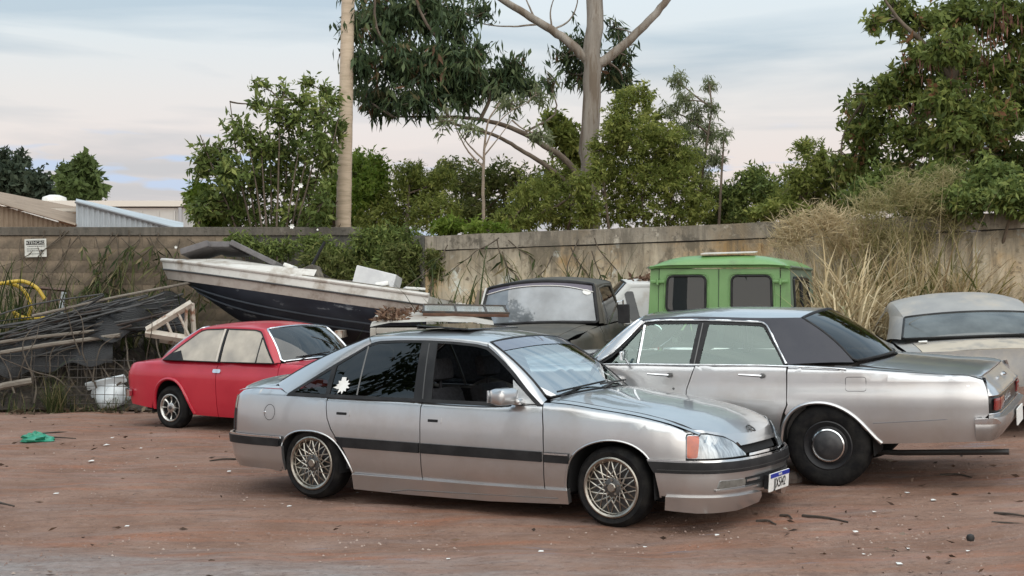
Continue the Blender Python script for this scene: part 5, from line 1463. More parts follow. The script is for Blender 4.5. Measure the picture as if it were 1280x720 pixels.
def build_trees():
    # tall gum with a pale trunk
    Y = 25.5
    tr = W2([(737, 395), (736, 290), (737, 220), (739, 140), (742, 60), (744, -40), (746, -190)], Y)
    left = W2([(740, 84), (722, 62), (690, 38), (655, 16), (610, -12), (560, -45)], Y)
    right = W2([(744, 84), (768, 66), (800, 38), (832, 2), (862, -45)], Y)
    twig = [W2([(676, 30), (640, 33), (605, 30), (585, 24)], Y), W2([(690, 38), (712, 25), (722, 0), (718, -25)], Y), W2([(668, 22), (660, 5), (650, -20)], Y), W2([(690, 36), (688, 15), (695, -10)], Y)]
    plant('gum_tree', 'tall gum tree with a thick pale bare trunk rising above the wall', 'tree', tr[0] * [1, 1, 0], [(tr, [.215, .19, .175, .17, .16, .15, .13]), (left, [.10, .085, .075, .065, .055, .05]), (right, [.10, .085, .075, .065, .05])] + [(t, [.022, .014, .008]) for t in twig],
          px_clumps([(722, 55, 14, 22, .5), (725, 95, 18, 22, .9), (712, 75, 16, 20, .8), (776, 68, 18, 22, .7), (778, 105, 20, 18, 1.0), (765, 90, 18, 22, .9), (770, 35, 14, 12, .9), (470, -30, 60, 25), (560, -30, 60, 22), (790, -60, 60, 30)], Y, .5), 2300, GE, leaf=(.20, .042), droop=.9, spread=.5, tmat=pale_bark, seed=3, twigs=10)
    # leaning gum carrying the dark hanging foliage
    Y = 24.6
    t1 = W2([(738, 330), (730, 262), (712, 205), (680, 182), (640, 160), (590, 148), (540, 146), (492, 146)], Y)
    t2 = W2([(714, 235), (690, 212), (655, 190), (620, 170), (585, 160), (545, 148)], Y)
    up = W2([(600, 150), (612, 120), (600, 92), (570, 70), (540, 40), (520, 0), (515, -40)], Y)
    up2 = W2([(560, 147), (550, 118), (520, 95), (490, 70), (470, 30), (470, -20)], Y)
    plant('leaning_gum_tree', 'leaning gum tree whose dark hanging foliage fills the sky beside the pole', 'tree', t1[0] * [1, 1, 0], [(t1, [.085, .07, .06, .055, .045, .035, .025, .014]), (t2, [.05, .04, .03, .02]), (up, [.04, .035, .03, .02]), (up2, [.035, .03, .02])],
          px_clumps([(478, 22, 44, 40), (530, 14, 44, 38), (568, 30, 26, 36), (452, 78, 22, 36), (500, 80, 44, 40), (548, 80, 40, 38), (478, 128, 30, 26), (522, 124, 38, 24), (575, 112, 40, 28), (618, 104, 38, 22), (655, 108, 26, 14), (640, 82, 22, 14), (585, 78, 30, 24), (598, 62, 18, 14), (687, 104, 12, 10), (440, 30, 14, 26), (455, 118, 12, 18), (600, 15, 14, 12)], Y, .9), 6400, GE, leaf=(.19, .044), droop=.95, spread=.5, seed=4, twigs=16, shell=.25)
    # thin sapling with bare forks
    Y = 23.6
    s = W2([(606, 340), (605, 290), (604, 235), (606, 180), (611, 150), (625, 128)], Y)
    plant('bare_sapling', 'thin half-bare sapling standing before the hanging foliage, above the wall', 'tree', s[0] * [1, 1, 0], [(s, [.04, .034, .03, .022, .012]), (W2([(605, 200), (585, 180), (570, 158)], Y), [.02, .014, .007]), (W2([(604, 208), (590, 195), (572, 165), (566, 150)], Y), [.022, .014, .007]), (W2([(606, 185), (618, 160), (640, 138), (660, 128)], Y), [.016, .01, .006]), (W2([(605, 195), (625, 170), (640, 150)], Y), [.016, .01, .006])],
          px_clumps([(560, 150, 20, 8), (640, 130, 26, 10), (672, 118, 22, 8), (590, 160, 18, 8), (672, 168, 26, 10)], Y, .4), 420, GP, leaf=(.15, .03), droop=.7, seed=8, tmat=M('sapling_bark', (.28, .22, .17), (.2, .16, .12), rough=.9, scale=8), twigs=8)
    # flowering shrub left of the pole
    Y = 22.95
    stems = []
    rr = random.Random(5)
    for k in range(15):
        u1 = 250 + k * 12.5; v1 = 150 + rr.uniform(-25, 45); b = 340 + (k - 7) * 4.5
        stems.append((W2([(b, 352), (b * .8 + u1 * .2, 290), (b * .4 + u1 * .6, 230), (u1, v1)], Y + rr.uniform(-.3, .4)), [.028, .02, .015, .008]))
    cl = [(268, 195, 30, 24), (252, 208, 18, 18), (300, 165, 26, 22), (290, 215, 34, 26), (330, 185, 34, 26), (325, 106, 14, 9), (322, 130, 16, 12), (345, 140, 22, 18), (368, 150, 26, 24), (355, 112, 12, 10), (383, 103, 17, 10), (378, 125, 18, 14), (400, 140, 20, 22), (406, 110, 14, 10), (418, 125, 14, 14), (395, 178, 28, 28), (420, 165, 14, 26), (360, 195, 32, 26), (320, 225, 40, 26), (375, 228, 40, 30), (410, 205, 18, 24), (268, 248, 32, 26), (310, 268, 44, 28), (365, 275, 44, 32), (250, 262, 18, 22), (400, 255, 22, 28), (290, 130, 0.1, 0.1)][:-1]
    fl = plant('flowering_shrub', 'tall many-stemmed shrub with white flowers left of the pale pole', 'shrub', W2([(340, 352)], Y)[0] * [1, 1, 0], stems, px_clumps(cl, Y, .55), 6000, G1, leaf=(.115, .046), droop=.25, spread=.7, seed=11, trunk_name='stem', twigs=12, shell=.35)
    wf = M('white_petals', (.80, .80, .76), rough=.6)
    base = np.array(fl.location)
    for k, (u, v, q) in enumerate(((376, 232, 5), (371, 236, 3), (365, 283, 5), (397, 287, 2.2), (386, 301, 2.5), (391, 301, 2.5), (352, 247, 2), (308, 233, 2.4), (346, 199, 2.2), (220, 309, 3), (336, 205, 2))):
        c = PX(u, v, Y - .75) - base; f = MB(); q = q / FPX * Y * .6
        for j in range(6):
            a = j * 1.05 + k; d = np.array([math.cos(a), -.35, math.sin(a)]); s_ = np.array([-math.sin(a), 0, math.cos(a)])
            f.add([c, c + d * q * .6 + s_ * q * .38, c + d * q * 1.15, c + d * q * .6 - s_ * q * .38], [(0, 1, 2, 3)])
        f.build('flower', wf, fl)
    def bush(label, Y, cl, n_, mat, leaf=(.12, .05), seed=0, pinnate=False, droop=.3, name='hedge_bush', cat='bush', group='bushes beyond the wall', shell=.4, tw=8, twl=8, trunks=3, dy=.6, spread=.6, lean=0, dr=1.0):
        c = px_clumps(cl, Y, dy, dr, seed); us = [q[0] for q in cl]; vb = max(q[1] + q[3] for q in cl); cu = sum(us) / len(us)
        b = PX(cu, vb, Y); b[2] = 0
        rr = random.Random(seed); st = []
        for k in range(trunks):
            q = c[rr.randrange(len(c))]
            st.append(([b + [rr.uniform(-.2, .2), rr.uniform(-.2, .2), 0], (b * .5 + q[0] * .5) + [rr.uniform(-.2, .2), rr.uniform(-.2, .2), -.1], q[0]], [.05, .035, .015]))
        k_ = 1.0 if Y > 40 else .80
        return plant(name, label, cat, b, st, c, int(n_ / k_ ** 2), mat, group=group, leaf=(leaf[0] * k_, leaf[1] * k_), twig_leaves=twl, droop=droop, pinnate=pinnate, seed=seed, shell=shell, twigs=tw, spread=spread)
    bush('yellow-green low bush at the left foot of the flowering shrub', 24.0, [(248, 245, 20, 22), (262, 268, 28, 22), (285, 262, 24, 26)], 1500, G3, (.11, .05), 21)
    bush('bright green dense bush just behind the pale pole', 26.5, [(445, 216, 34, 30), (415, 240, 22, 30), (462, 240, 34, 34), (430, 275, 44, 28), (395, 278, 26, 28), (472, 212, 20, 20)], 4600, G3, (.12, .045), 22)
    bush('dark green bush between the pole and the sapling', 25.2, [(500, 258, 42, 34), (530, 234, 36, 32), (480, 282, 38, 26), (548, 268, 40, 30), (512, 218, 26, 20), (552, 222, 24, 20)], 5200, GF, (.095, .03), 23, pinnate=True, twl=12)
    bush('brownish open thicket behind the bare sapling', 27.0, [(585, 228, 34, 30), (560, 210, 22, 16), (620, 222, 36, 28), (600, 262, 44, 28), (655, 232, 30, 28), (645, 268, 40, 26), (575, 270, 40, 26), (690, 225, 24, 24)], 4200, GO, (.11, .042), 24, shell=.3)
    bush('loose green bush at the left foot of the gum trunk', 24.3, [(668, 252, 36, 36), (698, 228, 28, 32), (708, 268, 32, 26), (640, 280, 36, 22), (735, 262, 26, 24, -1.0), (728, 232, 20, 22, -1.1), (748, 215, 16, 18, -.9)], 4200, GF, (.10, .032), 25, pinnate=True, twl=12)
    bush('small yellowish weeds along the wall top under the sapling', 21.9, [(560, 283, 24, 10), (595, 284, 18, 9), (625, 287, 14, 7)], 500, G3, (.12, .05), 26, trunks=2)
    bush('rounded leafy bush left of the gum trunk, at its first leaves', 26.5, [(705, 170, 24, 24), (690, 150, 14, 12), (718, 195, 18, 22)], 1300, G2, (.14, .065), 27)
    bush('large feathery green tree mass right of the gum trunk', 24.0, [(790, 165, 34, 34), (778, 128, 18, 22), (818, 190, 36, 36), (800, 225, 52, 34), (842, 232, 34, 34), (766, 215, 26, 40), (778, 262, 40, 26), (830, 268, 44, 24), (868, 262, 24, 26), (812, 150, 24, 26), (800, 120, 26, 18), (836, 172, 26, 26), (772, 160, 26, 28), (858, 205, 28, 28), (750, 190, 20, 26), (880, 240, 24, 24)], 12500, GF, (.085, .030), 28, pinnate=True, droop=.35, twl=14, name='feathery_tree', cat='tree')
    bush('pale feathery young tree standing against the sky', 24.6, [(846, 100, 14, 16), (855, 125, 18, 18), (886, 104, 11, 14), (838, 138, 16, 14), (870, 145, 18, 18), (890, 135, 12, 16), (856, 165, 22, 18), (884, 168, 20, 18), (905, 172, 14, 12), (868, 195, 26, 20), (848, 205, 20, 20), (893, 198, 18, 16), (875, 222, 26, 18)], 2100, GP, (.13, .024), 29, pinnate=True, droop=.9, twl=12, name='feathery_sapling', cat='tree', shell=.2, trunks=4)
    bush('low dark bush between the feathery tree and the dry grass', 24.5, [(915, 250, 30, 24), (942, 228, 26, 24), (962, 245, 26, 28), (900, 272, 30, 14), (935, 270, 30, 12)], 3000, G1, (.11, .04), 30)
    bush('wispy mid green tree rising left of the big right-hand tree', 23.0, [(1000, 225, 32, 28), (1022, 200, 26, 22), (1040, 230, 34, 34), (985, 252, 30, 22), (1068, 218, 28, 30), (1055, 260, 40, 16), (1008, 182, 18, 12)], 3900, GF, (.10, .03), 31, pinnate=True, twl=12, shell=.25, name='wispy_tree', cat='tree')
    bush('dark undergrowth along the foot of the big right-hand tree', 19.6, [(1090, 245, 40, 22, 0), (1150, 255, 44, 20, -.6), (1210, 250, 44, 24, -1.2), (1270, 245, 44, 26, -1.6), (1110, 225, 34, 22, .2), (1240, 222, 40, 24, -1.0), (1180, 228, 40, 20, -.4)], 5200, G1, (.11, .045), 35, dy=.2)
    bush('low leafy bush on the skyline left of the dry grass', 22.5, [(985, 262, 34, 14), (1030, 262, 34, 16), (1005, 245, 26, 16), (955, 266, 30, 10)], 2200, G2, (.11, .045), 36)
    # large tree filling the upper right corner
    Y = 21.0
    tr = W2([(1190, 380), (1188, 280), (1182, 180), (1190, 90), (1205, 10), (1215, -60)], Y)
    cl = [(1118, 12, 30, 26), (1150, 30, 40, 26), (1200, 20, 44, 34), (1255, 20, 44, 36), (1100, 62, 0.1, .1)][:-1] + [(1092, 30, 12, 18), (1150, 72, 34, 26), (1195, 85, 42, 34), (1250, 85, 40, 40), (1100, 118, 32, 28), (1130, 105, 36, 30), (1080, 125, 22, 20), (1165, 125, 38, 30), (1215, 140, 42, 34), (1265, 140, 36, 42), (1092, 160, 34, 26), (1140, 168, 40, 30), (1190, 185, 42, 32), (1245, 195, 44, 36), (1078, 195, 30, 24), (1120, 212, 40, 26), (1170, 230, 44, 26), (1230, 235, 46, 26), (1280, 225, 30, 40), (1300, 90, 40, 70), (1330, 200, 50, 60), (1320, 10, 50, 60), (1060, 128, 10, 8), (1050, 205, 18, 18), (1190, 60, 40, 30, -1.3), (1185, 120, 36, 30, -1.4), (1195, 165, 40, 30, -1.5), (1185, 210, 40, 26, -1.4), (1070, 160, 24, 24), (1235, 150, 40, 34, -1.3)]
    plant('broad_tree', 'big dark leafy tree filling the upper right corner', 'tree', tr[0] * [1, 1, 0], [(tr, [.20, .17, .14, .10, .07, .05]), (W2([(1184, 200), (1150, 150), (1110, 120), (1085, 118)], Y), [.07, .05, .03, .015]), (W2([(1186, 150), (1220, 100), (1260, 60)], Y), [.08, .05, .03]), (W2([(1190, 100), (1160, 60), (1120, 20), (1100, -10)], Y), [.06, .04, .03, .015])], px_clumps(cl, Y, .9, 1.1), 17500, GR, leaf=(.12, .046), droop=.45, spread=.55, seed=33, twigs=14, shell=.35, twig_leaves=9)
    # brown seed pods hang in it
    r = np.random.default_rng(2); C = []; D = []
    for (u, v, w, h, n) in ((1150, 78, 30, 16, 22), (1230, 55, 40, 26, 60), (1262, 20, 26, 16, 30), (1195, 100, 24, 14, 26), (1165, 125, 22, 14, 24), (1180, 110, 18, 14, 16), (1255, 130, 20, 12, 16)):
        for k in range(n): C.append(PX(u + r.normal() * w * .5, v + r.normal() * h * .5, Y - 1.0 + r.normal() * .3)); D.append(unit(np.array([r.normal() * .15, r.normal() * .15, -1.0])))
    C = np.array(C); base = np.array(bpy.data.objects['broad_tree'].location)
    o = leaf_object('seed_pods', C - base, np.array(D), .20, .026, r.random(len(C)), leafmat('pod_brown', [(0, (.10, .05, .035)), (1, (.20, .10, .07))], .1), bpy.data.objects['broad_tree']); o['kind'] = 'stuff'
    # distant trees at the far left
    bush('dark spreading tree on the far left skyline', 78, [(-10, 225, 30, 24), (15, 222, 24, 20), (40, 232, 26, 16), (25, 240, 40, 12), (55, 238, 14, 12)], 4200, leafmat('leaf_far_dark', [(0, (.030, .045, .030)), (1, (.075, .095, .060))], .2), (.42, .20), 41, name='distant_tree', cat='tree', group='trees on the far left skyline', trunks=4, dy=2)
    bush('rounded lighter green tree on the far left skyline', 72, [(98, 222, 24, 24), (88, 236, 18, 14), (112, 236, 20, 14), (104, 205, 14, 10)], 3000, leafmat('leaf_far_light', [(0, (.055, .080, .025)), (1, (.125, .165, .055))], .3), (.36, .18), 42, name='distant_tree', cat='tree', group='trees on the far left skyline', trunks=3, dy=1.5)
    bush('sparse thin treetop at the far left edge', 78, [(3, 194, 10, 6), (28, 199, 14, 7), (20, 208, 10, 5)], 360, leafmat('leaf_far_dark', [(0, (.03, .04, .03)), (1, (.1, .1, .1))]), (.35, .14), 43, name='distant_tree', cat='tree', group='trees on the far left skyline', trunks=3, dy=1)
    # creepers and weeds hanging over the back wall in the corner
    bush('tangled green creeper spilling over the wall behind the boat', 21.6, [(470, 300, 36, 22), (505, 305, 30, 26), (450, 318, 30, 16), (490, 335, 36, 26), (515, 345, 22, 24), (530, 310, 20, 18), (462, 345, 26, 16)], 3400, G1, (.10, .032), 44, name='wall_creeper', cat='creeper', group=None, trunks=5, dy=.25, dr=.5, twl=9)
    bush('dense weedy shrub behind the white box in the boat', 21.3, [(430, 335, 30, 22), (480, 350, 34, 26), (520, 355, 26, 26), (400, 325, 26, 16), (545, 330, 18, 22), (500, 318, 30, 20)], 3200, GO, (.10, .03), 46, name='weedy_shrub', cat='shrub', group=None, trunks=6, dy=.3, dr=.6)
    bush('thin dark creeper on the wall under the flowering shrub', 22.0, [(300, 305, 34, 16), (345, 312, 30, 16), (390, 305, 30, 14), (420, 318, 20, 14)], 1300, G1, (.10, .03), 45, name='wall_creeper', cat='creeper', group=None, trunks=5, dy=.2, dr=.5)
build_trees()

def build_reflection_trees():
    """trees added out of view, left of and behind the camera, for reflections in glass and paint"""
    lm = leafmat('leaf_unseen', [(0, (.03, .055, .02)), (1, (.09, .13, .05))], .3)
    spots = [(-13.5, 2.5, 15.5, 'left of the yard'), (-17.0, 7.5, 18.0, 'at the far left side of the yard'), (-11.0, -5.0, 14.0, 'behind the camera on the left')]
    r = np.random.default_rng(77)
    for i, (x, y, h, w) in enumerate(spots):
        b = np.array([x, y, 0.0]); cl = []
        for k in range(9):
            a = r.uniform(0, 6.28); q = r.uniform(.4, 3.0)
            cl.append((b + [q * math.cos(a), q * math.sin(a), h * r.uniform(.42, .9)], np.array([1.7, 1.7, 1.4]) * r.uniform(.8, 1.3)))
        plant('reflection_tree', 'tall leafy tree added out of view, ' + w, 'tree', b, [([b, b + [.1, .1, h * .4], b + [.2, 0, h * .75]], [.25, .2, .1])], cl, 1500, lm, group='trees added outside the view for their reflections', leaf=(.42, .22), seed=80 + i, twigs=4)
build_reflection_trees()

# ------------------------------------------------------------------ grasses and cane
def blades(name, spots, mat, label, cat, seed, ln=(.8, 1.6), wd=(.012, .03), bend=(.3, 1.2), seg=6, lean=.35, kind='stuff', stemmy=0.0, parent=None):
    """spots: (x, y, z) roots; each blade a tapering curved strip with a folded keel"""
    r = np.random.default_rng(seed); n = len(spots); S = np.array(spots, float)
    az = r.uniform(0, 2 * math.pi, n); h = np.stack([np.cos(az), np.sin(az), np.zeros(n)], 1)
    L = r.uniform(*ln, n); w = r.uniform(*wd, n); b = r.uniform(*bend, n); l0 = np.abs(r.normal(0, lean, n))
    side = np.stack([-h[:, 1], h[:, 0], np.zeros(n)], 1)
    V = np.empty((n, (seg + 1) * 2, 3)); p = S.copy(); kink = r.random(n) < .25
    for i in range(seg + 1):
        t = i / seg
        a = l0 + b * t ** 1.6 + np.where(kink & (t > .55), .9, 0)
        ww = w * (1 - t) ** .6 * (.5 + .5 * min(1, t * 4)) if i < seg else w * .04
        V[:, 2 * i] = p + side * ww[:, None] * .5; V[:, 2 * i + 1] = p - side * ww[:, None] * .5
        p = p + (h * np.sin(a)[:, None] + np.array([0, 0, 1.0]) * np.cos(a)[:, None]) * (L / seg)[:, None]
    idx = (np.arange(n) * (seg + 1) * 2)[:, None]
    q = np.concatenate([idx + np.array([2 * i, 2 * i + 1, 2 * i + 3, 2 * i + 2]) for i in range(seg)], 0)
    me = bpy.data.meshes.new(name)
    m = len(q)
    me.vertices.add(n * (seg + 1) * 2); me.vertices.foreach_set('co', V.astype(np.float32).ravel())
    me.loops.add(m * 4); me.loops.foreach_set('vertex_index', q.astype(np.int32).ravel())
    me.polygons.add(m); me.polygons.foreach_set('loop_start', (np.arange(m) * 4).astype(np.int32)); me.polygons.foreach_set('loop_total', np.full(m, 4, np.int32))
    a = me.attributes.new('tint', 'FLOAT', 'POINT'); a.data.foreach_set('value', np.repeat(r.random(n), (seg + 1) * 2).astype(np.float32))
    me.materials.append(mat); me.update(calc_edges=True)
    return tag(link(name, me, parent), label, cat, kind=kind)

dry = leafmat('dry_cane', [(0, (.27, .20, .115)), (.45, (.52, .41, .24)), (.8, (.66, .55, .36)), (.93, (.66, .58, .42)), (1, (.16, .18, .07))], .25, .7)
dryg = leafmat('half_dry_cane', [(0, (.09, .10, .035)), (.4, (.17, .17, .06)), (.75, (.34, .28, .14)), (1, (.50, .41, .24))], .25, .6)
weed = leafmat('weed_green', [(0, (.03, .045, .018)), (.5, (.065, .085, .03)), (.8, (.13, .13, .055)), (1, (.28, .22, .13))], .25, .6)
straw = leafmat('straw_haze', [(0, (.42, .33, .19)), (1, (.60, .50, .33))], .3, .8)

def bed(u0, u1, y0, y1, n, seed, wallgap=True):
    r = np.random.default_rng(seed); out = []
    for _ in range(n):
        y = r.uniform(y0, y1); x = (r.uniform(u0, u1) - 640) / FPX * y
        out.append((x, y, float(gz(x, y))))
    return out

def build_grass():
    blades('dry_cane_grass', bed(1002, 1085, 15.9, 17.5, 1100, 1) + bed(1080, 1215, 17.65, 18.4, 1300, 13), dry, 'thick dry tan cane grass between the green truck and the plaster wall', 'grass', 51, (.9, 2.3), (.028, .062), (.8, 2.7), lean=.42)
    blades('dry_cane_grass', bed(1012, 1072, 14.9, 16.2, 420, 12), dry, 'dry bent reeds in front of the tall cane, beside the green truck', 'grass', 57, (.8, 1.8), (.026, .06), (.8, 2.6), lean=.5)
    blades('green_cane_grass', bed(1085, 1250, 17.6, 18.3, 360, 2), dryg, 'half green cane leaves standing before the right end of the wall', 'grass', 52, (1.2, 2.4), (.026, .05), (.6, 2.3), lean=.35)
    blades('feather_grass', bed(1010, 1200, 17.9, 18.5, 260, 3), straw, 'fine straw-coloured feather grass rising above the wall at right', 'grass', 53, (2.0, 3.2), (.005, .012), (.5, 1.9), lean=.30, seg=7)
    blades('feather_grass', bed(965, 1060, 18.2, 19.0, 300, 4), straw, 'pale straw grass haze behind the green truck roof', 'grass', 54, (1.7, 2.8), (.005, .012), (.3, 1.4), lean=.28, seg=7)
    blades('green_stems', bed(1050, 1190, 17.9, 18.5, 160, 5), dryg, 'thin green grass stems mixed into the feather grass', 'grass', 55, (2.0, 3.4), (.008, .02), (.3, 1.4), lean=.22, seg=7)
    blades('wall_weeds', bed(535, 790, 18.6, 20.2, 330, 6), weed, 'dark drooping weeds along the foot of the middle wall', 'weeds', 56, (1.3, 2.5), (.02, .055), (.6, 2.2), lean=.25)
    blades('wall_weeds', bed(10, 250, 20.6, 22.2, 520, 7), weed, 'long brownish weed leaves leaning over the block wall', 'weeds', 58, (1.2, 2.7), (.018, .05), (.5, 2.2), lean=.3)
    blades('wall_weeds', bed(-30, 20, 20.0, 21.5, 160, 17), weed, 'dense dark weeds at the left edge of the picture', 'weeds', 68, (1.4, 2.7), (.02, .05), (.3, 1.4), lean=.2)
    blades('tuft', bed(58, 80, 18.95, 19.2, 160, 8), weed, 'green grass tuft growing at the foot of the scrap heap', 'grass', 59, (.3, .75), (.008, .016), (.4, 1.5), lean=.4)
    blades('ground_weeds', bed(0, 160, 18.9, 19.4, 170, 9), weed, 'short scattered weeds along the front of the scrap heap', 'weeds', 60, (.12, .4), (.008, .018), (.4, 1.5), lean=.5)
build_grass()

def build_plumes():
    for lab, cl, n, mat, sd in (('fluffy straw-coloured grass plumes above the wall behind the green truck', [(1000, 288, 44, 22), (1035, 280, 40, 24), (1050, 305, 40, 26), (985, 300, 30, 16), (1075, 290, 30, 26)], 5200, straw, 91),
                                ('greenish feathery grass heads standing above the wall before the big tree', [(1090, 262, 36, 34), (1130, 245, 40, 40), (1165, 258, 36, 36), (1110, 300, 44, 30), (1180, 230, 24, 30), (1150, 300, 44, 26), (1195, 280, 26, 30)], 5600, leafmat('plume_green', [(0, (.18, .18, .07)), (.5, (.36, .32, .16)), (1, (.55, .47, .28))], .4), 92)):
        r = np.random.default_rng(sd)
        c = px_clumps(cl, 18.4, .3, .5, sd)
        C, D, T, TW = crown_leaves(c, n, r, 7, .1, .5, .1, False, .16)
        D = unit(D * [1, 1, .6] + [0, 0, .5])
        tag(leaf_object('grass_plumes', C, D, r.uniform(.08, .24, len(C)), r.uniform(.006, .013, len(C)), T, mat, None), lab, 'grass', kind='stuff')
build_plumes()

def build_vines():
    r = np.random.default_rng(61); b = MB(); C = []; D = []
    for k in range(34):
        u = r.uniform(15, 235) if k < 24 else r.uniform(540, 780)
        top = r.uniform(284, 300) if k < 24 else r.uniform(296, 320)
        Yw = 22.42 if k < 24 else 21.2 - .36 * ((u - 640) / FPX * 20.3 + 1.35) - .1
        P = [PX(u, top, Yw)]; d = np.array([r.normal() * .5, 0, -1.0])
        for j in range(7):
            d = d + [r.normal() * .35, 0, r.normal() * .15]; P.append(P[-1] + unit(d) * r.uniform(.12, .26) + [0, -abs(r.normal()) * .015, 0])
        P = smooth_path(P, 20); b.tube(P, np.linspace(.010, .004, 20), 4, caps=False)
        for q in P[3::2]:
            if abs((q[0] / q[1] * FPX + 640) - 45) < 42: continue
            for _ in range(int(r.integers(1, 4))): C.append(q + [0, -.02, 0]); D.append(unit(np.array([r.normal() * .6, -.4 - abs(r.normal()) * .3, -.7])))
    tag(b.build('dry_vines', M('vine_brown', (.12, .095, .07), (.07, .055, .04), rough=.9, scale=8)), 'thin dry vine stems hanging down the yard walls', 'vines', kind='stuff')
    tag(leaf_object('vine_leaves', np.array(C), np.array(D), r.uniform(.12, .42, len(C)), r.uniform(.02, .05, len(C)), r.random(len(C)), weed, None), 'withered narrow leaves on the dry wall vines', 'leaves', kind='stuff')
build_vines()
# ------------------------------------------------------------------ the other vehicles
def build_pickup():
    x0, y0 = .36, 16.0
    root = car_root('pickup_truck', 'matt dark grey old pickup with wide windscreen, facing the camera behind the silver sedan', 'pickup', (x0, y0), R(-107), 2.9, z=float(gz(x0, y0)), normal=gn(x0, y0))
    paint = M('matt_grey_paint', (.060, .056, .047), (.085, .079, .066), rough=.6, scale=2.0, c3=(.14, .118, .09), scale3=1.6, lo3=.50, hi3=.75, spec=.25)
    scr = glass('pickup_screen', (.10, .11, .12), 1.0, (.33, .36, .39), .5, ior=2.0, dirt=.2)  # grey-blue film colour paints the sky's reflection into the screen
    plan = [(-3.2, 0), (-3.19, .5), (-3.15, .72), (-3.0, .80), (-1.5, .83), (-.4, .84), (.4, .84), (1.0, .83), (1.35, .79), (1.46, .68), (1.5, .4), (1.52, 0)]
    B = Body(plan, [(.3, .06), (.5, .02), (.75, 0), (.95, .012), (1.12, .03), (1.2, .05)], [(.4, .02), (.8, 0), (1.1, .04)], [(.4, 0), (1.1, 0)], [(-3.2, 1.02), (-1.2, 1.04), (-.9, 1.115), (.1, 1.115), (.8, 1.09), (1.4, 1.05), (1.5, 1.02)], .06)
    S = B.m; zc = [(-3.2, 1.0), (.0, 1.16), (.3, 1.165), (1.0, 1.13), (1.5, 1.06)]
    T = B.top(zc)
    af = [(.40, .42), (.42, .55), (.48, .66), (.58, .74), (.72, .77), (.86, .74), (.96, .66), (1.02, .55), (1.04, .42)]
    ar = [(q[0] - 2.9, q[1]) for q in af]
    def side(mir):
        d = patch('door', [(.12, .45), (-.98, .45), (-.99, 1.108), (.13, 1.108)], S, paint, root, .1, .02, mir=mir)
        patch('front_fender', [(.135, .45), (.40, .42)] + af[1:] + [(1.1, .42), (B.sx(1.38), .5), (B.sx(1.38), 1.04), (1.0, 1.075), (.6, 1.10), (.14, 1.11)], S, paint, root, .1, .02, mir=mir)
        patch('cab_corner', [(-1.0, .45), (-1.22, .45), (-1.22, 1.10), (-1.0, 1.108)], S, paint, root, .1, .02, mir=mir)
        patch('cargo_side', [(-1.25, .45)] + ar[::-1] + [(-2.55, .42), (-3.05, .5), (-3.1, 1.01), (-1.25, 1.03)], S, paint, root, .1, .02, mir=mir)
        xs = np.linspace(.15, 1.38, 10)
        strip('fender_crown', T(xs, B.w(xs)), T(xs, np.full(10, .57)) - [0, 0, .004], paint, root, 3, 0, mir=mir)
        tube_on('door_crease', [(.1, .93), (-.95, .93)], B.off(.004), .012, paint, d, mir)
        sg = -1 if mir else 1
        mr = MB().tube([(-.02, sg * .84, 1.12), (.06, sg * .98, 1.38), (.04, sg * 1.04, 1.40), (.02, sg * 1.04, 1.10)], .010, 6)
        mr.build('mirror_arm', chrome, root)
        MB().box((.03, sg * 1.04, 1.24), (.03, .14, .22), None, .012).build('door_mirror', black_trim, root)
    both(side)
    patch('bonnet', full([(.16, 0), (.12, .3), (.06, .595), (.6, .595), (1.36, .58), (1.42, .3), (1.43, 0)]), T, paint, root, .12, .02, ctr=(1, 0, 0))
    s2 = 2 * B.smax; f0 = B.sx(1.40)
    patch('grille', [(f0, .55), (s2 - f0, .55), (s2 - f0, 1.0), (f0, 1.0)], S, black_trim, root, .1, .02)
    patch('front_bumper', [(f0 - .1, .42), (s2 - f0 + .1, .42), (s2 - f0 + .1, .56), (f0 - .1, .56)], B.off(.08), chrome, root, .1, .05)
    for sg in (1, -1): MB().lathe([(.1, 1.47), (.09, 1.52), (0, 1.54)], 18, axis='x', c=(0, sg * .6, .82)).build('headlight', M('lamp_lens', (.6, .6, .6)), root)
    ws = dict(xb=.14, xbe=-.02, yb=.735, zb=1.165, zbe=1.135, xt=-.10, xte=-.19, yt=.655, zt=1.60, zte=1.575, bulge=.02)
    rw = dict(xb=-1.20, xbe=-1.20, yb=.70, zb=1.12, zbe=1.12, xt=-1.06, xte=-1.06, yt=.64, zt=1.60, zte=1.575, bulge=.01)
    C = Cabin([(-2, 1.11), (1, 1.11)], [(-2, .79), (1, .79)], [(-1.2, 1.585), (0, 1.59)], [(-1.2, .645), (0, .66)], [(-1.2, 1.655), (-.6, 1.685), (0, 1.655)], ws, rw)
    df, dt, dr_ = [(-.06, 1.12), (-.16, 1.35), (-.24, 1.535)], [(-.93, 1.545), (-.6, 1.555), (-.24, 1.535)], [(-1.0, 1.12), (-.97, 1.35), (-.93, 1.545)]
    G, WS, RW = cabin_glass(root, C, paint, df, dt, dr_, ws_mat=scr, rw_mat=scr, seal_r=.022, bulge=.025)
    for mir in (False, True):
        patch('door_glass', [(-.07, 1.12), (-.245, 1.53), (-.6, 1.55), (-.925, 1.54), (-.995, 1.12)], G, glass('smoked_glass', (.05, .05, .05)), root, .12, 0, mir=mir)
        tube_on('window_frame', [(-.07, 1.12), (-.245, 1.535), (-.6, 1.555), (-.93, 1.545), (-.995, 1.12)], C.side(.006), .016, paint, root, mir)
        tube_on('vent_post', [(-.28, 1.12), (-.30, 1.54)], C.side(.004), .010, dark_alloy, root, mir)
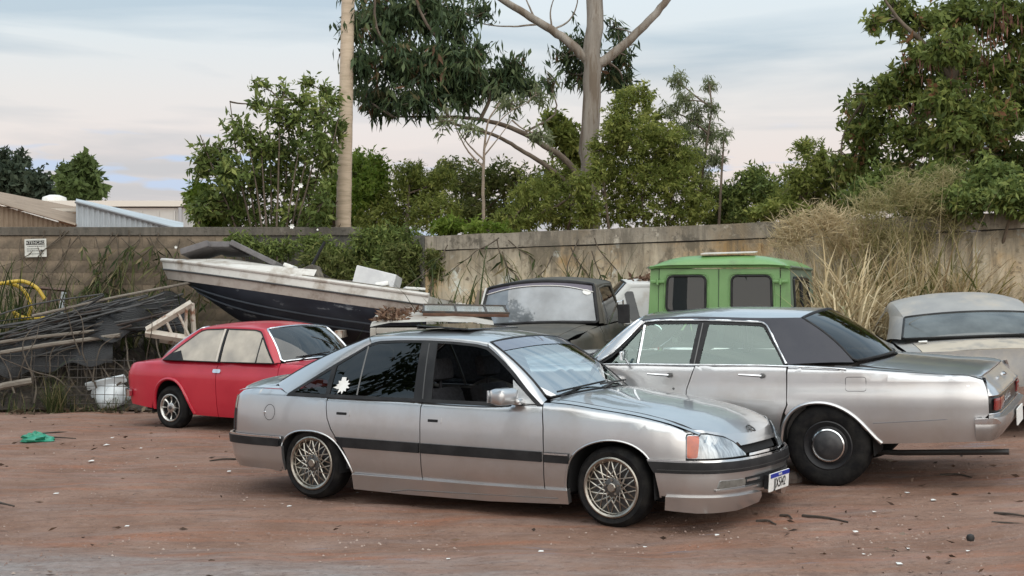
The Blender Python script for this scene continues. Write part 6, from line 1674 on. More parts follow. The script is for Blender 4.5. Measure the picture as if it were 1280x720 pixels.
    # sun strip across the screen with a pale lower edge, inspection sticker
    patch('sun_strip', [(-.97, .80), (-.6, .84), (0, .86), (.6, .84), (.97, .76), (.97, .97), (-.97, .97)], C.screen(ws, .004), glass('violet_strip', (.15, .14, .18), 1.0, (.13, .11, .16), .6), root, .15, 0)
    e = np.array([(-.97, .80), (-.6, .845), (0, .862), (.6, .835), (.97, .76)])
    tube_on('strip_edge', smooth_path(e, 24), C.screen(ws, .010), .006, white_paint, root)
    th = np.linspace(0, 2 * math.pi, 14)[:-1]
    patch('sticker', [(.86 + .07 * math.cos(t), .74 + .07 * math.sin(t)) for t in th], C.screen(ws, .008), white_paint, root, .2, 0)
    pale = M('pale_metal_pillar', (.5, .5, .48), rough=.4)
    MB().tube(WS(np.full(6, -1.0), np.linspace(0.02, .98, 6)) + [.01, -.012, .01], .016, 6).build('bare_pillar_trim', pale, root)
    interior(root, B, -.05, -1.1, .62, 1.10, .72, cloth, seats=(), bench=-.72, steer=(-.25, .36, 1.18))
    for x in (.72, -2.18):
        for y in (.72, -.72): wheel(root, x, y, .36, .2, .2, 'plain')
        arch_liner(root, x, .40, .38, .45, .80)
    MB().box((-.8, 0, .5), (4.2, 1.1, .4)).build('underbody', dark_void, root)
    MB().box((-2.2, 0, .72), (1.9, 1.5, .06)).build('cargo_floor', dark_void, root)
build_pickup()

def build_green_truck():
    x0, y0 = 2.36, 15.55
    root = car_root('green_truck', 'green hardtop off-road truck seen from behind, with two windowed rear doors', 'truck', (x0, y0), R(90 - 19.5), 2.3, z=float(gz(x0, y0)), normal=(0, 0, 1))
    g = M('green_paint', (.120, .250, .080), (.145, .285, .10), rough=.45, scale=2.0, coat=.2, c3=(.10, .16, .07), scale3=3.0, lo3=.55, hi3=.75)
    gd = M('green_roof_side', (.13, .17, .12), (.10, .13, .095), rough=.7, scale=2.5)
    win = glass('truck_window', (.03, .035, .035), 1.0, (.025, .03, .032), .75, ior=1.45)
    wy, zt, Lg = .84, 1.745, 3.1
    flat = lambda off=0.0: (lambda a, b: np.stack([np.full_like(np.asarray(a, float), -off) + .05 * np.clip((np.asarray(b) - 1.0), 0, 2), np.asarray(a, float), np.asarray(b, float)], -1))
    sidem = lambda off=0.0: (lambda a, b: np.stack([np.asarray(a, float), wy + off - .06 * np.clip((np.asarray(b) - 1.0), 0, 2), np.asarray(b, float)], -1))
    # rear face: corner posts, two doors
    for mir in (False, True):
        patch('corner_post', [(.715, .45), (.85, .45), (.85 - .05, zt), (.70, zt)], flat(), g, root, .2, .03, mir=mir, ctr=(2, 0, 1))
        dr = patch('rear_door', [(.006, .47), (.708, .47), (.693, zt - .035), (.006, zt - .035)], flat(.012), g, root, .15, .02, mir=mir, ctr=(2, 0, 1))
        o = rounded([(.150, 1.220), (.610, 1.220), (.595, 1.625), (.150, 1.625)], .065)
        L = resample(o + [o[0]], 60)
        patch('window', o, flat(.016), win, dr, .3, .004, mir=mir, ctr=(2, 0, 1))
        tube_on('window_rubber', L, flat(.016), .014, black_trim, dr, mir)
        tube_on('window_pressing', [(a * 1.0 + (a - .38) * .13, b + (b - 1.42) * .13) for a, b in L], flat(.013), .010, g, dr, mir)
        sg = -1 if mir else 1
        for z in (1.56, .9):
            MB().box((-.02, sg * .705, z), (.035, .17, .035), None, .012).tube([(-.035, sg * .705, z - .035), (-.035, sg * .705, z + .035)], .014, 8).build('hinge', g, dr)
        tube_on('door_gap', [(.710, .5), (.696, zt - .03)], flat(.013), .004, black_trim, root, mir)
        patch('side_panel', [(.0, .45), (Lg, .45), (Lg, 1.12), (0, 1.12)], sidem(), g, root, .3, .03, mir=mir)
        patch('canopy_side', [(.03, 1.12), (2.1, 1.12), (2.0, zt), (.06, zt)], sidem(), gd if True else g, root, .3, .03, mir=mir)
        o = rounded([(.24, 1.22), (1.5, 1.22), (1.5, 1.60), (.25, 1.60)], .03)
        w_ = patch('side_window', o, sidem(.008), glass('side_pane', (.5, .5, .45), ior=1.5), root, .4, .004, mir=mir)
        tube_on('side_window_frame', resample(o + [o[0]], 50), sidem(.008), .02, black_trim, w_, mir)
        tube_on('window_divider', [(.85, 1.25), (.85, 1.62)], sidem(.01), .02, black_trim, w_, mir)
    tube_on('door_meeting_strip', [(0, .5), (0, zt - .04)], flat(.014), .007, M('dark_green_seam', (.06, .11, .05), rough=.6), root)  # darker green strip along the joint of the two doors
    tube_on('roof_gutter', [(-.80, zt - .015), (0, zt - .012), (.80, zt - .015)], flat(.03), .018, g, root)
    def roofm(a, b):
        a = np.asarray(a, float); b = np.asarray(b, float)
        t = np.clip(np.abs(b) / .82, 0, 1.0); u = np.clip((a + .04) / .35, 0, 1)
        return np.stack([a, b, zt - .015 + .14 * (1 - t ** 4.0) * np.sqrt(1 - (1 - u) ** 2)], -1)
    patch('roof', full([(-.035, 0), (-.035, .4), (-.03, .77), (0, .815), (1.0, .815), (2.0, .80), (2.05, .4), (2.05, 0)]), roofm, g, root, .07, .03, ctr=(1, 0, 0))
    MB().tube([(.0, .82, zt - .02), (2.0, .805, zt - .02)], .016, 6).tube([(.0, -.82, zt - .02), (2.0, -.805, zt - .02)], .016, 6).build('side_gutter', gd, root)
    # front half: bonnet, screen, wheels
    MB().box((3.2, 0, .85), (1.1, 1.35, .5), None, .08).build('bonnet', g, root)
    MB().box((2.4, 0, .8), (.9, 1.58, .7), None, .05).build('cab_body', g, root)
    MB().box((2.07, 0, 1.45), (.04, 1.4, .55), rotm(0, -.1, 0)).build('windscreen', win, root)
    MB().box((1.5, 0, .75), (3.1, 1.3, .5)).build('underbody', dark_void, root)
    MB().box((-.08, 0, .5), (.1, 1.5, .14), None, .02).build('rear_bumper', black_trim, root)
    for sg in (1, -1): MB().box((-.03, sg * .73, .85), (.05, .1, .16), None, .015).build('tail_lamp', M('red_lens', (.25, .015, .012)), root)
    for x in (.65, 2.95):
        for y in (.66, -.66): wheel(root, x, y, .37, .2, .2, 'plain')
    sp = tag(MB().box((0, 0, 0), (.62, .62, .012), rotm(.02, .015, .05), .003).build('white_board', M('white_board', (.6, .58, .54), (.45, .42, .38), rough=.7, scale=6)), 'warped white board lying on the green truck roof', 'board')
    p = root.matrix_world @ Vector((.42, -.05, zt + .155)); sp.location = p; sp.rotation_euler = (R(1.5), R(-2), R(-16))
build_green_truck()

def build_grey_coupe():
    x0, y0 = 4.98, 15.35
    root = car_root('grey_coupe', 'dusty grey fastback car at the right edge, seen from behind', 'car', (x0, y0), R(82), 2.6, z=float(gz(x0, y0)) - .015, normal=gn(x0, y0))
    paint = M('dusty_grey_paint', (.27, .265, .26), (.34, .33, .315), rough=.55, scale=1.8, metal=.15, coat=.1, coatr=.3, c3=(.40, .36, .31), scale3=2.4, lo3=.50, hi3=.72)
    dusty = M('dusty_beige_lid', (.40, .345, .275), (.48, .42, .34), rough=.65, scale=1.5, c3=(.20, .19, .18), scale3=2.6, lo3=.52, hi3=.7)
    glz = glass('dusty_rear_glass', (.12, .13, .13), 1.0, (.15, .165, .165), .55, ior=1.6, dirt=.2)
    plan = [(-2.25, 0), (-2.245, .5), (-2.21, .72), (-2.12, .80), (-1.8, .84), (-1, .865), (0, .87), (1.2, .86), (1.9, .82), (2.1, .7), (2.15, .4), (2.16, 0)]
    B = Body(plan, [(.2, .05), (.45, .01), (.6, 0), (.8, .02), (.95, .06)], [(.3, 0), (.8, .03)], [(.3, .04), (.55, 0), (.8, .03)], [(-2.2, .80), (-1.9, .835), (-1.2, .87), (.6, .87), (1.4, .86), (2.1, .80)], .06)
    S = B.m; zc = [(-2.25, .85), (-2.0, .885), (-1.3, .915), (.6, .92), (1.4, .91), (2.1, .83)]; T = B.top(zc)
    ar = [(-1.70, .22), (-1.66, .45), (-1.55, .58), (-1.32, .65), (-1.1, .58), (-.99, .45), (-.95, .22)]; af = [(q[0] + 2.62, q[1]) for q in ar]
    def side(mir):
        patch('rear_quarter', [(-.45, .22), (-.95, .22)] + ar[::-1][1:] + [(B.sx(-2.1), .3), (B.sx(-2.15), .78), (-1.9, .83), (-1.2, .865), (-.46, .867)], S, paint, root, .12, .02, mir=mir)
        patch('door', [(-.44, .22), (-.45, .867), (.72, .867), (.73, .22)], S, paint, root, .12, .02, mir=mir)
        patch('front_fender', [(.74, .22), (.90, .22)] + af[1:] + [(B.sx(1.95), .3), (B.sx(2.0), .79), (1.4, .855), (.73, .867)], S, paint, root, .12, .02, mir=mir)
        xs = np.linspace(-2.1, -.9, 10); strip('quarter_crown', T(xs, B.w(xs)), T(xs, np.full(10, .63)), paint, root, 3, 0, mir=mir)
        xs = np.linspace(.7, 1.95, 8); strip('fender_crown', T(xs, B.w(xs)), T(xs, np.full(8, .66)), paint, root, 3, 0, mir=mir)
        patch('tail_lamp', [(B.sy(.7, False), .55), (B.sy(.3, False), .55), (B.sy(.3, False), .68), (B.sy(.7, False), .68)], B.off(.01), M('red_lens', (.25, .015, .012)), root, .1, .02, mir=mir)
    both(side)
    m2 = 2 * B.smin; e = B.sx(-2.12)
    patch('rear_panel', [(e, .3), (m2 - e, .3), (m2 - e, .852), (e, .852)], S, paint, root, .12, .02)
    patch('rear_bumper', [(e, .38), (m2 - e, .38), (m2 - e, .5), (e, .5)], B.off(.07), chrome, root, .1, .05)
    s2 = 2 * B.smax; f = B.sx(1.95)
    patch('front_panel', [(f, .3), (s2 - f, .3), (s2 - f, .79), (f, .79)], S, black_trim, root, .12, .02)
    lid = [(-2.17, 0), (-2.16, .4), (-2.10, .62), (-1.75, .625)] + [(-1.60 + .12 * (y / .62) ** 2, y) for y in np.linspace(.62, 0, 5)]
    ld = patch('boot_lid', full(lid), T, dusty, root, .12, .02, ctr=(-2, 0, 0))
    patch('bonnet', full([(.75, 0), (.7, .4), (.62, .655), (1.9, .63), (2.05, .3), (2.06, 0)]), T, paint, root, .15, .02, ctr=(1, 0, 0))
    patch('deck_filler', full([(-1.60, 0), (-1.565, .3), (-1.48, .62), (-1.2, .64), (-1.0, .64), (-1.0, 0)]), lambda a, b: T(a, b) + [0, 0, .004], paint, root, .15, .01, ctr=(-1, 0, 0))
    ws = dict(xb=.72, xbe=.58, yb=.70, zb=.92, zbe=.89, xt=.12, xte=.05, yt=.60, zt=1.30, zte=1.27, bulge=.03)
    rw = dict(xb=-1.53, xbe=-1.40, yb=.735, zb=.935, zbe=.925, xt=-1.06, xte=-1.0, yt=.60, zt=1.165, zte=1.15, bulge=.02)
    C = Cabin([(-2, .875), (1, .875)], [(-2, .78), (-1.2, .80), (.6, .80)], [(-1.1, 1.105), (-.9, 1.155), (-.5, 1.23), (0, 1.245)], [(-1.1, .64), (-.5, .66), (.1, .635)], [(-1.1, 1.16), (-.8, 1.25), (-.4, 1.335), (.1, 1.315)], ws, rw, bulge=.01)
    G, WS, RW = cabin_glass(root, C, paint, [(.5, .88), (.28, 1.0), (.05, 1.14)], [(-.50, 1.10), (-.35, 1.135), (-.15, 1.15), (.05, 1.14)], [(-.80, .88), (-.68, .99), (-.50, 1.10)], ws_mat=glz, rw_mat=glz, seal_r=.012, bulge=.03)
    for mir in (False, True): patch('side_glass', [(-.80, .88), (.5, .88), (.05, 1.14), (-.15, 1.15), (-.35, 1.135), (-.5, 1.10), (-.68, .99)], G, glass('smoked_glass', (.05, .05, .05)), root, .15, 0, mir=mir)
    MB().tube([(-1.57, .50, .905), (-1.55, .58, .905)], [.03, .02], 8, flat=.5).build('deck_badge', white_paint, root)
    for x in (1.30, -1.32):
        for y in (.74, -.74): wheel(root, x, y, .32, .19, .19, 'plain')
        arch_liner(root, x, .34, .34, .45, .83)
    MB().box((0, 0, .4), (3.8, 1.2, .35)).build('underbody', dark_void, root)
    interior(root, B, .6, -.95, .36, .86, .74, cloth, seats=((0, .36), (0, -.36)), bench=None, steer=None, h=.45)
build_grey_coupe()

def build_white_van():
    x0, y0 = 1.72, 18.35
    root = car_root('white_wagon', 'white wagon with leaf-strewn roof between the dark pickup and the green truck', 'wagon', (x0, y0), R(176), 2.4, z=float(gz(x0, y0)), normal=(0, 0, 1))
    w = M('chalky_white', (.58, .58, .56), (.48, .47, .45), rough=.55, scale=2.2, c3=(.34, .29, .23), scale3=2.2, lo3=.56, hi3=.75)
    plan = [(-1.8, 0), (-1.78, .5), (-1.7, .74), (-1.0, .80), (0, .81), (1.2, .80), (1.7, .74), (1.78, .5), (1.8, 0)]
    B = Body(plan, [(.2, .05), (.5, 0), (1.0, .02)], [(.2, .03), (.6, 0), (1, .05)], [(.2, 0), (1, 0)], [(-1.8, .95), (1.0, .97), (1.8, .85)], .05)
    S = B.m
    for mir in (False, True):
        patch('rear_quarter', [(-.45, .3), (-1.65, .3), (B.sx(-1.7), .94), (-.45, .955)], S, w, root, .2, .02, mir=mir)
        patch('door', [(-.44, .3), (-.44, .955), (.62, .96), (.62, .3)], S, w, root, .2, .02, mir=mir)
        patch('front_fender', [(.63, .3), (.63, .96), (B.sx(1.65), .88), (B.sx(1.65), .3)], S, w, root, .2, .02, mir=mir)
    T = B.top([(-1.8, .98), (.6, 1.02), (1.8, .9)])
    patch('bonnet', full([(.65, 0), (.6, .76), (1.6, .70), (1.72, .4), (1.74, 0)]), T, w, root, .2, .02, ctr=(1, 0, 0))
    s2 = 2 * B.smax
    patch('front_panel', [(B.sx(1.66), .3), (s2 - B.sx(1.66), .3), (s2 - B.sx(1.66), .86), (B.sx(1.66), .86)], S, w, root, .2, .02)
    m2 = 2 * B.smin
    patch('rear_panel', [(B.sx(-1.68), .3), (m2 - B.sx(-1.68), .3), (m2 - B.sx(-1.68), .94), (B.sx(-1.68), .94)], S, w, root, .2, .02)
    dk = glass('dark_rear_glass', (.05, .05, .05))
    ws = dict(xb=.72, xbe=.58, yb=.72, zb=1.0, zbe=.98, xt=.25, xte=.18, yt=.62, zt=1.52, zte=1.50, bulge=.02)
    rw = dict(xb=-1.72, xbe=-1.68, yb=.70, zb=.97, zbe=.97, xt=-1.50, xte=-1.48, yt=.62, zt=1.52, zte=1.50, bulge=.02)
    C = Cabin([(-2, .96), (1, .96)], [(-2, .77), (1, .77)], [(-1.6, 1.51), (.3, 1.51)], [(-1.6, .63), (.3, .63)], [(-1.6, 1.56), (-.6, 1.59), (.3, 1.56)], ws, rw)
    G, WS, RW = cabin_glass(root, C, w, [(.45, .99), (.28, 1.25), (.12, 1.44)], [(-1.36, 1.44), (-.5, 1.455), (.12, 1.44)], [(-1.5, .99), (-1.44, 1.2), (-1.36, 1.44)], ws_mat=dk, rw_mat=dk, bulge=.03)
    for mir in (False, True):
        patch('side_upper_panel', [(-1.5, .975), (.45, .975), (.28, 1.25), (.12, 1.445), (-.5, 1.46), (-1.36, 1.445), (-1.44, 1.2)], G, w, root, .3, .01, mir=mir)
        for a in (.32, -.30, -.95):
            patch('side_window', rounded([(a - .32, 1.02), (a - .19, 1.02), (a - .10, 1.40), (a - .22, 1.40)], .02), C.side(.006), dk, root, .3, .004, mir=mir)
    for x in (1.15, -1.15):
        for y in (.68, -.68): wheel(root, x, y, .29, .17, .17, 'plain')
    MB().box((0, 0, .45), (3.2, 1.3, .4)).build('underbody', dark_void, root)
    # dry leaf litter lying on the roof
    r = np.random.default_rng(9); n = 420
    a = r.uniform(-1.45, .1, n); b = r.uniform(-.6, .6, n); P = C.roof(.008)(a, b)
    D = unit(np.stack([r.normal(size=n), r.normal(size=n), r.normal(size=n) * .25], 1))
    Rw = np.array(root.matrix_world.to_3x3())
    P = P @ Rw.T + np.array(root.location); D = D @ Rw.T
    tag(leaf_object('leaf_litter', P, D, .11, .05, r.random(n), leafmat('litter', [(0, (.06, .035, .025)), (.6, (.15, .085, .055)), (1, (.30, .22, .15))], .1), None), 'dry brown leaves lying on the white wagon roof', 'leaves', kind='stuff')
build_white_van()

def build_white_shell():
    """cut-down white van body standing between the red coupe and the dark pickup"""
    Yf = 13.75
    x0, x1 = (463 - 640) / FPX * Yf, (618 - 640) / FPX * Yf
    cx, w = (x0 + x1) / 2, x1 - x0
    root = thing('van_shell', 'faded white boxy van shell with leaf-littered roof, standing behind the silver sedan', 'van body', (cx, Yf, float(gz(cx, Yf))), R(3))
    m = M('faded_white', (.42, .40, .36), (.33, .305, .27), rough=.7, scale=3, c3=(.22, .17, .13), scale3=2.5, lo3=.52, hi3=.72)
    zt, D = 1.285, 1.0
    h = w / 2
    for sx in (-1, 1): MB().box((sx * (h - .03), .0, zt / 2), (.06, .06, zt), None, .012).build('corner_post', m, root)
    MB().box((.06 * h, 0, zt / 2), (.05, .05, zt - .02), None, .01).build('window_post', m, root)
    MB().box((0, 0, zt - .03), (w - .12, .055, .06), None, .012).build('header_rail', m, root)
    MB().box((0, .01, .42), (w - .125, .04, .84), None, .01).build('lower_panel', m, root)
    for sx in (-1, 1): MB().box((sx * (h - .02), D / 2 + .04, .5), (.035, D - .02, 1.0), None, .01).build('side_panel', m, root)
    MB().box((0, D + .05, zt / 2), (w, .05, zt), None, .01).build('bulkhead', M('shell_dark', (.03, .03, .03), rough=.9), root)
    for sx in (-1, 1): MB().box((sx * h * .52, .012, 1.04), (h * .84, .008, .40)).build('window_pane', glass('dark_rear_glass', (.05, .05, .05)), root)
    V = []; n = 12; k = 10
    for i in range(n + 1):
        for j in range(k + 1):
            a = -h + w * i / n; b = -.02 + (D + .12) * j / k
            V.append((a, b, zt + .01 + .05 * (1 - (2 * i / n - 1) ** 4) + .10 * (j / k) ** .8 + random.uniform(-.004, .004)))
    F = [(i * (k + 1) + j, (i + 1) * (k + 1) + j, (i + 1) * (k + 1) + j + 1, i * (k + 1) + j + 1) for i in range(n) for j in range(k)]
    mk('roof', V, F, m, root)
    # framed glass hatch lying on top
    hroot = thing('glass_hatch', 'old dark-framed glass tailgate lying flat on the white van shell', 'tailgate', (cx + .30, Yf + .80, zt + .225), R(2))
    hroot.rotation_euler = (R(6), R(1), R(4))
    fr = M('dark_frame', (.03, .028, .026), (.07, .045, .03), rough=.6, scale=10)
    for y in (-.33, .33): MB().box((0, y, 0), (.92, .028, .026), None, .008).build('frame_rail', fr, hroot)
    for x in (-.44, -.10, .22, .44): MB().box((x, 0, .003), (.022, .63, .022), None, .006).build('frame_bar', fr, hroot)
    MB().box((0, 0, -.004), (.86, .62, .008)).build('glass_pane', M('milky_glass', (.27, .27, .25), (.36, .35, .32), rough=.25, scale=4, coat=.5), hroot)
    MB().box((0, -.35, -.024), (.9, .02, .03), None, .006).build('rusty_lip', M('rust', (.09, .045, .03), (.13, .07, .045), rough=.9, scale=12), hroot)
    r = np.random.default_rng(19); n = 230
    P = np.stack([cx - h + .04 + np.abs(r.normal(0, .2, n)), Yf + .05 + r.uniform(0, 1.0, n), np.zeros(n)], 1); P[:, 2] = float(gz(cx, Yf)) + zt + .05 + .1 * ((P[:, 1] - Yf)) + r.random(n) * .015
    D_ = unit(np.stack([r.normal(size=n), r.normal(size=n), np.abs(r.normal(size=n)) * .3], 1))
    tag(leaf_object('leaf_litter', P, D_, .09, .04, r.random(n), leafmat('litter', [(0, (0, 0, 0)), (1, (1, 1, 1))]), None), 'heap of dry leaves on the left of the van shell roof', 'leaves', kind='stuff')
build_white_shell()
# ------------------------------------------------------------------ boat on its trailer
def build_boat():
    bow, stern = np.array([-5.60, 20.45, 2.18]), np.array([-1.10, 19.0, 1.60])
    Lb = float(np.linalg.norm(bow - stern)); f = Vector(bow - stern).normalized(); up = Vector((0, 0, 1)); l = up.cross(f).normalized(); n = f.cross(l)
    l2 = (l * math.cos(.10) + n * math.sin(.10)); n2 = f.cross(l2)
    # the point handed in is the near gunwale at the stern and the stem head; the centre line lies half a beam behind
    o = Vector(stern) - l2 * .62
    Mx = Matrix(((f.x, l2.x, n2.x, o.x), (f.y, l2.y, n2.y, o.y), (f.z, l2.z, n2.z, o.z), (0, 0, 0, 1)))
    root = thing('motor_boat', 'derelict motor boat with white topsides and dark blue hull, bow raised to the left', 'boat', matrix=Mx)
    white = M('boat_white', (.58, .565, .53), (.50, .48, .44), rough=.5, scale=2.5, c3=(.27, .22, .17), scale3=3.0, lo3=.50, hi3=.70, coat=.1, coatr=.3)
    band = M('boat_band', (.34, .30, .265), (.43, .39, .35), rough=.55, scale=3, c3=(.19, .15, .12), scale3=3, lo3=.50, hi3=.68)
    navy = M('boat_navy', (.012, .017, .028), (.028, .036, .052), rough=.55, scale=2.2, c3=(.20, .225, .25), scale3=2.6, lo3=.595, hi3=.66, stretch=(.6, 1, 1.8))
    nS = 28; ts = np.linspace(0, 1, nS)
    b = np.where(ts < .4, .78 + .1 * np.sin(ts / .4 * 1.2), 0); t2 = np.clip((ts - .4) / .6, 0, 1)
    b = np.where(ts >= .4, .873 * (1 - t2 ** 2.3) ** .85, b) + .015
    x = ts * Lb
    sheer = .02 + .04 * ts ** 2
    kz = np.where(ts < .55, -.80, -.80 + .62 * np.clip((ts - .55) / .45, 0, 1) ** 1.7)
    cz = -.42 + .22 * np.clip((ts - .3) / .7, 0, 1) ** 1.6
    def ring(fb, fz): return [np.stack([x, b * fb, np.asarray(fz)], 1), np.stack([x, -b * fb, np.asarray(fz)], 1)]
    rows = {'g': ring(1.0, sheer), 'r': ring(1.02, sheer - .13), 'c0': ring(.99, sheer - .27), 'c': ring(.90, np.minimum(cz, sheer - .29)), 'm': ring(.50, (cz + kz) / 2 - .03), 'k': ring(.02, kz)}
    for q, sh in (('r', .05), ('c0', .16), ('c', .42), ('m', .58), ('k', .80)):
        for sd in (0, 1): rows[q][sd][:, 0] -= sh * ts ** 5
    def loft(name, keys, mat, both_=True):
        V = []; F = []
        for sd in (0, 1):
            k0 = len(V)
            for q in keys: V += [tuple(p) for p in rows[q][sd]]
            for j in range(len(keys) - 1):
                for i in range(nS - 1):
                    fc = (k0 + j * nS + i, k0 + j * nS + i + 1, k0 + (j + 1) * nS + i + 1, k0 + (j + 1) * nS + i)
                    F.append(fc if sd else fc[::-1])
        return mk(name, V, F, mat, root, 35)
    loft('topside', ['g', 'r'], white); loft('sheer_band', ['r', 'c0'], band); hull = loft('hull', ['c0', 'c', 'm', 'k'], navy)
    for sd in (0, 1):
        MB().tube(rows['r'][sd] + [0, (.012 if sd == 0 else -.012), 0], .014, 6).build('rub_rail', M('rail_dark', (.05, .05, .05), rough=.6), root)
        MB().tube(rows['g'][sd] + [0, 0, .012], .03, 8).build('gunwale', white, root)
        for fb, dz in ((.72, .0), (.32, .0)):
            pp = rows['c'][sd] * (fb - .1) / .8 + rows['m'][sd] * (1 - (fb - .1) / .8)
            MB().tube(pp[2:-3], .016, 5).build('strake', M('strake_grey', (.07, .085, .105), rough=.6), hull)
    # transom
    P = [rows[q][0][0] for q in ('g', 'r', 'c0', 'c', 'm', 'k')] + [rows[q][1][0] for q in ('k', 'm', 'c', 'c0', 'r', 'g')]
    mk('transom', P, [tuple(range(len(P)))], white, root, 0)
    # foredeck, crowned, from the stem to the cockpit bulkhead; side decks aft
    i0 = int(nS * .46); V = []; F = []; K = 8
    for i in range(i0, nS):
        for j in range(K + 1):
            q = -1 + 2 * j / K; V.append((x[i], b[i] * q, sheer[i] + .02 + .16 * (1 - q * q) * min(1, (1 - ts[i]) * 4)))
    F = [((i) * (K + 1) + j, (i + 1) * (K + 1) + j, (i + 1) * (K + 1) + j + 1, i * (K + 1) + j + 1) for i in range(nS - i0 - 1) for j in range(K)]
    mk('foredeck', V, [q[::-1] for q in F], white, root)
    MB().box((x[i0], 0, -.10), (.04, b[i0] * 1.55, .36)).build('bulkhead', white, root)
    MB().box((Lb * .24, 0, -.45), (Lb * .46, 1.2, .05)).build('cockpit_floor', M('mouldy_deck', (.10, .09, .08), (.2, .18, .15), rough=.9, scale=8), root)
    stain = M('mould_strip', (.07, .06, .05), (.20, .17, .13), rough=.9, scale=9)
    for sd, sg in ((0, 1), (1, -1)):
        pts = rows['g'][sd][1:i0] * [1, .93, 1] + [0, 0, .04]
        MB().tube(pts, .045, 6, flat=.5).build('side_deck', stain, root)
        # raised coaming that steps down behind the helm
        A = rows['g'][sd][i0 - 2:nS - 8] * [1, .97, 1] + [0, 0, .02]; Bq = A * [1, .9, 1] + np.stack([np.zeros(len(A)), np.zeros(len(A)), np.linspace(.14, .05, len(A))], 1)
        strip('coaming', A, Bq, white, root, 2, 0, ctr=(2, 0, -.5))
    MB().tube([(x[i0] - .1, .55, .1), (x[i0] - .28, .50, .62)], .022, 6).build('screen_post', black_trim, root)
    MB().box((x[i0] - .12, .45, .13), (.24, .36, .20), rotm(0, .5, .1), .03).build('helm_console', stain, root)
    # things lying on and in the boat
    R0 = root.matrix_world
    def lay(name, label, cat, p, d, rot, mat, bev=.01, **k):
        o_ = tag(MB().box((0, 0, 0), d, None, bev).build(name, mat), label, cat, **k)
        o_.matrix_world = R0 @ Matrix.Translation(p) @ Matrix(rotm(*rot).tolist()).to_4x4(); return o_
    gp = M('grey_panel', (.12, .112, .115), (.17, .16, .16), rough=.8, scale=4, c3=(.17, .16, .155), scale3=6, lo3=.6, hi3=.7)
    z0 = .22
    lay('grey_mattress', 'large grey foam panel folded on the boat foredeck, nearest the bow', 'panel', (Lb * .855, .05, z0 + .06), (.46, .60, .10), (.1, .42, .12), gp, .02)
    lay('grey_mattress', 'grey foam panel leaning in the middle of the boat foredeck', 'panel', (Lb * .775, -.05, z0 + .15), (.46, .62, .09), (.12, .10, -.1), gp, .02)
    lay('grey_mattress', 'grey foam panel sloping down towards the boat cockpit', 'panel', (Lb * .655, .0, z0 + .10), (.80, .6, .08), (.08, -.30, .1), gp, .02)
    lay('white_box', 'white foam box standing in the boat cockpit', 'box', (Lb * .255, -.15, .16), (.62, .42, .34), (.05, -.1, .15), M('white_foam', (.66, .66, .66), (.56, .56, .57), rough=.7, scale=5), .015)
    lay('white_rag', 'small crumpled white sheet at the foot of the white box', 'sheet', (Lb * .19, .35, .10), (.2, .16, .08), (.4, .3, .3), white_paint, .03)
    lay('white_rag', 'white scrap lying on the boat gunwale near the stern', 'sheet', (Lb * .10, .2, .12), (.3, .2, .04), (.1, .1, .6), white_paint, .015)
    lay('rolled_sheet', 'white rolled end of sheet beside the sloping foam panel', 'sheet', (Lb * .53, .1, .22), (.16, .3, .06), (0, -.2, .2), white_paint, .025)
    # trailer
    t = thing('boat_trailer', 'rusty white boat trailer with a lattice tongue under the raised bow', 'trailer', (-4.8, 19.6, 0))
    rw = M('rusty_white', (.52, .48, .42), (.42, .37, .31), rough=.7, scale=5, c3=(.20, .09, .05), scale3=4, lo3=.52, hi3=.62)
    def p(u, v, y): return PX(u, v, y) - np.array([-4.8, 19.6, 0])
    MB().tube([p(184, 413, 19.3), p(240, 379, 19.35)], .055, 4).build('tongue_top', rw, t, 20)
    MB().tube([p(182, 416, 19.3), p(262, 428, 19.4), p(520, 445, 19.2)], .06, 4).build('tongue_beam', rw, t, 20)
    for a, c in (((207, 399), (216, 421)), ((222, 390), (238, 424)), ((233, 383), (232, 423))):
        MB().tube([p(*a, 19.32), p(*c, 19.36)], .022, 4).build('lattice_brace', rw, t, 20)
    MB().tube([p(200, 424, 19.9), p(262, 434, 20.2), p(500, 450, 20.1)], .05, 4).build('far_beam', rw, t, 20)
    MB().tube([p(240, 379, 19.35), p(243, 425, 19.45)], .035, 4).build('winch_post', rw, t, 20)
    for u in (330, 430): MB().box(tuple(p(u, 425, 19.6) + [0, 0, .1]), (.1, 1.3, .1)).build('cradle', rw, t)
    for y in (-.55, 1.05):
        e = wheel(t, 1.5, y, .28, .16, .17, 'plain', z=.28)
build_boat()

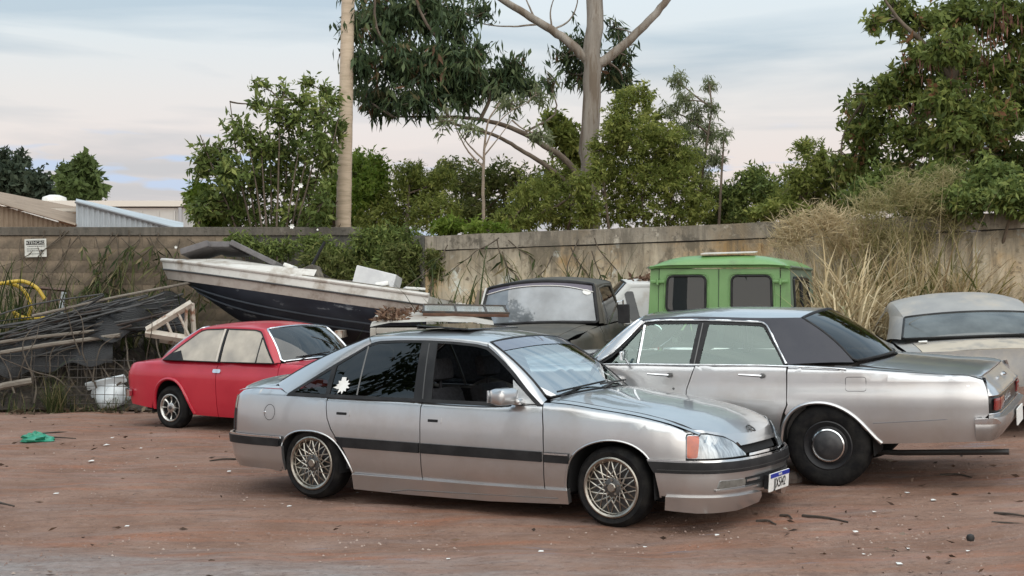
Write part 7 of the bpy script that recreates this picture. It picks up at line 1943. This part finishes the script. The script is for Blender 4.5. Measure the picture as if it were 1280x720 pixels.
# ------------------------------------------------------------------ scrap heap at the left
def build_heap():
    r = random.Random(12); nr = np.random.default_rng(12)
    # mound of earth, rubble and dead leaves under it all, dark for the shade there
    n, k = 46, 16; V = []
    for i in range(n + 1):
        for j in range(k + 1):
            x = -9.6 + 5.4 * i / n; y = 19.25 + 3.1 * j / k
            h = 1.1 * math.sin(math.pi * min(1, (j / k) * 1.25 + .02) ** .8 * .5) * (.55 + .45 * math.sin(math.pi * min(1, (i / n) * .9 + .05)))
            V.append((x + r.uniform(-.05, .05), y + r.uniform(-.05, .05), max(-.05, h * (.8 + .35 * r.random()) - .04)))
    F = [(i * (k + 1) + j, (i + 1) * (k + 1) + j, (i + 1) * (k + 1) + j + 1, i * (k + 1) + j + 1) for i in range(n) for j in range(k)]
    tag(mk('debris_mound', V, F, M('shaded_debris', (.026, .021, .017), (.065, .052, .04), rough=.95, scale=6, c3=(.15, .12, .085), scale3=9, lo3=.56, hi3=.68, bump=.8, bscale=14), None, 0), 'mound of earth and rubbish darkened like shade under the scrap rods', 'rubbish', kind='stuff')
    P = np.stack([nr.uniform(-9.4, -4.6, 900), nr.uniform(18.9, 20.6, 900), np.zeros(900)], 1); P[:, 2] = np.clip((P[:, 1] - 19.2) * .45, .01, 1) * nr.uniform(.4, 1.2, 900) + .01
    D = unit(np.stack([nr.normal(size=900), nr.normal(size=900), nr.normal(size=900) * .4], 1))
    tag(leaf_object('dead_leaves', P, D, .13, .05, nr.random(900), leafmat('litter2', [(0, (.035, .025, .018)), (.6, (.10, .075, .05)), (1, (.26, .21, .15))], .1), None), 'dead leaves strewn over the foot of the scrap heap', 'leaves', kind='stuff')
    # long thin rods
    rodm = [M('dark_rod', (.012, .012, .013), (.03, .028, .026), rough=.6, scale=8), M('grey_rod', (.06, .06, .06), (.03, .03, .03), rough=.6, scale=8), M('rust_rod', (.05, .035, .028), (.028, .022, .02), rough=.8, scale=8)]
    for i in range(56):
        v0 = 422 + r.uniform(-14, 30); v1 = 374 + r.uniform(-8, 40); u0 = r.uniform(-60, 70); u1 = r.uniform(120, 236)
        y0 = r.uniform(19.4, 20.2); y1 = y0 + r.uniform(-.1, .7)
        a, c = PX(u0, v0, y0), PX(u1, v1, y1); m = (a + c) / 2 + [0, 0, r.uniform(-.05, .09)]
        o = MB().tube(smooth_path([a - a, m - a, c - a], 7), r.uniform(.010, .022), 6).build('scrap_rod', rodm[r.randrange(3)])
        o.location = a; tag(o, 'thin dark rod in the bundle lying along the scrap heap', 'rod', 'rods of the scrap heap')
    for (pa, pb, rad, lab) in (((-40, 448, 19.3), (150, 419, 19.5), .032, 'long pale timber pole along the front of the scrap heap'), ((-40, 434, 19.35), (118, 414, 19.6), .026, 'pale split board lying just above the front timber pole'), ((-30, 492, 19.1), (40, 476, 19.25), .05, 'thick broken pole end at the lower left of the scrap heap'), ((40, 395, 19.6), (245, 352, 20.4), .02, 'long thin cane lying along the top of the black netting')):
        a, c = PX(*pa), PX(*pb)
        o = MB().tube([a - a, (c - a) * .5 + [0, 0, .02], c - a], rad, 7).build('timber_pole', M('grey_timber', (.14, .12, .10), (.21, .185, .155), rough=.9, scale=8, stretch=(.4, 3, 3))); o.location = a; tag(o, lab, 'pole')
    # black netting: a lumpy sheet of real mesh
    nu, nv = 92, 30
    def sheet(s, t):
        u = 92 + 140 * s; v = 372 + 44 * t + (1 - s) * 14 - 6 * math.sin(s * 3.1); y = 20.35 - .75 * t + .2 * math.sin(s * 7 + t * 3)
        q = PX(u, v, y); q[2] += .05 * math.sin(s * 17 + t * 5) + .04 * math.sin(s * 9 - t * 11); return q
    V = [sheet(i / nu, j / nv) for i in range(nu + 1) for j in range(nv + 1)]
    me = MB(); w = .0075
    A = np.array(V).reshape(nu + 1, nv + 1, 3)
    for i in range(0, nu + 1):
        for j in range(nv):
            a, c = A[i, j], A[i, j + 1]; me.add([a - [w, 0, 0], a + [w, 0, 0], c + [w, 0, 0], c - [w, 0, 0]], [(0, 1, 2, 3)])
    for j in range(0, nv + 1):
        for i in range(nu):
            a, c = A[i, j], A[i + 1, j]; me.add([a - [0, 0, w], a + [0, 0, w], c + [0, 0, w], c - [0, 0, w]], [(0, 1, 2, 3)])
    tag(me.build('netting', M('black_net', (.02, .021, .023), rough=.7), None, 0), 'crumpled sheet of black plastic netting on top of the scrap heap', 'netting')
    def sheet2(s, t):
        u = -25 + 165 * s; v = 424 - 8 * s + 42 * t + 5 * math.sin(s * 6.0); y = 19.75 - .45 * t + .12 * math.sin(s * 9 + t * 4)
        q = PX(u, v, y); q[2] += .04 * math.sin(s * 21 + t * 6); return q
    A = np.array([[sheet2(i / 100, j / 24) for j in range(25)] for i in range(101)]); me = MB(); w = .007
    for i in range(101):
        for j in range(24):
            a, c = A[i, j], A[i, j + 1]; me.add([a - [w, 0, 0], a + [w, 0, 0], c + [w, 0, 0], c - [w, 0, 0]], [(0, 1, 2, 3)])
    for j in range(25):
        for i in range(100):
            a, c = A[i, j], A[i + 1, j]; me.add([a - [0, 0, w], a + [0, 0, w], c + [0, 0, w], c - [0, 0, w]], [(0, 1, 2, 3)])
    tag(me.build('netting', M('black_net', (.02, .02, .02)), None, 0), 'torn black netting hanging down the left front of the scrap heap', 'netting')
    # welded wire panels in front
    def panel(name, lab, u0, u1, vt, vb, y, sx, sz, rad, skew=0.0):
        a, c = PX(u0, vb, y), PX(u1, vt, y); W_, H_ = c[0] - a[0], c[2] - a[2]
        o = MB()
        x = 0
        while x <= W_ + 1e-3: o.tube([(x, 0, 0), (x + skew * .1, .12 * H_, H_)], rad, 4, caps=False); x += sx
        z = 0
        while z <= H_ + 1e-3: o.tube([(0, .12 * z, z), (W_ * .5, .12 * z + .03, z + .01), (W_ + .02, .12 * z, z)], rad, 4, caps=False); z += sz
        k = o.build(name, M('wire_dark', (.05, .045, .042), (.09, .075, .06), rough=.6, metal=.4, scale=9)); k.location = a
        k['kind'] = 'thing'
        tag(k, lab, 'wire panel'); return k
    panel('wire_panel', 'rusty welded wire panel leaning on the scrap heap at the left', -20, 110, 440, 512, 19.22, .17, .15, .005)
    panel('wire_panel', 'welded wire panel in front of the white basin', 84, 166, 448, 505, 19.05, .13, .12, .0045)
    # rack of square bars with a grey pipe, yellow hose
    t = thing('metal_rack', 'dark open frame of square bars standing below the warning sign', 'rack', tuple(PX(62, 398, 21.6)))
    b0 = PX(62, 398, 21.6)
    rk = M('rack_rust', (.06, .04, .032), (.10, .06, .045), rough=.8, scale=12)
    def q(u, v, y=21.6): return PX(u, v, y) - b0
    for pts in (((25, 358), (85, 363)), ((25, 390), (62, 396)), ((62, 360), (60, 398)), ((85, 363), (83, 400)), ((27, 358), (27, 392))): MB().tube([q(*pts[0]), q(*pts[1])], .028, 4).build('bar', rk, t, 20)
    for pts in (((62, 360), (62, 360)), ((85, 363), (85, 363))): MB().tube([q(*pts[0]), q(*pts[1], 22.2)], .024, 4).build('bar', rk, t, 20)
    MB().tube([q(83, 400), q(83, 475)], .028, 4).tube([q(27, 392), q(27, 470)], .028, 4).build('leg', rk, t, 20)
    o = MB().tube([PX(80, 365, 21.4) * 0, PX(76, 390, 21.4) - PX(80, 365, 21.4), PX(72, 410, 21.3) - PX(80, 365, 21.4)], .04, 8).build('grey_pipe', M('grey_plastic', (.36, .38, .40), rough=.5)); o.location = PX(80, 365, 21.4); tag(o, 'short pale grey pipe leaning inside the metal rack', 'pipe')
    hp = [(-30, 372), (-12, 358), (8, 354), (26, 360), (36, 374), (38, 388), (32, 398), (20, 396), (16, 388)]
    hp2 = [(8, 353), (30, 352), (46, 360), (56, 374)]
    hp3 = [(16, 388), (24, 395), (40, 398), (58, 397)]
    b1 = PX(26, 360, 21.3)
    h = thing('yellow_hose', 'loop of yellow hose hanging over the metal rack', 'hose', tuple(b1))
    ym = M('yellow_plastic', (.52, .36, .035), (.42, .28, .03), rough=.45, scale=6)
    for k_, pts in enumerate((hp, hp2, hp3)): MB().tube(smooth_path([PX(u, v, 21.3 - .1 * k_) - b1 for u, v in pts], 40), .030, 8).build('hose_coil', ym, h)
    # white basin: an upturned wash basin lying on its side
    c = PX(140, 488, 19.4)
    s = thing('white_basin', 'cracked white basin lying at the foot of the heap beside the red coupe', 'basin', tuple(c))
    enam = M('basin_enamel', (.62, .66, .68), (.52, .57, .60), rough=.3, scale=3, coat=.5)
    V = []; F = []; rings = [(.30, .02, .22), (.27, .0, .20), (.22, .10, .17), (.16, .20, .12), (.07, .26, .06), (.0, .27, .0)]; m = 24
    for (rx, d, ry) in rings:
        for k_ in range(m):
            a = 2 * math.pi * k_ / m; e = 1.25
            cx = math.copysign(abs(math.cos(a)) ** (2 / 2.6), math.cos(a)); cz = math.copysign(abs(math.sin(a)) ** (2 / 2.6), math.sin(a))
            V.append((rx * cx, d, ry * cz))
    for i in range(len(rings) - 1):
        for k_ in range(m): F.append((i * m + k_, i * m + (k_ + 1) % m, (i + 1) * m + (k_ + 1) % m, (i + 1) * m + k_))
    bs = mk('bowl', V, F, enam, s); 
    MB().box((0, -.005, .22), (.62, .05, .12), None, .02).build('ledge', enam, s)
    MB().lathe([(.03, -.01), (.03, .03), (.0, .03)], 12, c=(0.12, -.03, .22)).build('tap_hole', dark_alloy, s)
    s.rotation_euler = (R(-28), R(12), R(168)); s.location.z = .22
    # loose dead branches leaning over the heap
    for i in range(30):
        u = r.uniform(0, 225); v0 = r.uniform(470, 510); a = PX(u, v0, r.uniform(19.1, 19.6)); a[2] = max(a[2], .03)
        L_ = r.uniform(.6, 1.6); az = r.uniform(-1.2, 1.2)
        pts = [np.zeros(3)]; d = np.array([math.sin(az) * .8, .25, .8])
        for k_ in range(5): d = unit(d + nr.normal(size=3) * .25 - [0, 0, .08]); pts.append(pts[-1] + d * L_ / 5)
        o = MB().tube(smooth_path(pts, 14), np.linspace(.014, .004, 14), 5).build('dead_branch', M('dead_wood', (.105, .085, .065), (.06, .048, .038), rough=.9, scale=10)); o.location = a
        tag(o, 'bare dead branch sticking up from the scrap heap', 'branch', 'dead branches on the scrap heap')
    for k_, (u, v, y) in enumerate(((600, 372, 19.3), (610, 372, 19.25))):
        a = PX(u, v + 30, y); o = MB().tube([(0, 0, -1.0), (.0, .05, .2), (.05 * (k_ + 1), .1, .42)], [.10, .10, .085], 9).build('log_post', M('old_log', (.24, .19, .145), (.15, .115, .085), rough=.95, scale=5, stretch=(3, 3, .5))); o.location = a
        tag(o, ['leaning grey-brown log post left of the pickup screen', 'brown log post touching the pickup roof edge'][k_], 'post')
build_heap()

# ------------------------------------------------------------------ litter on the yard
def build_litter():
    r = random.Random(31); nr = np.random.default_rng(31)
    def ground_at(u, v):
        Y = FPX * EYE / (v - VH)
        for _ in range(12):
            x = (u - 640) / FPX * Y; Y = FPX * (EYE - float(gz(x, Y))) / (v - VH)
        x = (u - 640) / FPX * Y
        return np.array([x, Y, float(gz(x, Y))])
    paper = M('paper', (.70, .70, .68), (.58, .57, .55), rough=.8, scale=20)
    spots = [(115, 577, 5), (133, 557, 5), (676, 691, 7), (70, 618, 4), (30, 654, 4), (158, 659, 5), (318, 637, 5), (362, 634, 5), (345, 641, 4), (447, 617, 3), (287, 590, 4), (1166, 626, 5), (1093, 641, 4), (1070, 666, 6), (1135, 687, 4), (1080, 694, 3), (1028, 604, 4), (1125, 706, 6), (1134, 617, 4), (997, 612, 4), (896, 670, 5), (806, 685, 4), (140, 548, 3), (176, 561, 3), (1210, 690, 4), (560, 700, 4)]
    for i, (u, v, s) in enumerate(spots):
        g = ground_at(u, v); q = s / FPX * g[1] * .8
        V = [(r.uniform(-1, -.5) * q, r.uniform(-1, -.3) * q * 1.6, .004), (r.uniform(.4, 1) * q, r.uniform(-.9, -.2) * q * 1.6, r.uniform(.004, .4 * q)), (r.uniform(.5, 1) * q, r.uniform(.3, 1) * q * 1.6, r.uniform(.004, .3 * q)), (r.uniform(-.9, -.3) * q, r.uniform(.3, 1) * q * 1.6, .006), (0, 0, .45 * q)]
        o = mk('paper_scrap', V, [(0, 1, 4), (1, 2, 4), (2, 3, 4), (3, 0, 4)], paper, None, 0); o.location = g + [0, 0, .004]
        tag(o, 'small white scrap of litter on the red dirt', 'litter', 'white scraps on the ground')
    g = ground_at(45, 551)
    o = MB()
    V = []; n = 14
    for i in range(n):
        for j in range(9):
            a = 2 * math.pi * i / n; t = j / 8; rr = .12 * math.sin(t * math.pi * .5 + .05) * (1 + .3 * math.sin(a * 3 + j) + .25 * r.random()); V.append((rr * 1.3 * math.cos(a), rr * math.sin(a), .10 * (1 - t) ** .7 * (.7 + .5 * r.random())))
    F = [(i * 9 + j, ((i + 1) % n) * 9 + j, ((i + 1) % n) * 9 + j + 1, i * 9 + j + 1) for i in range(n) for j in range(8)]
    o = mk('green_bag', V, F, M('green_plastic', (.02, .20, .12), (.03, .28, .18), rough=.35, scale=20), None, 20); o.location = g; tag(o, 'crumpled green plastic bag on the dirt at the left', 'plastic bag')
    tw = M('dark_twig', (.03, .024, .02), (.06, .045, .035), rough=.9, scale=20)
    for i, (u0, v0, u1, v1) in enumerate(((945, 653, 970, 657), (1003, 646, 1060, 654), (1240, 655, 1283, 657), (1243, 643, 1290, 648), (975, 646, 990, 650), (52, 543, 88, 541), (50, 548, 95, 549), (0, 630, 18, 634), (1175, 595, 1215, 598), (300, 575, 262, 577))):
        a, c = ground_at(u0, v0), ground_at(u1, v1); m = (a + c) / 2 + [r.uniform(-.03, .03), r.uniform(-.06, .06), .01]
        o = MB().tube(smooth_path([a - a + [0, 0, .008], m - a + [0, 0, .008], c - a + [0, 0, .008]], 8), np.linspace(.012, .006, 8), 5).build('fallen_twig', tw); o.location = a
        tag(o, 'dark fallen twig lying on the red dirt', 'twig', 'twigs on the ground')
    g = ground_at(1213, 677); o = MB().lathe([(0, 0), (.022, .006), (.027, .025), (.02, .044), (0, .05)], 12, axis='z').build('black_ball', M('black_rubber_ball', (.012, .012, .012), rough=.6)); o.location = g; tag(o, 'small black ball on the dirt at lower right', 'ball')
    # stone wedged at the classic sedan's tyre
    g = ground_at(990, 603); st = MB(); V = []
    st.lathe([(0, -.02), (.07, .0), (.085, .04), (.05, .085), (0, .095)], 10, axis='z'); st.V = [tuple(np.array(v) * (1 + .2 * nr.normal() * .5)) for v in st.V]
    o = st.build('stone', M('stone_grey', (.22, .18, .16), (.30, .25, .22), rough=.9, scale=12), None, 20); o.location = g; tag(o, 'fist-sized stone between the bumper and the classic sedan tyre', 'stone')
    # scattered dry leaves and chips, too many to count
    n = 1500; u = nr.uniform(-40, 1320, n); v = 523 + 210 * nr.random(n) ** 1.5
    P = np.array([ground_at(a, b) for a, b in zip(u, v)]); P[:, 2] += .012
    keep = nr.random(n) < np.where(u > 980, .38, np.where(v < 580, .35, .10)); P = P[keep]; m = len(P)
    D = unit(np.stack([nr.normal(size=m), nr.normal(size=m), nr.normal(size=m) * .12], 1))
    tag(leaf_object('dry_leaves', P, D, nr.uniform(.025, .085, m), nr.uniform(.012, .03, m), nr.random(m), leafmat('ground_leaf', [(0, (.035, .025, .02)), (.5, (.085, .05, .035)), (.85, (.17, .11, .075)), (1, (.42, .36, .30))], .1), None), 'dry leaves and chips scattered over the red dirt', 'leaves', kind='stuff')
    n = 1800; u = nr.uniform(-40, 1320, n); v = 525 + 200 * nr.random(n) ** 1.2
    P = np.array([ground_at(a, b) for a, b in zip(u, v)]); pb = MB()
    Vs = []; Fs = []
    for i in range(n):
        q = nr.uniform(.004, .013); c = P[i]; a = nr.uniform(0, 6.28); k = len(Vs)
        for j in range(4): Vs.append((c[0] + q * math.cos(a + j * 1.57) * nr.uniform(.7, 1.3), c[1] + q * math.sin(a + j * 1.57) * nr.uniform(.7, 1.3), c[2] - .002))
        Vs.append((c[0], c[1], c[2] + q * .35 + .003)); Fs += [(k + j, k + (j + 1) % 4, k + 4) for j in range(4)]
    tag(mk('grit', Vs, Fs, M('grit', (.20, .13, .105), (.36, .29, .25), rough=.95, scale=1.5, lo=.45, hi=.6), None, 0), 'small stones and clods scattered over the yard', 'gravel', kind='stuff')
build_litter()
